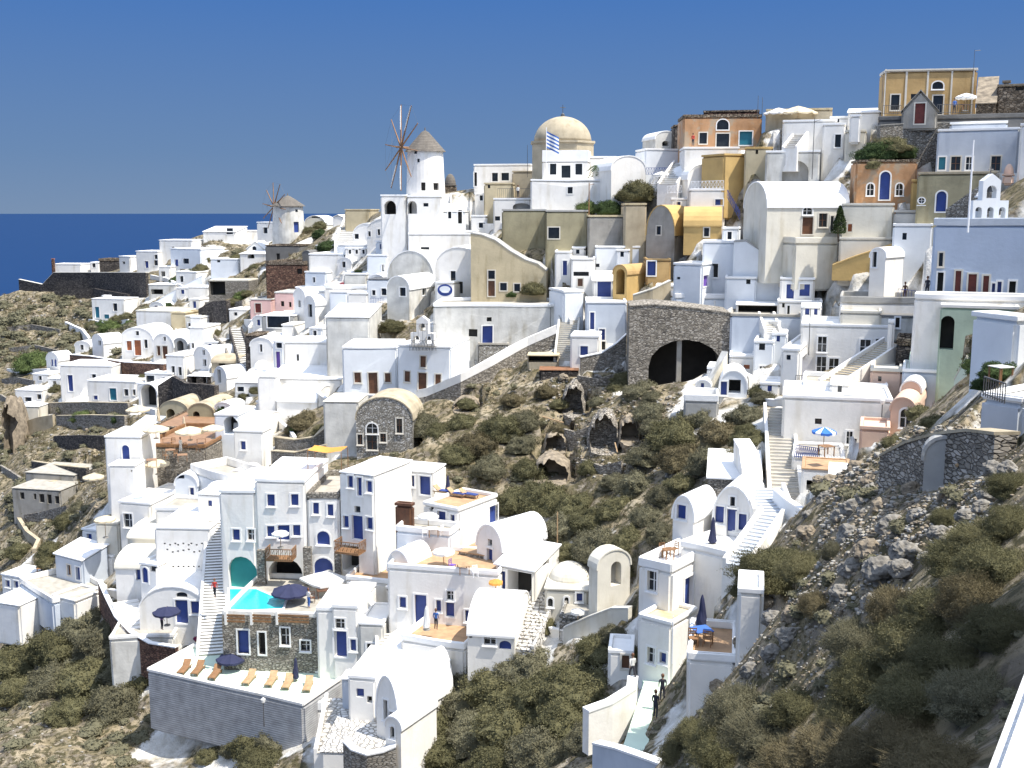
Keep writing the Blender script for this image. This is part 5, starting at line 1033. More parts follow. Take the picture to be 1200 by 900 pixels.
# ================================================== garden walls, small stairs between the houses
for lb,pts in (('low white yard wall before the lone chimney cottage',[(104,374,380),(125,378,384),(150,374,380)]),
('white terrace edge wall below the white house with the two vault doors',[(118,420,424),(145,424,428),(176,424,428)]),
('white yard wall in front of the long vaulted house',[(226,436,442),(246,438,444),(270,432,438)]),
('white wall stepping down left of the dark stone stairs',[(250,392,400),(262,404,412),(268,418,426)]),
('white parapet wall under the pink house',[(286,374,379),(304,376,381),(324,370,375)]),
('pale wall along the lane below the two-hole stone ruin',[(240,354,359),(262,356,361),(284,352,357)]),
('white yard wall under the small domed chapel',[(286,446,452),(302,448,454),(322,444,450)]),
('white parapet in front of the niche block',[(330,440,445),(356,442,447),(384,438,443)]),
('white curved wall below the teal-door house right end',[(156,474,479),(168,477,482),(182,480,485)]),
('low wall along the headland houses path',[(176,322,326),(196,326,330),(216,336,340)]),
('white lane wall left of the grey-ended vault',[(412,372,378),(430,376,382),(452,376,382)]),
('white parapet under the fan-fronted house',[(500,274,279),(522,276,281),(548,274,279)]),
('white wall in front of the low arch terrace',[(566,262,267),(585,262,267),(606,258,263)]),
('white lane wall beside the poster cube house',[(656,346,352),(664,360,366),(668,374,380)]),
('pale blue parapet before the tall blue block',[(790,354,359),(812,356,361),(838,352,357)]),
('white parapet along the lane above the blue retaining wall',[(858,374,378),(884,376,380),(912,376,380)]),
('white low wall under the tall blue door cube',[(888,466,471),(906,468,473),(930,464,469)]),
('white wall beside the foot of the long diagonal stair',[(958,462,467),(976,464,469),(1000,460,465)]),
('white garden wall above the small vault cottage',[(842,432,436),(858,430,434),(878,440,445)]),
('white yard wall right of the rounded shoulder block',[(326,492,498),(338,502,508),(344,512,518)]),
('white parapet on the lane left of the pool hotel',[(238,600,606),(246,606,612),(262,606,612)]),
('white courtyard wall below the square blue window vault',[(126,690,696),(146,694,700),(168,696,702)]),
('curved white wall under the white parasol terrace',[(462,672,678),(480,678,684),(500,676,682)]),
('white parapet wall before the bush-edge vault',[(522,776,782),(536,782,788),(552,780,786)]),
('white wall of the lane right of the stepped curved terrace',[(500,756,762),(516,764,770),(530,772,778)]),
('rough white garden wall under the cream round roof house left corner',[(634,730,736),(646,736,742),(662,738,744)]),
('grey stone garden wall in the scrub below the square cave',[(652,500,506),(672,506,512),(690,500,506)]),
('tumbled stone wall in the scrub below the round cave',[(680,538,546),(704,546,554),(728,540,548)]),
('tan stone wall between the rusty roof and the pillared cave',[(676,440,448),(700,444,452),(722,438,446)]),
('dry stone wall on the bare left slope above the cistern',[(2,444,449),(20,442,447),(40,446,451)]),
('long dry stone wall low on the bare left slope',[(0,462,467),(10,468,473),(20,474,479)]),
('dry stone step across the upper left slope',[(4,384,388),(36,380,384),(70,386,390)]),
('dry stone step across the middle left slope',[(10,408,412),(40,404,408),(66,410,414)]),
('crumbled terrace step left of the ruined cliff house',[(0,545,551),(12,552,558),(24,560,566)]),
('tan terrace step under the five-holed ruined house',[(24,604,609),(48,600,605),(78,592,597)])):
    st='stone' in lb or 'crumb' in lb or 'tan' in lb
    Wl('stone_wall' if st else 'garden_wall',lb,pts,.35,'drystone' if st else 'white',None if st else 'whiteroof')
St('stairs','small white steps beside the pink house',296,386,306,372,1.2,8,m='white',tread='oldwhite')
St('stairs','small white steps left of the teal-door house',96,474,104,458,1.2,8,m='white',tread='oldwhite')
St('stairs','white steps right of the twin window vault',470,296,480,276,1.3,9,m='white',tread='oldwhite')
St('stairs','white steps between the long vaulted house and the pergola ruin',248,444,256,420,1.2,10,m='white',tread='oldwhite')
St('stairs','white steps below the blue door cafe',906,392,898,370,1.3,9,m='white',tread='oldwhite')
St('stairs','white steps left of the curving blue terrace',196,612,214,588,1.3,10,m='white',tread='oldwhite')
St('stairs','white steps under the stepped curved terrace',534,790,524,760,1.3,10,m='white',tread='oldwhite')
# ================================================== windmills
def windmill(label,px0,px1,yb,yt,ycap,hub,rp,m,cap,D,wins,naz=-62,n=12,sail=True):
    cx=(px0+px1)/2; p=at(cx,yb,D); k=D/F; H=at(cx,yt,D)[2]-p[2]; r1=(px1-px0)/2*k; root=empty('windmill',p,0,label,'windmill'); LM.append((label.split(' beside')[0][:30],cx,yb-30,D))
    b=MB(); b.lathe([(r1*1.08,-4),(r1*1.08,0),(r1*1.02,H*.5),(r1*.97,H)],32); me=b.mesh('tower'); c=MB()
    parts=[]
    for wx,wy,ww,wh,kk in wins:
        a=math.asin(max(-.95,min(.95,(wx-cx)*k/r1))); z=at(cx,wy,D)[2]-p[2]; T=lambda q,t,a=a:(math.sin(a)*(r1*1.0+t)+math.cos(a)*q[0],-math.cos(a)*(r1*1.0+t)+math.sin(a)*q[0],q[1])
        W=ww*k/max(.4,math.cos(a)); h=wh*k; pr=[(-W/2,z-h/2),(W/2,z-h/2),(W/2,z+h/2),(-W/2,z+h/2)]; c.prism(pr,.5,-.35,fr=T); parts.append((pr,T,kk))
    me=carve(me,c.mesh('c')); me.materials.clear(); me.materials.append(MT[m]); me.polygons.foreach_set('material_index',[0]*len(me.polygons)); o=bpy.data.objects.new('tower',me); COL.objects.link(o); o.parent=root
    for pr,T,kk in parts: MB().prism(pr,-.35,-.28,fr=T).obj(WK[kk][3],WK[kk][0],root)
    Hc=at(cx,ycap,D)[2]-p[2]; MB().lathe([(r1*1.12,H-.12),(r1*1.05,H+.1),(r1*.62,H+(Hc-H)*.5),(r1*.2,Hc-.25),(.12,Hc),(.05,Hc+.5)],28,jit=.025).obj('thatched_cap',cap,root)
    hp=at(hub[0],hub[1],D-.8); ctr=Vector(hp)-Vector(p); a=R(naz); ax=Vector((math.sin(a),-math.cos(a),.10)).normalized(); side=Vector((ax.y,-ax.x,0)).normalized(); up=side.cross(ax).normalized(); up=up if up.z>0 else -up
    MB().tube([ctr+ax*.9,Vector((0,0,ctr.z-.15))],.16,8).obj('axle','wood',root)
    rad_=rp*k; sl=[]
    for i in range(n):
        t=2*math.pi*i/n+.12; d=side*math.cos(t)+up*math.sin(t); q=MB(); q.tube([ctr,ctr+d*rad_],.15,5,.08); so=q.obj('sail_arm','wood',root); sl.append(ctr+d*rad_)
        if sail and i in(2,3,7,8): 
            MB().tube([ctr+d*rad_*.42+ax*.1,ctr+d*rad_*.7+ax*.14,ctr+d*rad_*.97+ax*.1],.10,7,.07).obj('furled_sail','cloth',so)
    q=MB()
    for i in range(n): q.tube([sl[i],sl[(i+1)%n]],.012,3); q.tube([sl[i],ctr+ax*1.6],.010,3)
    q.obj('rigging','metal',root); MB().tube([ctr,ctr+ax*1.7],.07,6,.03).obj('bowsprit','wood',root)
FOOT.append((at(497,245,176)[:2]-np.array([0,3.]),np.array([1.,0]),np.array([0,1.]),7,7,at(497,245,176)[2],1))
windmill('large white windmill with grey thatched cap and twelve bare sail arms',478,520,232,177,153,(470,173),50,'white','thatch',176,[(489,179,3.5,4,'w'),(492.5,189,3,4,'w'),(498,219,5,9,'D'),(512,219,6,8,'D')],naz=-62,n=10)
windmill('small cream windmill with ragged thatched cap near the horizon',321,356,276,241,229,(321,242),28,'oldwhite','thatch',236,[(351,247,2.5,3,'w'),(350,266,5,12,'b')],naz=-50,n=10,sail=False)
B('windmill_ruin','brown thatched windmill stump behind the big windmill','ruin',520,534,228,203,4,0,'dome',m='stone',rm='thatch',rise=2,D=186)
# domed church
def dome():
    cx=659; D=170; k=D/F; p=at(cx,215,D); root=empty('domed_church',p,0,'tan stone church with large round dome on octagonal drum','church'); r=34*k; zt=at(cx,168,D)[2]-p[2]; zz=at(cx,138,D)[2]-p[2]; n=8; LM.append(('domed church',cx,180,D))
    v=[]; 
    b=MB(); R2=36*k
    b.prism([(R2*1.04*math.cos(2*math.pi*(i+.5)/8),R2*1.04*math.sin(2*math.pi*(i+.5)/8)) for i in range(8)],-4,zt-.1,'z'); b.obj('drum','tan',root)
    MB().prism([(R2*1.09*math.cos(2*math.pi*(i+.5)/8),R2*1.09*math.sin(2*math.pi*(i+.5)/8)) for i in range(8)],zt-.1,zt+.22,'z').obj('cornice','tan',root)
    hh=zz-zt; MB().lathe([(r*.97*math.cos(t*math.pi/28),.2+zt-.02+hh*math.sin(t*math.pi/28)) for t in range(14)],48).obj('dome','tan',root,smooth=True)
    MB().lathe([(.35,zz+.1),(.28,zz+.5),(.1,zz+.7)],10).tube([(0,0,zz+.5),(0,0,zz+1.9)],.05,5).tube([(-.4,0,zz+1.5),(.4,0,zz+1.5)],.05,5).obj('cross','metal',root)
dome()
# flag
p=at(640,214,161); root=empty('flag_pole',p,0,'flagpole with blue and white striped flag before the dome','flag'); k=161/F
MB().tube([(0,0,0),(0,0,62*k)],.05,6).obj('pole','paintwhite',root)
fl=MB(); fw=MB(); H_=58*k
for s in range(9):
    q=fl if s%2==0 else fw; z1=H_-s*.26; vs=[]
    for i in range(9):
        x=.06+i*.22; y=.14*math.sin(i*.9); dz=-.11*i; vs+=[(x,y,z1+dz-.26),(x,y,z1+dz)]
    q.poly(vs,[(2*i,2*i+2,2*i+3,2*i+1) for i in range(8)])
fl.obj('flag_blue_stripes','bluecloth',root); fw.obj('flag_white_stripes','cloth',root)
# bell balcony on the centre church
def bells(name,label,px,pyb,pyt,wpx,D,yaw,n,m='white',tiers=1,balc=False):
    p=at(px,pyb,D); k=D/F; W=wpx*k; H=(pyb-pyt)*k; root=empty(name,p,R(yaw),label,'belfry'); hh=H/ (tiers+.35); b=MB().prism([(-W/2,0),(W/2,0),(W/2,hh)]+([(W/4,hh),(W/4,hh*2),(0,H),(-W/4,hh*2),(-W/4,hh)] if tiers==2 else [(0,H)])+[(-W/2,hh)],0,.8); c=MB(); bl=[]
    for t in range(tiers):
        m_=n if t==0 else 1
        for i in range(m_):
            w=(W if t==0 else W/2)/m_; x=-(W if t==0 else W/2)/2+(i+.5)*w; a=w*.55; z0=t*hh+hh*.12; pr=[(x-a/2,z0),(x+a/2,z0)]+arc(a,a/2,8,x,z0+hh*.38); c.prism(pr,-.5,1.5); bl.append((x,z0+hh*.38+a/2,a))
    me=carve(b.mesh('belfry_wall'),c.mesh('c')); me.materials.clear(); me.materials.append(MT[m]); me.polygons.foreach_set('material_index',[0]*len(me.polygons)); o=bpy.data.objects.new('belfry_wall',me); COL.objects.link(o); o.parent=root
    for x,z,a in bl: MB().lathe([(a*.33,-a*.62),(a*.24,-a*.45),(a*.18,-a*.15),(.03,-.02)],12,(x,.4,z)).obj('bell','metal',root)
    MB().tube([(0,.4,H-.1),(0,.4,H+.6)],.05,5).tube([(-.2,.4,H+.35),(.2,.4,H+.35)],.05,5).obj('cross','metal',root)
    return root
bells('bell_gable','white bell gable with three arched bells on the church roof',495,405,370,29,Ch2.C[1]-.6,-13,2,tiers=2)
rail('black iron bell balcony frame over the church door',480,511,411,411,10,m='metal',n=6,D=Ch2.C[1]-1.1,h_m=3.2); rail('lower black lattice under the bell balcony of the church',480,511,411,411,10,m='metal',n=8,D=Ch2.C[1]-1.4,h_m=1.2,style='cross')
bells('bell_tower','pale blue stepped bell tower with stacked arches on the blue church',1160,258,205,42,93,3,3,m='paleblue',tiers=2)
B('shrine','small pale blue domed box beside the stepped bell tower','shrine',1141,1152,257,224,1.4,3,'dome',m='paleblue',rise=.5,D=94,down=.5)
rail('small black balcony grille under the long grey wall blue door',561,592,406,406,8,m='metal',n=8,style='cross',D=141.5)
# emblem on the white wall
p=at(521.5,340,143); root=empty('round_sign',p,R(-10),'oval blue painted emblem sign on the white wall','sign')
MB().prism([(1.0*math.cos(t*math.pi/12),.78*math.sin(t*math.pi/12)) for t in range(24)],-.05,.02).obj('sign_board','blue',root); MB().prism([(.72*math.cos(t*math.pi/12),.12+.42*math.sin(t*math.pi/12)) for t in range(24)],-.09,-.055).obj('emblem','paleblue',root); MB().prism([(.5*math.cos(t*math.pi/12)+.05,-.22+.14*math.sin(t*math.pi/12)) for t in range(24)],-.12,-.095).obj('emblem_mark','paintwhite',root)
# balcony of wood
def balcony(label,x0,x1,yf,D,yaw=-6,m='wood',depth=1.5,h=1.0):
    a=at(x0,yf,D); b=at(x1,yf,D); L_=b[0]-a[0]; root=empty('balcony',a,R(yaw),label,'balcony'); MB().box(0,L_,-depth,0,-.16,0).obj('floor',m,root)
    for kx,(p0,p1) in enumerate((((0,-depth),(L_,-depth)),((0,-depth),(0,0)),((L_,-depth),(L_,0)))):
        q=MB(); P0=Vector((*p0,0)); P1=Vector((*p1,0)); q.tube([P0+Vector((0,0,h)),P1+Vector((0,0,h))],.05,4); n=int((P1-P0).length/.22)+1
        for i in range(n+1): 
            c=P0.lerp(P1,i/n); q.tube([c,c+Vector((0,0,h))],.028,4)
            if i<n and i%2==0: q.tube([c+Vector((0,0,.1)),P0.lerp(P1,min(1,(i+2)/n))+Vector((0,0,h-.05))],.025,4)
        q.obj('railing',m,root)
    return root
balcony('light wooden balcony of the tall hotel block',401,432,641,98.5,-20)
balcony('wooden balcony with dark mat under the white hotel parasol',317,348,650,99.2,-5)
# fence segments of the pool deck
for i,(x0,x1) in enumerate(((266,286),(296,317),(326,362))):
    q=MB(); a=at(x0,731,90.2); b=at(x1,731,89.8); L_=b[0]-a[0]; root=empty('wood_fence',a,R(-6),['short wooden fence panel at the left of the pool deck edge','wooden fence panel in the middle of the pool deck edge','long wooden fence panel at the right of the pool deck edge'][i],'fence')
    for j in range(3): q.box(0,L_,0,.05,.15+j*.27,.32+j*.27)
    q.obj('boards','wood',root); MB().box(-.2,0,-.05,.25,-.1,1.1).obj('post','white',root)
# pool
p0=at(300,718,94.5); zw=H10.zf+.02
pts=[(269,691),(300,691),(318,699),(336,700),(331,714),(270,717)]
W3=[on(zw,x,y) for x,y in pts]; c0=W3[0]
wv=[(p[0]-c0[0],p[1]-c0[1],0) for p in W3]; N6=len(wv)
o=MB().poly([(x,y,.05) for x,y,z in wv]+[(x,y,-1.) for x,y,z in wv],[tuple(range(N6)),tuple(range(2*N6-1,N6-1,-1))]+[(i,i+N6,(i+1)%N6+N6,(i+1)%N6) for i in range(N6)]).obj('pool_water','water'); o.location=Vector([float(v) for v in c0]); tag(o,None,None,kind='structure')
rm=MB(); n=len(wv)
cxm=sum(w[0] for w in wv)/n; cym=sum(w[1] for w in wv)/n
for i in range(n):
    a=wv[i]; b=wv[(i+1)%n]; e=lambda q:(cxm+(q[0]-cxm)*1.08,cym+(q[1]-cym)*1.12)
    A=e(a);B2=e(b); rm.poly([(a[0],a[1],.1),(b[0],b[1],.1),(B2[0],B2[1],.1),(A[0],A[1],.1),(a[0],a[1],-.1),(b[0],b[1],-.1),(B2[0],B2[1],-.1),(A[0],A[1],-.1)],[(0,1,2,3),(7,6,5,4),(0,4,5,1),(2,6,7,3)])
o=rm.obj('pool_edge','whiteroof'); o.location=Vector([float(v) for v in c0]); tag(o,'white rim around the turquoise hotel pool','pool rim')
# ================================================== parasols
U=umbrella
G1='beige parasols over the restaurant'
for a in ((162,475,490,18,'flat beige parasol nearest the cream domed ruin vault end',R2),(183,500,514,20,'beige parasol beside the slanted blue staircase roof',R1),(223,504,516,22,'wide beige parasol in the middle of the restaurant terrace',R1),(250,502,514,17,'pale parasol at the right end of the restaurant terrace',R1),(185,538,556,19,'beige parasol lowest on the parasol restaurant terrace',R1)):
    U(a[4],a[0],a[1],a[2],a[3]*.8,'beigecloth',D={R2:139,R1:126}[a[5]],group=None)
U('closed beige parasol left of the brown cave vaults',186,478,496,4,'beigecloth',D=146,closed=True)
U('closed beige parasol in front of the second brown cave vault',216,488,506,5,'beigecloth',D=142,closed=True)
U('beige parasol standing alone over the dark hollow left of the round topped blue door',110,556,570,13,'beigecloth',D=134)
U('white parasol on the hotel wooden balcony',329,626,642,10.5,'cloth',D=97.7)
U('large square white parasol beside the swimming pool',382,671,690,26,'cloth',on_=H10,shape='square')
U('purple-blue parasol with spokes behind the swimming pool edge',341,687,706,24,'navycloth',on_=H10)
U('navy parasol shading the fanlight blue door',196,711,733,17,'navycloth',D=98)
U('navy parasol with white scalloped edge on the lounger terrace',272,765,789,19,'navycloth',D=91)
U('folded dark purple parasol between the wooden loungers',347,771,800,4.5,'navycloth',D=88.5,closed=True)
U('white parasol on the pale blue terrace under the roof terrace house',502,600,622,13,'cloth',D=95)
U('folded navy parasol on the roof terrace house',525,557,578,5,'navycloth',on_=H4,closed=True)
U('white rounded parasol above the long blue doors house',520,645,664,14,'cloth',D=89.5)
U('folded white parasol leaning before the long blue doors house',500,710,738,8,'cloth',D=84.5,closed=True)
U('blue and white striped parasol on the small railing terrace',965,502,526,14.5,'stripes',D=82)
U('folded navy parasol on the vault terrace',835,606,638,5,'navycloth',on_=V6,closed=True)
U('folded navy parasol on the breakfast terrace',822,697,742,9,'navycloth',on_=A4,closed=True)
U('square white cafe parasol on the dark rimmed terrace',1007,317,343,20,'cloth',on_=CT,shape='square')
U('white parasol on the yellow mansion terrace',1131,109,130,12,'cloth',D=124)
U('white parasol half hidden at the blue cafe on the ridge',775,205,216,10,'cloth',D=149)
U('open white-brown canopy parasol on the skyline house',935,124,140,22,'beigecloth',D=145)
U('cream parasol at skyline left of the brown canopy',912,129,142,17,'cloth',D=146)
U('white little parasol near the cream round roof house',677,724,738,9,'cloth',D=80)
U('orange shade parasol on the timber porch terrace',581,689,702,9,'orangecloth',D=86)
U('beige canopy parasol in front of the cream block on the left slope',124,604,630,13,'beigecloth',D=117)
# shade sails
p=at(361,550,104); root=empty('shade_sail',p,R(-8),'orange shade sail over the bench beside the hotel roof','shade sail')
vs=[(x*.42,y*.55,1.9-.05*(4-abs(x-4))+.04*math.sin(y*2)-(.25*math.sin(math.pi*x/8)*math.sin(math.pi*y/4))) for x in range(9) for y in range(5)]
MB().poly(vs,[(i*5+j,i*5+5+j,i*5+6+j,i*5+j+1) for i in range(8) for j in range(4)]).obj('sail','orangecloth',root)
for x,y in((0,0),(3.36,0),(0,2.2),(3.36,2.2)): MB().tube([(x,y,-.5),(x,y,1.8)],.04,5).obj('pole','wood',root)
# ================================================== furniture
GL='wooden loungers on the long grey walled terrace'
for i,(x,y) in enumerate(((292,799),(318,801),(337,804),(361,807))):
    lounger(['first wooden lounger right of the navy parasol','second wooden lounger right of the navy parasol','wooden lounger just left of the folded purple parasol','rightmost wooden lounger by the red flower bed'][i],x,y,H12,-8+i*3,m='palewood',group=GL)
for i,(x,y) in enumerate(((216,787),(232,788),(252,793))): lounger(['leftmost faded lounger on the long grey walled terrace','second faded lounger left of the navy parasol','lounger in the shade of the navy parasol'][i],x,y,H12,-5,m='wood',group=GL)
lounger('orange wooden sun lounger beside the big blue double door',388,779,None,60,m='deck')
for x,y,l in ((519,579,'blue cushioned lounger by the folded roof parasol'),(535,582,'blue lounger in the middle of the roof terrace'),(549,583,'rightmost blue lounger on the roof terrace')): lounger(l,x,y,H4,60,cush='blue')
for x,y,l in((426,690,'blue lounger behind the lounger bar terrace wall'),(443,686,'second blue lounger beside the orange bar'),(413,696,'blue lounger nearest the square white parasol')): lounger(l,x,y,on_=None,rz=60,cush='blue')
for x,y,l in((598,706,'blue cushion lounger on the timber porch terrace'),(612,709,'wooden lounger on the timber porch terrace')): lounger(l,x,y,on_=None,rz=60,cush='blue',m='deck')
for x,y,b_,l in ((777,652,A1,'left slatted chair on the cube house roof'),(790,650,A1,'right slatted chair on the cube house roof')): chair(l,x,y,b_,20 if x<780 else -60)
table('round-topped wooden table between the roof chairs',783,655,A1,'wood',.35)
table('blue topped table on the breakfast terrace',822,752,A4,'wood',.5,cloth='bluecloth')
for x,y,l in((812,752,'left wooden chair at the blue breakfast table'),(829,752,'right wooden chair at the blue breakfast table')): chair(l,x,y+5,A4,0 if x<820 else 160)
for x,y,l in((378,700,'dark table under the square white parasol'),(400,700,'table right of the square white parasol')): table(l,x,y,H10,'brown',.5)
for i,(x,y) in enumerate(((366,706),(390,706),(410,703))): chair(['dark chair left of the table under the square parasol','dark chair in front of the square parasol','dark chair at the right rim of the pool deck'][i],x,y,H10,i*70,m='brown')
for i,(x,y) in enumerate(((196,520),(210,526),(226,528),(200,534),(236,520),(178,546),(214,540),(190,512))): table(['brown table nearest the round topped blue door house','brown table behind the lowest beige parasol','brown table near the curving blue terrace','brown table left in the restaurant middle','brown table at the restaurant right corner','brown table under the lowest beige parasol','brown table at the restaurant front railing','brown table below the slanted blue staircase roof'][i],x,y,R1,'deck',.55)
for i,(x,y) in enumerate(((203,522),(218,528),(232,530),(194,538),(206,536))): chair(['wood chair left in the beige parasol restaurant','wood chair beside the restaurant middle table','wood chair near the curving blue terrace wall','wood chair next to the lowest beige parasol','wood chair in front of the restaurant middle table'][i],x,y,R1,i*50)
chair('white garden chair on the cafe terrace near purple door house',486,738,None,0,D=86,m='paintwhite') if 0 else None
rail('blue railing around the striped parasol terrace',931,960,536,540,8,m='blue',n=12,style='cross',D=80.5)
rail('white and blue railing before the striped parasol',960,988,540,538,8,m='paintwhite',n=8,style='cross',D=80.5)
rail('blue railing beside white dressed figure at the square parasol cafe',1052,1072,350,352,8,m='blue',n=5,D=106)
rail('black balustrade in front of the tall blue door cube',932,948,452,452,8,m='metal',n=7,D=99)
rail('black grille panel on the near balcony house',1152,1177,464,473,8,m='metal',n=9,D=41.5,D1=40,h_m=.75)
rail('dark blue railings of the ridge cafe',757,782,205,205,8,m='blue',n=8,style='cross',D=151)
rail('blue railing on the blue-white terrace steps below the ridge',852,867,232,258,8,m='blue',n=8,style='cross',D=130)
rail('iron railing along the yellow mansion terrace front',1034,1056,134,134,8,m='metal',n=10,D=123.5); rail('iron railing along the yellow mansion terrace right part',1098,1140,133,133,8,m='metal',n=16,D=123.5)
table('wooden table with white top on the near balcony house',1172,448,Nr,'wood',.4,cloth='cloth')
B('sunshade_box','weathered wooden hatch beside near balcony','bench',1166,1190,448,440,.6,-30,D=42,m='brown',roof='flat',rm='wood') if 0 else None
# ================================================== people
person('person in white shirt and dark shorts walking up the footpath by iron gate',741,797,D=66,rz=200,pose='walk')
person('person in brown clothes standing on the dark rimmed cafe terrace',1060,352,D=107,rz=160,top='brown',bottom='brown')
person('dark clothed person sitting by the big blue church left corner',1086,348,D=95,rz=180,top='darkcloth')
person('person in purple clothes sitting under the curved shade on the terrace',190,738,D=98,rz=150,top='purplecloth',bottom='darkcloth')
person('person standing on the ridge balcony of the low arch terrace',607,232,D=156.5,rz=170,top='cloth')
person('person in blue shirt beside the folded white parasol',511,738,D=85,rz=160,top='bluecloth')
person('dark figure with pale hat standing at the bottom of the footpath',768,842,D=61,rz=140,top='darkcloth')
person('dark clothed person just above the figure with pale hat',776,822,D=64,rz=180,top='darkcloth')
# ================================================== poles, lamps
lamp('thin tall white pole before the round window mustard house',1135,258,164,D=91,name='pole',cat='pole',m='paintwhite',head=False,r=.09)
lamp('dark street lamp pole beside the diagonal stair house',952,200,138,D=131,arm=True,head=False,name='street_lamp')
lamp('thin cross shaped utility pole in front of the olive window building',690,254,214,D=150,arm=True,head=False,name='pole',cat='pole',m='wood',r=.09)
lamp('pole before the cream cafe in front of long pale windows house',948,404,362,D=103,head=False,name='pole',cat='pole')
lamp('rust red gate pole near speckled white stairs',1032,512,474,D=84,head=True)
lamp('leaning pale timber utility pole in the dark scrub',816,580,528,D=92,head=False,arm=True,name='pole',cat='pole',m='palewood',r=.07)
lamp('slender wooden pole left of the dark scrub valley',653,640,600,D=93,head=False,name='pole',cat='pole',m='palewood',r=.07)
lamp('lamp post on the edge of the upper cobbled stairs',645,380,360,D=138)
lamp('angled floodlight pole under the grey block wall',309,838,824,D=84,head=True)
lamp('thin pole on the white balcony block corner',788,760,722,D=66,head=False,name='pole',cat='pole',m='paintwhite',r=.05)
lamp('antenna mast above the antenna house',1034,110,84,D=128,head=False,arm=True,name='antenna',cat='antenna',r=.03)
lamp('tall antenna above the yellow mansion roof end',1141,80,58,D=132,head=False,arm=True,name='antenna',cat='antenna',r=.03)
lamp('thin pair mast right end of the orange ruin',888,130,112,D=146,head=False,name='antenna',cat='antenna',r=.04)
lamp('second thin mast at right end of the orange ruin',893,132,114,D=147,head=False,name='antenna',cat='antenna',r=.04)
lamp('thin mast left of the dome church',618,200,170,D=172,head=False,name='antenna',cat='antenna',r=.04)
# concrete pillar in the cave
p=at(795,440,117.2); k=117.2/F; root=empty('concrete_pillar',p,0,'pale concrete pillar propping the stone cave roof','pillar'); MB().box(-.25,.25,-.25,.25,-1,46*k).obj('shaft','palestone' if 0 else 'concrete',root)
# caves: rock faced mounds with deep hollow mouths
def cave(label,px,py,wp,hp,D=None,m='palestone',cat='cave',yaw=-5,dep=4.5,wall=1.22,top=1.08,nm='cave'):
    p=pos(px,py+hp/2,D); k=p[1]/F; W=wp*k; Hh=hp*k; y=R(yaw); u=np.array([math.cos(y),math.sin(y)]); v=np.array([-u[1],u[0]])
    root=empty(nm,p,y,label,cat); r=random.Random(px); n=18; ww=W*wall/2; hh=Hh*top
    inn=[(W/2*math.cos(math.pi*i/n)*(1+.10*r.uniform(-1,1)),Hh*math.sin(math.pi*i/n)**.75*(1+.07*r.uniform(-1,1))) for i in range(n+1)]
    import bmesh
    bm=bmesh.new(); bmesh.ops.create_icosphere(bm,subdivisions=4,radius=1); sd=Vector((px,py,1)); q=MB(); ix={}
    for vtx in bm.verts:
        dd=vtx.co.normalized(); k_=1+.10*mn.noise(dd*2+sd)+.07*mn.noise(dd*5+sd)+.05*mn.noise(dd*12+sd)+.03*mn.noise(dd*25+sd); ix[vtx.index]=len(q.v); q.v.append((dd.x*k_*ww,dep*.95+dd.y*k_*dep*1.05,dd.z*k_*hh*(1.05 if dd.z>0 else .8)))
    for f_ in bm.faces: q.f.append(tuple(ix[vv.index] for vv in f_.verts))
    bm.free()
    c=MB(); c.prism([(W/2*1.02,-.05)]+inn+[(-W/2*1.02,-.05)],-1,dep); me=carve(q.mesh('rock_face'),c.mesh('c')); me.materials.clear(); me.materials.append(MT[m]); me.polygons.foreach_set('material_index',[0]*len(me.polygons))
    o=bpy.data.objects.new('rock_face',me); COL.objects.link(o); o.parent=root; FOOT.append((p[:2],u,v,ww*2,dep+1.5,p[2],1.2,'n')); LM.append((nm.replace('_',' '),px,py,p[1]))
0 and cave('wide dark cave mouth under the big dry stone wall with pillar inside',800,428,96,70,D=118.5,m='stone',yaw=0,dep=7,wall=1.16,top=1.14,nm='pillared_cave')
cave('squarish dark cave mouth among rubble below the rusty roof',671,472,24,32,m='drystone',nm='square_cave')
cave('round dark cave arch in the middle of the scrub slope',708,512,34,40,m='drystone',nm='round_cave',yaw=-4)
cave('small dark arched hollow right of the round cave arch',738,510,22,22,m='rock',nm='small_hollow')
cave('low dark hollow half hidden by scrub beneath the round cave',650,523,26,20,m='rock',nm='low_hollow')
cave('dark cave slit below the ramp right of the rubble cave house',541,478,26,10,m='rock',nm='cave_slit')
cave('broad shadowed hollow in the scrub above the hotel terrace',645,556,40,24,m='rock',nm='broad_hollow')
cave('dark rock overhang at the far left edge of the ruined terraces',4,505,16,60,m='rock',nm='overhang')
B('arched_niche','rounded grey plaster niche standing in the tumbled rubble wall','niche',1081,1131,573,514,.7,8,'bd',m='grey',rm='grey',D=41.3,win=())
# leaning timbers
for i,(x,y,D_,l) in enumerate(((1145,545,41,'pale timber beam leaning on the tumbled rubble wall'),(722,528,105,'fallen timber beam below the round cave arch'),(648,495,111,'pale timber beams below the squarish cave'))):
    p=pos(x,y,D_); root=empty('timber_beam',p,R(30+60*i),l,'beam'); MB().tube([(-1.2,0,.1),(1.3,0,1.2 if i==0 else .5)],.07,6).obj('beam','palewood',root)

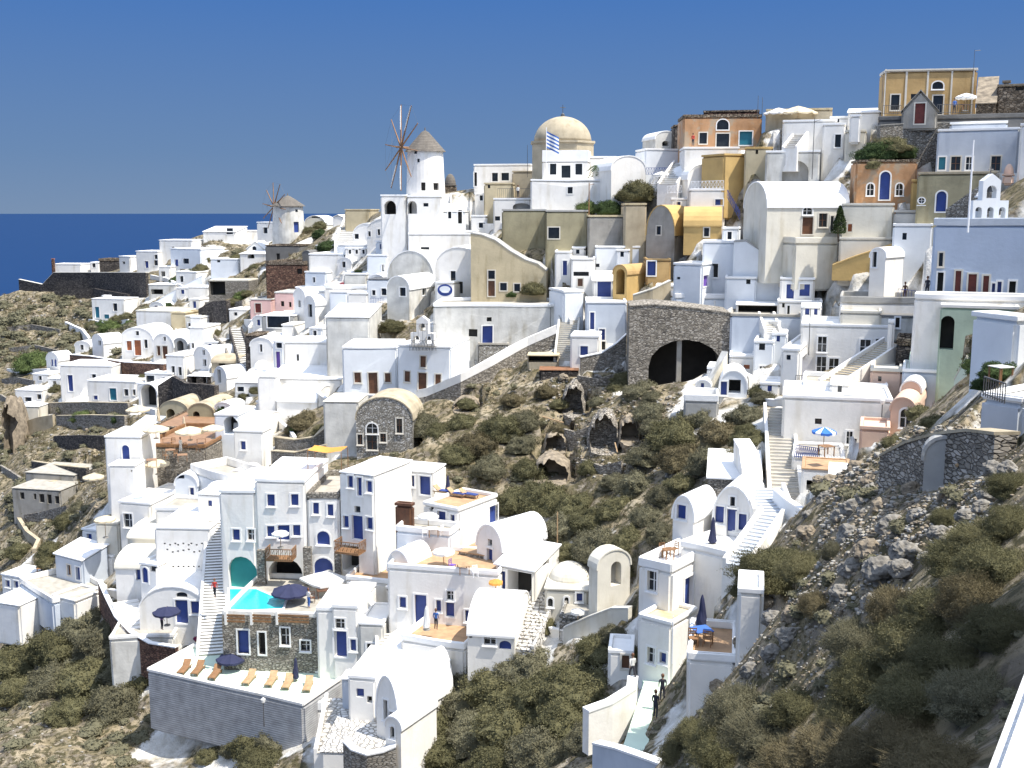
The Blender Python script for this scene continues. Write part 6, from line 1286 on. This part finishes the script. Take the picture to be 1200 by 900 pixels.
# more furniture on the terraces
for x,y,b_,l,c in ((1000,344,CT,'blue table under the square parasol cafe','bluecloth'),(1018,342,CT,'second blue table right of the square parasol pole','bluecloth'),(1050,340,CT,'white table at the right end of the dark rimmed cafe','cloth'),
 (28,680,None,'white table on the lower left chair terrace','cloth'),(48,672,None,'brown table on the lower left chair terrace','wood'),(507,628,H4b,'white round table under the white terrace parasol','cloth'),(968,534,None,'dark bench table under the striped parasol','wood'),(505,744,None,'blue table by the folded white parasol','bluecloth'),(543,672,H7,'low yellow table beside the stone cabin','palewood'),(1128,130,None,'table under the yellow mansion parasol','wood')):
    table(l,x,y,b_ ,'wood',.45,cloth=c)
for i,(x,y,b_,l,m_) in enumerate(((993,343,CT,'blue chair left of the square parasol','blue'),(1010,346,CT,'blue chair in front of the square parasol','blue'),(1027,341,CT,'dark blue chair right of the square parasol','blue'),(1041,342,CT,'white chair by the right cafe table','paintwhite'),
 (498,629,H4b,'white chair left under the white terrace parasol','paintwhite'),(516,627,H4b,'white chair right under the white terrace parasol','paintwhite'),(494,742,None,'blue chair left of the folded white parasol','blue'),(515,745,None,'dark chair right of the folded white parasol','brown'),(557,676,H7,'white upholstered chair near the orange shade parasol','paintwhite'),(530,668,H7,'purple chair by the stone cabin','purple'),
 (186,742,None,'red-brown chair under the navy door parasol','red'),(201,744,None,'red-brown chair right of the navy door parasol','red'),(20,676,None,'dark chair left on the lower left chair terrace','brown'),(38,684,None,'dark chair in front on the lower left chair terrace','brown'))):
    chair(l,x,y,b_,i*47,m=m_)

person('person in red shirt standing on the ridge terrace near the orange ruin',812,172,D=150,rz=170,top='redcloth')
person('person in white shirt at the pool edge beside the navy pool parasol',362,712,H10,rz=140,top='cloth',bottom='bluecloth')
person('person in red shirt walking down the very long straight stairs',252,700,D=97,rz=0,pose='walk',top='redcloth')
person('person in white clothes beside the restaurant tables',212,530,R1,rz=60,top='cloth',bottom='cloth')
person('person in blue shirt on the yellow mansion terrace',1118,134,D=126,rz=180,top='bluecloth')
# ================================================== plants
LOW=[(470,475,20),(498,492,24),(520,500,20),(545,490,22),(560,515,28),(590,495,30),(615,488,22),(540,525,26),(575,540,26),(612,515,20),(548,470,12),(600,465,14),(640,455,16),(655,470,12),
(605,580,30),(640,575,34),(675,585,26),(620,545,22),(660,610,30),(695,600,30),(725,590,26),(700,632,36),(740,625,26),(672,640,22),(720,658,24),(760,600,24),(748,560,30),(720,560,18),(780,575,24),
(790,500,36),(820,480,26),(845,500,30),(875,480,26),(880,508,24),(800,530,32),(830,535,30),(760,525,26),(770,495,22),(857,530,22),(895,462,16),(752,452,24),(732,440,17),(722,452,13),(765,462,14),(765,478,24),(775,620,22),(800,560,22),(655,500,14),(700,468,12),(690,545,16),
(360,487,22),(378,500,14),(345,500,12)]
GRN=[(505,830,44),(545,800,40),(590,790,42),(620,768,34),(640,800,44),(680,790,40),(665,830,40),(600,835,42),(560,845,36),(520,868,40),(475,885,30),(640,868,40),(690,860,30),(580,885,40),(700,750,26),(720,738,18),(735,760,14),
(640,730,14),(30,760,34),(70,745,34),(100,720,30),(125,740,34),(110,780,36),(150,775,30),(140,810,34),(60,790,30),(20,800,26),(165,790,22),(100,690,22),(85,825,26),(300,862,30),(325,858,26),(275,868,18),(310,885,28),(245,880,14),(55,655,12),(25,640,16),(80,605,16),(60,640,16),(95,590,12)]
NEAR=[(910,650,40),(880,680,22),(945,655,26),(985,640,20),(870,820,40),(905,850,44),(850,860,36),(940,815,36),(975,860,46),(1020,870,44),(1060,850,46),(1030,780,46),(1075,740,48),(1110,700,44),(1150,690,46),(1130,640,40),(1170,650,44),(1085,800,50),(1120,760,46),(1000,820,36),(1010,740,36),(1050,700,32),(1160,620,34),(1190,600,30),(820,850,26),(800,870,24),(1140,800,44),(1100,880,50),(935,880,40),(1185,560,24),(1110,600,18),(960,700,22),(1180,720,44)]
MID=[(1165,405,24),(1150,420,18),(1172,430,22),(1080,480,18),(1050,515,16),(1095,490,14),(745,220,21),(713,240,16),(690,240,14),(1028,172,22,125),(1045,165,20,125),(1060,175,14,124.5),(1020,188,14,124),(610,325,12),(625,335,14),(600,342,8),(1148,432,14),(892,455,14),(875,500,14),(430,395,10),(460,378,14),
(95,448,8),(66,453,9),(97,485,12),(140,488,9),(130,380,14),(150,370,12),(110,378,10),(40,420,22),(265,475,14),(285,480,10),(240,476,8),(280,300,10),(240,300,10),(262,312,10),(300,312,10),(385,285,14),(375,272,10),(283,344,9),(150,515,9),(1155,445,16),(235,312,9),(222,318,7),(205,326,6),(262,345,9),(276,352,8),(290,342,7),(330,372,6),(352,400,6),(300,455,8),(286,462,7),(318,470,7),(250,470,8),(120,378,9),(138,372,9),(152,378,8),(210,404,6),(255,388,7),(196,356,6),(372,300,6),(398,300,6),(362,268,9),(375,262,8),(420,318,6),(476,262,5),(168,440,6),(244,440,6),(340,350,6),(402,352,6),(348,500,10),(560,262,5)]
for a in LOW: Bush(a[0],a[1],a[2]*.92,random.choice(['olivebush','olivebush','greybush','greybush','olivebush','brownbush']))
for a in GRN: Bush(a[0],a[1],a[2]*1.1,random.choice(['olivebush','greybush','olivebush']))
for a in NEAR: Bush(a[0],a[1],a[2]*1.25,random.choice(['olivebush','olivebush','brownbush','greybush']),kind='near')
for a in MID: Bush(a[0],a[1],a[2],random.choice(['plant','olivebush']),D=a[3] if len(a)>3 else None)
for x,y,r,l in ((447,500,8,'silver agave'),):pass
agave('pale agave rosette above the roof terrace house',580,562,9); agave('pale agave rosette left of the roof terrace scrub',560,556,8); agave('grey agave beside the hotel bright roof',545,548,9); agave('agave right of the rubble cave house roof',500,535,8); agave('large grey agave below the ramp parapet',602,452,11); agave('grey agave at the foot of the tan ramp wall',572,455,9)
tree('tree','slender young tree in front of the tall blank cream wall',425,402,371,8,shape='round')
tree('cypress_tree','dark cypress tree before the large cream barrel house',983,278,241,9,'plant','cone',D=118)
tree('palm_tree','green palm tree beside the domed church front wall',702,212,192,13,'plant','palm',D=160)
for a in ((247,797,6,'red flowers by the navy lounger parasol'),(262,799,5,'pink flowers right of the terrace loungers'),(375,807,9,'big red flower bed at the right of the wooden loungers'),(355,770,9,'dry red flowering bush below the pool deck'),(230,747,6,'potted plant by the curved shade terrace'),(175,728,5,'red spiky plant on the curved shade terrace'),(165,683,6,'brown urn plant beside the white cube'),(540,738,5,'green potted plant at the stepped terrace')):
    pot(a[3],a[0],a[1],a[2]*.8)
for x,y,l in ((393,333,'left part of dark red flower hedge'),(405,332,'middle part of dark red flower hedge'),(418,331,'right part of dark red flower hedge'),(770,352,'flowers left on the dry stone wall top'),(800,355,'brown grass clump on the dry stone wall top'),(447,385,'brown hedge behind the bell balcony'),(585,345,'flower row in front of the ochre curved house')): Bush(x,y,7,'flowers' if 'flower' in l else 'brownbush','sm',label=l,name='flower_bush',cat='flowers')
for a in ((975,560,16),(1000,590,18),(1020,560,14),(1035,590,20),(1060,640,22),(1020,640,24),(985,600,14),(1040,560,14),(960,585,14),(1110,575,14),(1075,600,16),(1150,590,14),(1180,545,14),(1025,700,20),(985,690,18),(925,740,20),(905,720,16),(870,750,14),(880,780,16),(850,775,12),(840,800,12),(1165,545,16),(945,620,14),(660,440,7),(725,430,8),(700,440,6),(690,425,6),(1005,545,16),(1018,575,20),(1000,620,24),(970,580,16),(1045,610,22),(1030,660,26),(1000,660,20),(985,640,18),(1068,570,16),(960,560,10),(1085,650,12),(1130,600,14),(1100,620,16),(1160,575,16),(950,600,12),(1015,600,14),(1055,660,18),(930,715,18),(895,700,14),(905,760,16)): boulder('b',a[0],a[1],a[2]*.85,m='greyrock' if a[0]%3 else 'rock')
# labels for every shrub and boulder: where it stands, told by the landmarks around it
SZ=lambda r:'tiny' if r<10 else 'small' if r<18 else 'rounded' if r<30 else 'large' if r<42 else 'sprawling'
CN={'olivebush':'olive','greybush':'grey-green','brownbush':'brownish','plant':'green','rock':'brown','flowers':'red'}
used={}
for o,px,py,r,m,lb in BUSH:
    if o.parent or (lb and lb!='b'): continue
    best=sorted(((math.hypot(l[1]-px,(l[2]-py)*1.1),l) for l in LM),key=lambda t:t[0])[:9]
    done=False
    for d,l in best:
        dx,dy=px-l[1],py-l[2]
        w=('above ' if dy<-12 else 'below ' if dy>12 else '')+('right of ' if dx>12 else 'left of ' if dx<-12 else '')
        if w.endswith('above ') or w.endswith('below '): w=w
        s=('' if abs(d)<45 else 'some way ' if d<90 else 'far ')+(w or 'beside ')
        t=f"{SZ(r)} {CN[m]} {'rock' if 'boulder' in o.name else 'shrub'} {s}the {l[0]}"
        if t not in used: used[t]=1; o['label']=t; done=True; break
    if not done:
        for d,l in best:
            for d2,l2 in best:
                if l is l2: continue
                t=f"{SZ(r)} {CN[m]} {'rock' if 'boulder' in o.name else 'shrub'} between the {l[0]} and {l2[0]}"
                if t not in used and not done: used[t]=1; o['label']=t; done=True
    if 'boulder' in o.name: o['category']='boulder'
# ================================================== the ground
def vnoise(x,y,s,seed):
    x=x/s;y=y/s; xi=np.floor(x).astype(int); yi=np.floor(y).astype(int); fx=x-xi; fy=y-yi; fx=fx*fx*(3-2*fx); fy=fy*fy*(3-2*fy)
    h=lambda a,b:((((a*374761393+b*668265263+seed*974634777)&0x7fffffff)^(((a*374761393+b*668265263+seed*974634777)&0x7fffffff)>>13))*1274126177&0xffff)/65535.
    return (h(xi,yi)*(1-fx)+h(xi+1,yi)*fx)*(1-fy)+(h(xi,yi+1)*(1-fx)+h(xi+1,yi+1)*fx)*fy-.5
def grid(rs,th):
    r,t=np.meshgrid(rs,th,indexing='ij'); return r*np.sin(t),r*np.cos(t)
rs=np.concatenate([np.geomspace(2.2,340,620),np.linspace(345,900,40)]); th=np.linspace(R(-50),R(40),620)
X,Y=grid(rs,th); shp=X.shape; x=X.ravel(); y=Y.ravel()
z=tz(x,y)
far=np.clip((np.hypot(x,y)-330)/120,0,1); z=z*(1-far)+(SEA-8)*far
rr=np.hypot(x,y); amp=np.clip(rr/60,.12,1)
nz=(vnoise(x,y,9,1)*1.5+vnoise(x,y,4,2)*1.0+vnoise(x,y,1.7,3)*.6+vnoise(x,y,.8,4)*.3)*amp
# natural step-like rock ledges
z0=z.copy(); vill=np.zeros_like(z)
wt=np.zeros_like(z)
for ft in FOOT:
    C,u,v,w,d,base,ap=ft[:7]
    dx=x-C[0]; dy=y-C[1]; a=dx*u[0]+dy*u[1]; b=dx*v[0]+dy*v[1]
    ex=np.maximum(np.abs(a)-w/2,0); ey=np.maximum(np.maximum(-b,b-d),0); 
    if len(ft)>7 and ft[7]=='c': ey=np.maximum(np.abs(b)-d/2,0); ex=np.maximum(np.maximum(-a,a-w),0)
    dist=np.hypot(ex,ey); 
    if not(len(ft)>7 and ft[7]=='n'): vill=np.maximum(vill,np.clip(1.25-dist/2.6,0,1))
    wt=np.maximum(wt,np.clip(1-dist/2.5,0,1))
z=z+nz*(1-wt)
for ft in FOOT:
    C,u,v,w,d,base,ap=ft[:7]
    dx=x-C[0]; dy=y-C[1]; a=dx*u[0]+dy*u[1]; b=dx*v[0]+dy*v[1]
    if len(ft)>7 and ft[7]=='c': bb=b; b=a; a=bb; w,d=d,w; base=base
    # ground pressed down inside the footprint and on the strip in front of it
    ins=(np.abs(a)<w/2+.35)&(b>-ap)&(b<d+.3)
    z=np.where(ins&(z>base-.06),base-.06,z)
    # short slope from the strip back up
    e=np.hypot(np.maximum(np.abs(a)-w/2-.35,0),np.maximum(-b-ap,0)); m_=(e>0)&(e<2.5)&(b<d*.6); lim=base-.06+e*1.6
    z=np.where(m_&(z>lim),lim,z)
vill*= (rr>48)
me=bpy.data.meshes.new('hillside'); nr,nt=shp
idx=np.arange(nr*nt).reshape(nr,nt); q=np.stack([idx[:-1,:-1],idx[1:,:-1],idx[1:,1:],idx[:-1,1:]],-1).reshape(-1,4)[:,::-1]
me.vertices.add(len(x)); me.vertices.foreach_set('co',np.stack([x,y,z],-1).ravel())
me.loops.add(q.size); me.loops.foreach_set('vertex_index',q.ravel()); me.polygons.add(len(q)); me.polygons.foreach_set('loop_start',np.arange(0,q.size,4)); me.polygons.foreach_set('loop_total',np.full(len(q),4)); me.update(); me.validate()
at_=me.attributes.new('built','FLOAT','POINT'); at_.data.foreach_set('value',vill.astype(np.float32))
gm=bpy.data.materials.new('ground'); gm.use_nodes=True; nt_=gm.node_tree; N=nt_.nodes; L=nt_.links; bs=N['Principled BSDF']; bs.inputs['Roughness'].default_value=.95; bs.inputs['Specular IOR Level'].default_value=.2
geo=N.new('ShaderNodeNewGeometry')
def nn(s,det=6,rough=.6):
    n=N.new('ShaderNodeTexNoise'); n.inputs['Scale'].default_value=s; n.inputs['Detail'].default_value=det; n.inputs['Roughness'].default_value=rough; L.new(geo.outputs['Position'],n.inputs['Vector']); return n.outputs['Fac']
def rp(f,st):
    r=N.new('ShaderNodeValToRGB'); e=r.color_ramp.elements; e[0].position,e[1].position=st[0][0],st[-1][0]; e[0].color=(*st[0][1],1); e[1].color=(*st[-1][1],1)
    for p_,c_ in st[1:-1]: k_=e.new(p_); k_.color=(*c_,1)
    L.new(f,r.inputs[0]); return r.outputs[0]
def mx(f,a,b,mode='MIX'):
    m=N.new('ShaderNodeMix'); m.data_type='RGBA'; m.blend_type=mode
    for s,v in((m.inputs[0],f),(m.inputs[6],a),(m.inputs[7],b)):
        if isinstance(v,(int,float)): s.default_value=v
        elif isinstance(v,tuple): s.default_value=(*v,1)
        else: L.new(v,s)
    return m.outputs[2]
earth=rp(nn(.22,8),[(.3,(.10,.085,.046)),(.42,(.17,.14,.08)),(.53,(.29,.235,.15)),(.68,(.40,.345,.25))])
vo=N.new('ShaderNodeTexVoronoi'); vo.inputs['Scale'].default_value=1.6; L.new(geo.outputs['Position'],vo.inputs['Vector'])
stn=rp(vo.outputs['Color'],[(0,(.07,.058,.042)),(.5,(.16,.135,.10)),(1,(.30,.26,.20))])
wild=mx(rp(nn(.5,6),[(.47,(0,0,0)),(.56,(1,1,1))]),earth,stn)
wild=mx(rp(nn(1.7,5),[(.48,(0,0,0)),(.57,(1,1,1))]),wild,(.075,.066,.034))
pav=rp(nn(.5,6),[(.3,(.44,.41,.35)),(.5,(.62,.60,.55)),(.65,(.78,.77,.74))])
pav=mx(rp(nn(.16,4),[(.50,(0,0,0)),(.60,(1,1,1))]),pav,wild)
ab=N.new('ShaderNodeAttribute'); ab.attribute_name='built'
mm=N.new('ShaderNodeMath'); mm.operation='MULTIPLY_ADD'; L.new(nn(.9,5),mm.inputs[0]); mm.inputs[1].default_value=.9; mm.inputs[2].default_value=-.45
ad=N.new('ShaderNodeMath'); ad.operation='ADD'; L.new(ab.outputs['Fac'],ad.inputs[0]); L.new(mm.outputs[0],ad.inputs[1])
col=mx(rp(ad.outputs[0],[(.55,(0,0,0)),(.68,(1,1,1))]),wild,pav); L.new(col,bs.inputs['Base Color'])
bp=N.new('ShaderNodeBump'); bp.inputs['Strength'].default_value=.9; bp.inputs['Distance'].default_value=.35; L.new(nn(1.3,10,.65),bp.inputs['Height']); L.new(bp.outputs[0],bs.inputs['Normal'])
me.materials.append(gm); me.polygons.foreach_set('use_smooth',[True]*len(me.polygons)); g=bpy.data.objects.new('hillside',me); COL.objects.link(g); tag(g,None,None,kind='structure')
# sea
q=MB(); n=96; rad=[0,300,1500,6000,25000,60000]; vs=[(0,0,SEA)]
for r_ in rad[1:]:
    for k in range(n): a=2*math.pi*k/n; vs.append((r_*math.cos(a),r_*math.sin(a),SEA))
fs=[(0,1+k,1+(k+1)%n) for k in range(n)]
for j in range(len(rad)-2): fs+=[(1+j*n+k,1+(j+1)*n+k,1+(j+1)*n+(k+1)%n,1+j*n+(k+1)%n) for k in range(n)]
q.poly(vs,fs); sm=bpy.data.materials.new('sea'); sm.use_nodes=True; N2=sm.node_tree.nodes; L2=sm.node_tree.links; b2=N2['Principled BSDF']; b2.inputs['Base Color'].default_value=(.003,.026,.088,1); b2.inputs['Roughness'].default_value=.6; b2.inputs['Specular IOR Level'].default_value=.06
g2=N2.new('ShaderNodeNewGeometry'); n2=N2.new('ShaderNodeTexNoise'); n2.inputs['Scale'].default_value=.05; n2.inputs['Detail'].default_value=6; L2.new(g2.outputs['Position'],n2.inputs['Vector']); bb=N2.new('ShaderNodeBump'); bb.inputs['Strength'].default_value=.4; bb.inputs['Distance'].default_value=2; L2.new(n2.outputs['Fac'],bb.inputs['Height']); L2.new(bb.outputs[0],b2.inputs['Normal'])
MT['sea']=sm; o=q.obj('sea','sea'); tag(o,None,None,kind='structure')
# loose stones and dry scrub on the wild ground
from mathutils.bvhtree import BVHTree
bvh=BVHTree.FromPolygons(np.stack([x,y,z],-1).tolist(),q_:=idx_list if 0 else [tuple(f) for f in (np.stack([idx[:-1,:-1],idx[1:,:-1],idx[1:,1:],idx[:-1,1:]],-1).reshape(-1,4)).tolist()])
villg=vill.reshape(shp)
def gz(px,py):
    d=Vector(ray(px,py)).normalized(); h=bvh.ray_cast(Vector((0,0,0)),d); return h[0],h[2]
def builtat(p):
    r_=math.hypot(p.x,p.y); t_=math.atan2(p.x,p.y); i=int(np.searchsorted(rs,r_)); j=int((t_-th[0])/(th[1]-th[0])); 
    return villg[min(i,nr-1),max(0,min(j,nt-1))]
REG=[((960,1160,500,640),3600,(.7,3.4)),((920,1070,620,720),900,(.7,3.0)),((840,990,660,830),900,(.8,2.6)),((640,800,420,560),1400,(.5,2.2)),((0,180,345,420),700,(.5,1.6)),((0,140,480,700),700,(.6,1.8)),((0,330,760,899),500,(.7,1.8)),((660,860,720,899),500,(.8,2)),((1100,1199,480,620),400,(1,3)),((560,700,400,480),300,(.5,1.5))]
PR=[]
import bmesh
for k in range(5):
    bm=bmesh.new(); bmesh.ops.create_icosphere(bm,subdivisions=1,radius=1); r=random.Random(k)
    for v in bm.verts: v.co*=r.uniform(.65,1.15)
    bm.verts.ensure_lookup_table(); PR.append(([tuple(v.co) for v in bm.verts],[tuple(v.index for v in f.verts) for f in bm.faces])); bm.free()
for gi,mt_ in enumerate(('rock','palestone2' if 0 else 'concrete')):
    q=MB()
    for (x0,x1,y0,y1),n_,(s0,s1) in REG:
        for k in range(n_//2):
            px,py=random.uniform(x0,x1),random.uniform(y0,y1); p,fi=gz(px,py)
            if p is None or builtat(p)>.55: continue
            s=random.uniform(s0,s1)**1*p.y/F*random.choice((.7,1,1.6)); V_,F_=random.choice(PR); a=random.uniform(0,6.28); ca,sa=math.cos(a),math.sin(a)
            q.poly([(p.x+(v[0]*ca-v[1]*sa)*s,p.y+(v[0]*sa+v[1]*ca)*s*.9,p.z+v[2]*s*.7+s*.2) for v in V_],F_)
    o=q.obj('loose_stones',mt_); tag(o,['brown loose stones scattered over the bare slopes','grey loose stones scattered over the bare slopes'][gi],'rubble',kind='stuff')
q=MB(); SR=[((0,200,345,480),900),((0,180,480,720),1000),((0,350,740,899),900),((440,880,430,700),2200),((450,880,720,899),1200),((840,1200,520,899),2600),((1040,1200,370,520),300),((180,400,270,360),500)]
for (x0,x1,y0,y1),n_ in SR:
    for k in range(n_):
        px,py=random.uniform(x0,x1),random.uniform(y0,y1); p,fi=gz(px,py)
        if p is None or builtat(p)>.6: continue
        s=random.uniform(2,6)*p.y/F
        for j in range(16):
            a=random.uniform(0,6.28); r_=random.uniform(0,s); b=Vector((p.x+math.cos(a)*r_,p.y+math.sin(a)*r_,p.z-.03)); t=b+Vector((random.gauss(0,.35)*s,random.gauss(0,.35)*s,random.uniform(.35,1.0)*s)); w=Vector((random.gauss(0,1),random.gauss(0,1),0)).normalized()*max(.05*s,.4*p.y/F)
            q.poly([b-w,b+w,t],[(0,1,2)])
o=q.obj('dry_scrub','brownbush'); tag(o,'low dry scrub and grass tufts on the bare slopes','scrub',kind='stuff')
q=MB(); CR=[((0,180,350,430),150,(4,11)),((0,150,480,560),50,(4,10)),((0,180,560,720),80,(5,13)),((180,330,260,340),40,(3,7)),((450,700,440,640),30,(4,9)),((0,200,740,899),60,(7,16)),((850,1200,560,899),70,(8,20)),((640,860,740,899),60,(6,14))]
CL=[leafmesh(80+i,170,.24,.7,.82) for i in range(4)]
for (x0,x1,y0,y1),n_,(s0,s1) in CR:
    for k in range(n_):
        px,py=random.uniform(x0,x1),random.uniform(y0,y1); p,fi=gz(px,py)
        if p is None or builtat(p)>.5: continue
        s=random.uniform(s0,s1)*p.y/F; c=CL[k%4]; a=random.uniform(0,6.28); ca,sa=math.cos(a)*s,math.sin(a)*s; sz=s*random.uniform(.7,1)
        # thin the core: keep a third of its facets' worth by using the leaves and the core together
        q.poly([(p.x+v[0]*ca-v[1]*sa,p.y+v[0]*sa+v[1]*ca,p.z+v[2]*sz) for v in c.v],c.f)
o=q.obj('scrub_cover','greybush'); tag(o,'grey-green cushion scrub covering the wild slopes','scrub',kind='stuff')
# footpath: sheet laid on the ground
def path(name,pts,wd,m,lift=.12):
    q=MB(); P_=[gz(px,py)[0] for px,py in pts]; P_=[p for p in P_ if p is not None]; vs=[]
    for i,p in enumerate(P_):
        a=P_[max(i-1,0)]; b=P_[min(i+1,len(P_)-1)]; d=Vector((b.x-a.x,b.y-a.y,0)).normalized(); s=Vector((-d.y,d.x,0))*wd/2
        vs+=[tuple(p-s+Vector((0,0,lift))),tuple(p+s+Vector((0,0,lift))),tuple(p+s+Vector((0,0,-.6))),tuple(p-s+Vector((0,0,-.6)))]
    n_=len(P_); fs=[]
    for i in range(n_-1):
        for k in range(4): fs.append((4*i+k,4*i+4+k,4*i+4+(k+1)%4,4*i+(k+1)%4))
    fs+=[(0,1,2,3),(4*n_-1,4*n_-2,4*n_-3,4*n_-4)]
    q.poly(vs,fs); o=q.obj(name,m); tag(o,None,None,kind='structure'); return o
path('footpath',[(742,900),(748,880),(754,860),(760,840),(766,820),(770,805),(762,797)],1.7,'mint',.3)
# ================================================== light, sky, camera
w=bpy.data.worlds.new('World'); sc.world=w; w.use_nodes=True; N=w.node_tree.nodes; L=w.node_tree.links
SUNEL,SUNAZ=R(63),math.atan2(.90,-.44)   # azimuth from +Y towards +X
sky=N.new('ShaderNodeTexSky'); sky.sky_type='NISHITA'; sky.sun_disc=False; sky.sun_elevation=SUNEL; sky.sun_rotation=SUNAZ; sky.air_density=1.0; sky.dust_density=.3; sky.ozone_density=1.0; sky.altitude=100
bg=N['Background']; bg.inputs[1].default_value=SKYS; hs=N.new('ShaderNodeHueSaturation'); hs.inputs['Saturation'].default_value=1.0; tcw=N.new('ShaderNodeTexCoord'); sxw=N.new('ShaderNodeSeparateXYZ'); L.new(tcw.outputs['Generated'],sxw.inputs[0])
def rw(stops):
    r=N.new('ShaderNodeValToRGB'); e=r.color_ramp.elements; e[0].position,e[1].position=stops[0][0],stops[-1][0]; e[0].color=(*stops[0][1],1); e[1].color=(*stops[-1][1],1)
    for p_,c_ in stops[1:-1]: k_=e.new(p_); k_.color=(*c_,1)
    L.new(sxw.outputs[2],r.inputs[0]); return r.outputs[0]
low=rw([(0.0,(.74,1.10,1.70)),(.05,(.56,.98,1.74)),(.2,(.23,.70,1.92))]); w8=rw([(.2,(1,1,1)),(.5,(0,0,0))])
L.new(sky.outputs[0],hs.inputs['Color']); hs.inputs['Saturation'].default_value=.6; hs.inputs['Value'].default_value=1.6
mxs=N.new('ShaderNodeMix'); mxs.data_type='RGBA'; L.new(w8,mxs.inputs[0]); L.new(hs.outputs[0],mxs.inputs[6]); L.new(low,mxs.inputs[7]); L.new(mxs.outputs[2],bg.inputs[0])
ld=bpy.data.lights.new('sun','SUN'); ld.energy=SUNS; ld.angle=R(.5); ld.color=(1,.95,.87); lo=bpy.data.objects.new('sun',ld); COL.objects.link(lo)
d=Vector((math.sin(SUNAZ)*math.cos(SUNEL),math.cos(SUNAZ)*math.cos(SUNEL),math.sin(SUNEL))); lo.rotation_euler=d.to_track_quat('Z','Y').to_euler()
cd=bpy.data.cameras.new('camera'); cd.sensor_width=36; cd.lens=36*F/1200; cd.clip_end=100000; cd.clip_start=.1; co=bpy.data.objects.new('camera',cd); COL.objects.link(co); co.rotation_euler=(math.pi/2-PITCH,0,0); sc.camera=co
sc.view_settings.view_transform='Standard'; sc.view_settings.look='None'; sc.view_settings.exposure=EXPO; sc.view_settings.gamma=1
bpy.data.scenes.remove(_tmp)
sc.cycles.max_bounces=6; sc.cycles.diffuse_bounces=3; sc.cycles.glossy_bounces=2; sc.cycles.transparent_max_bounces=6
sc.cycles.use_denoising=True
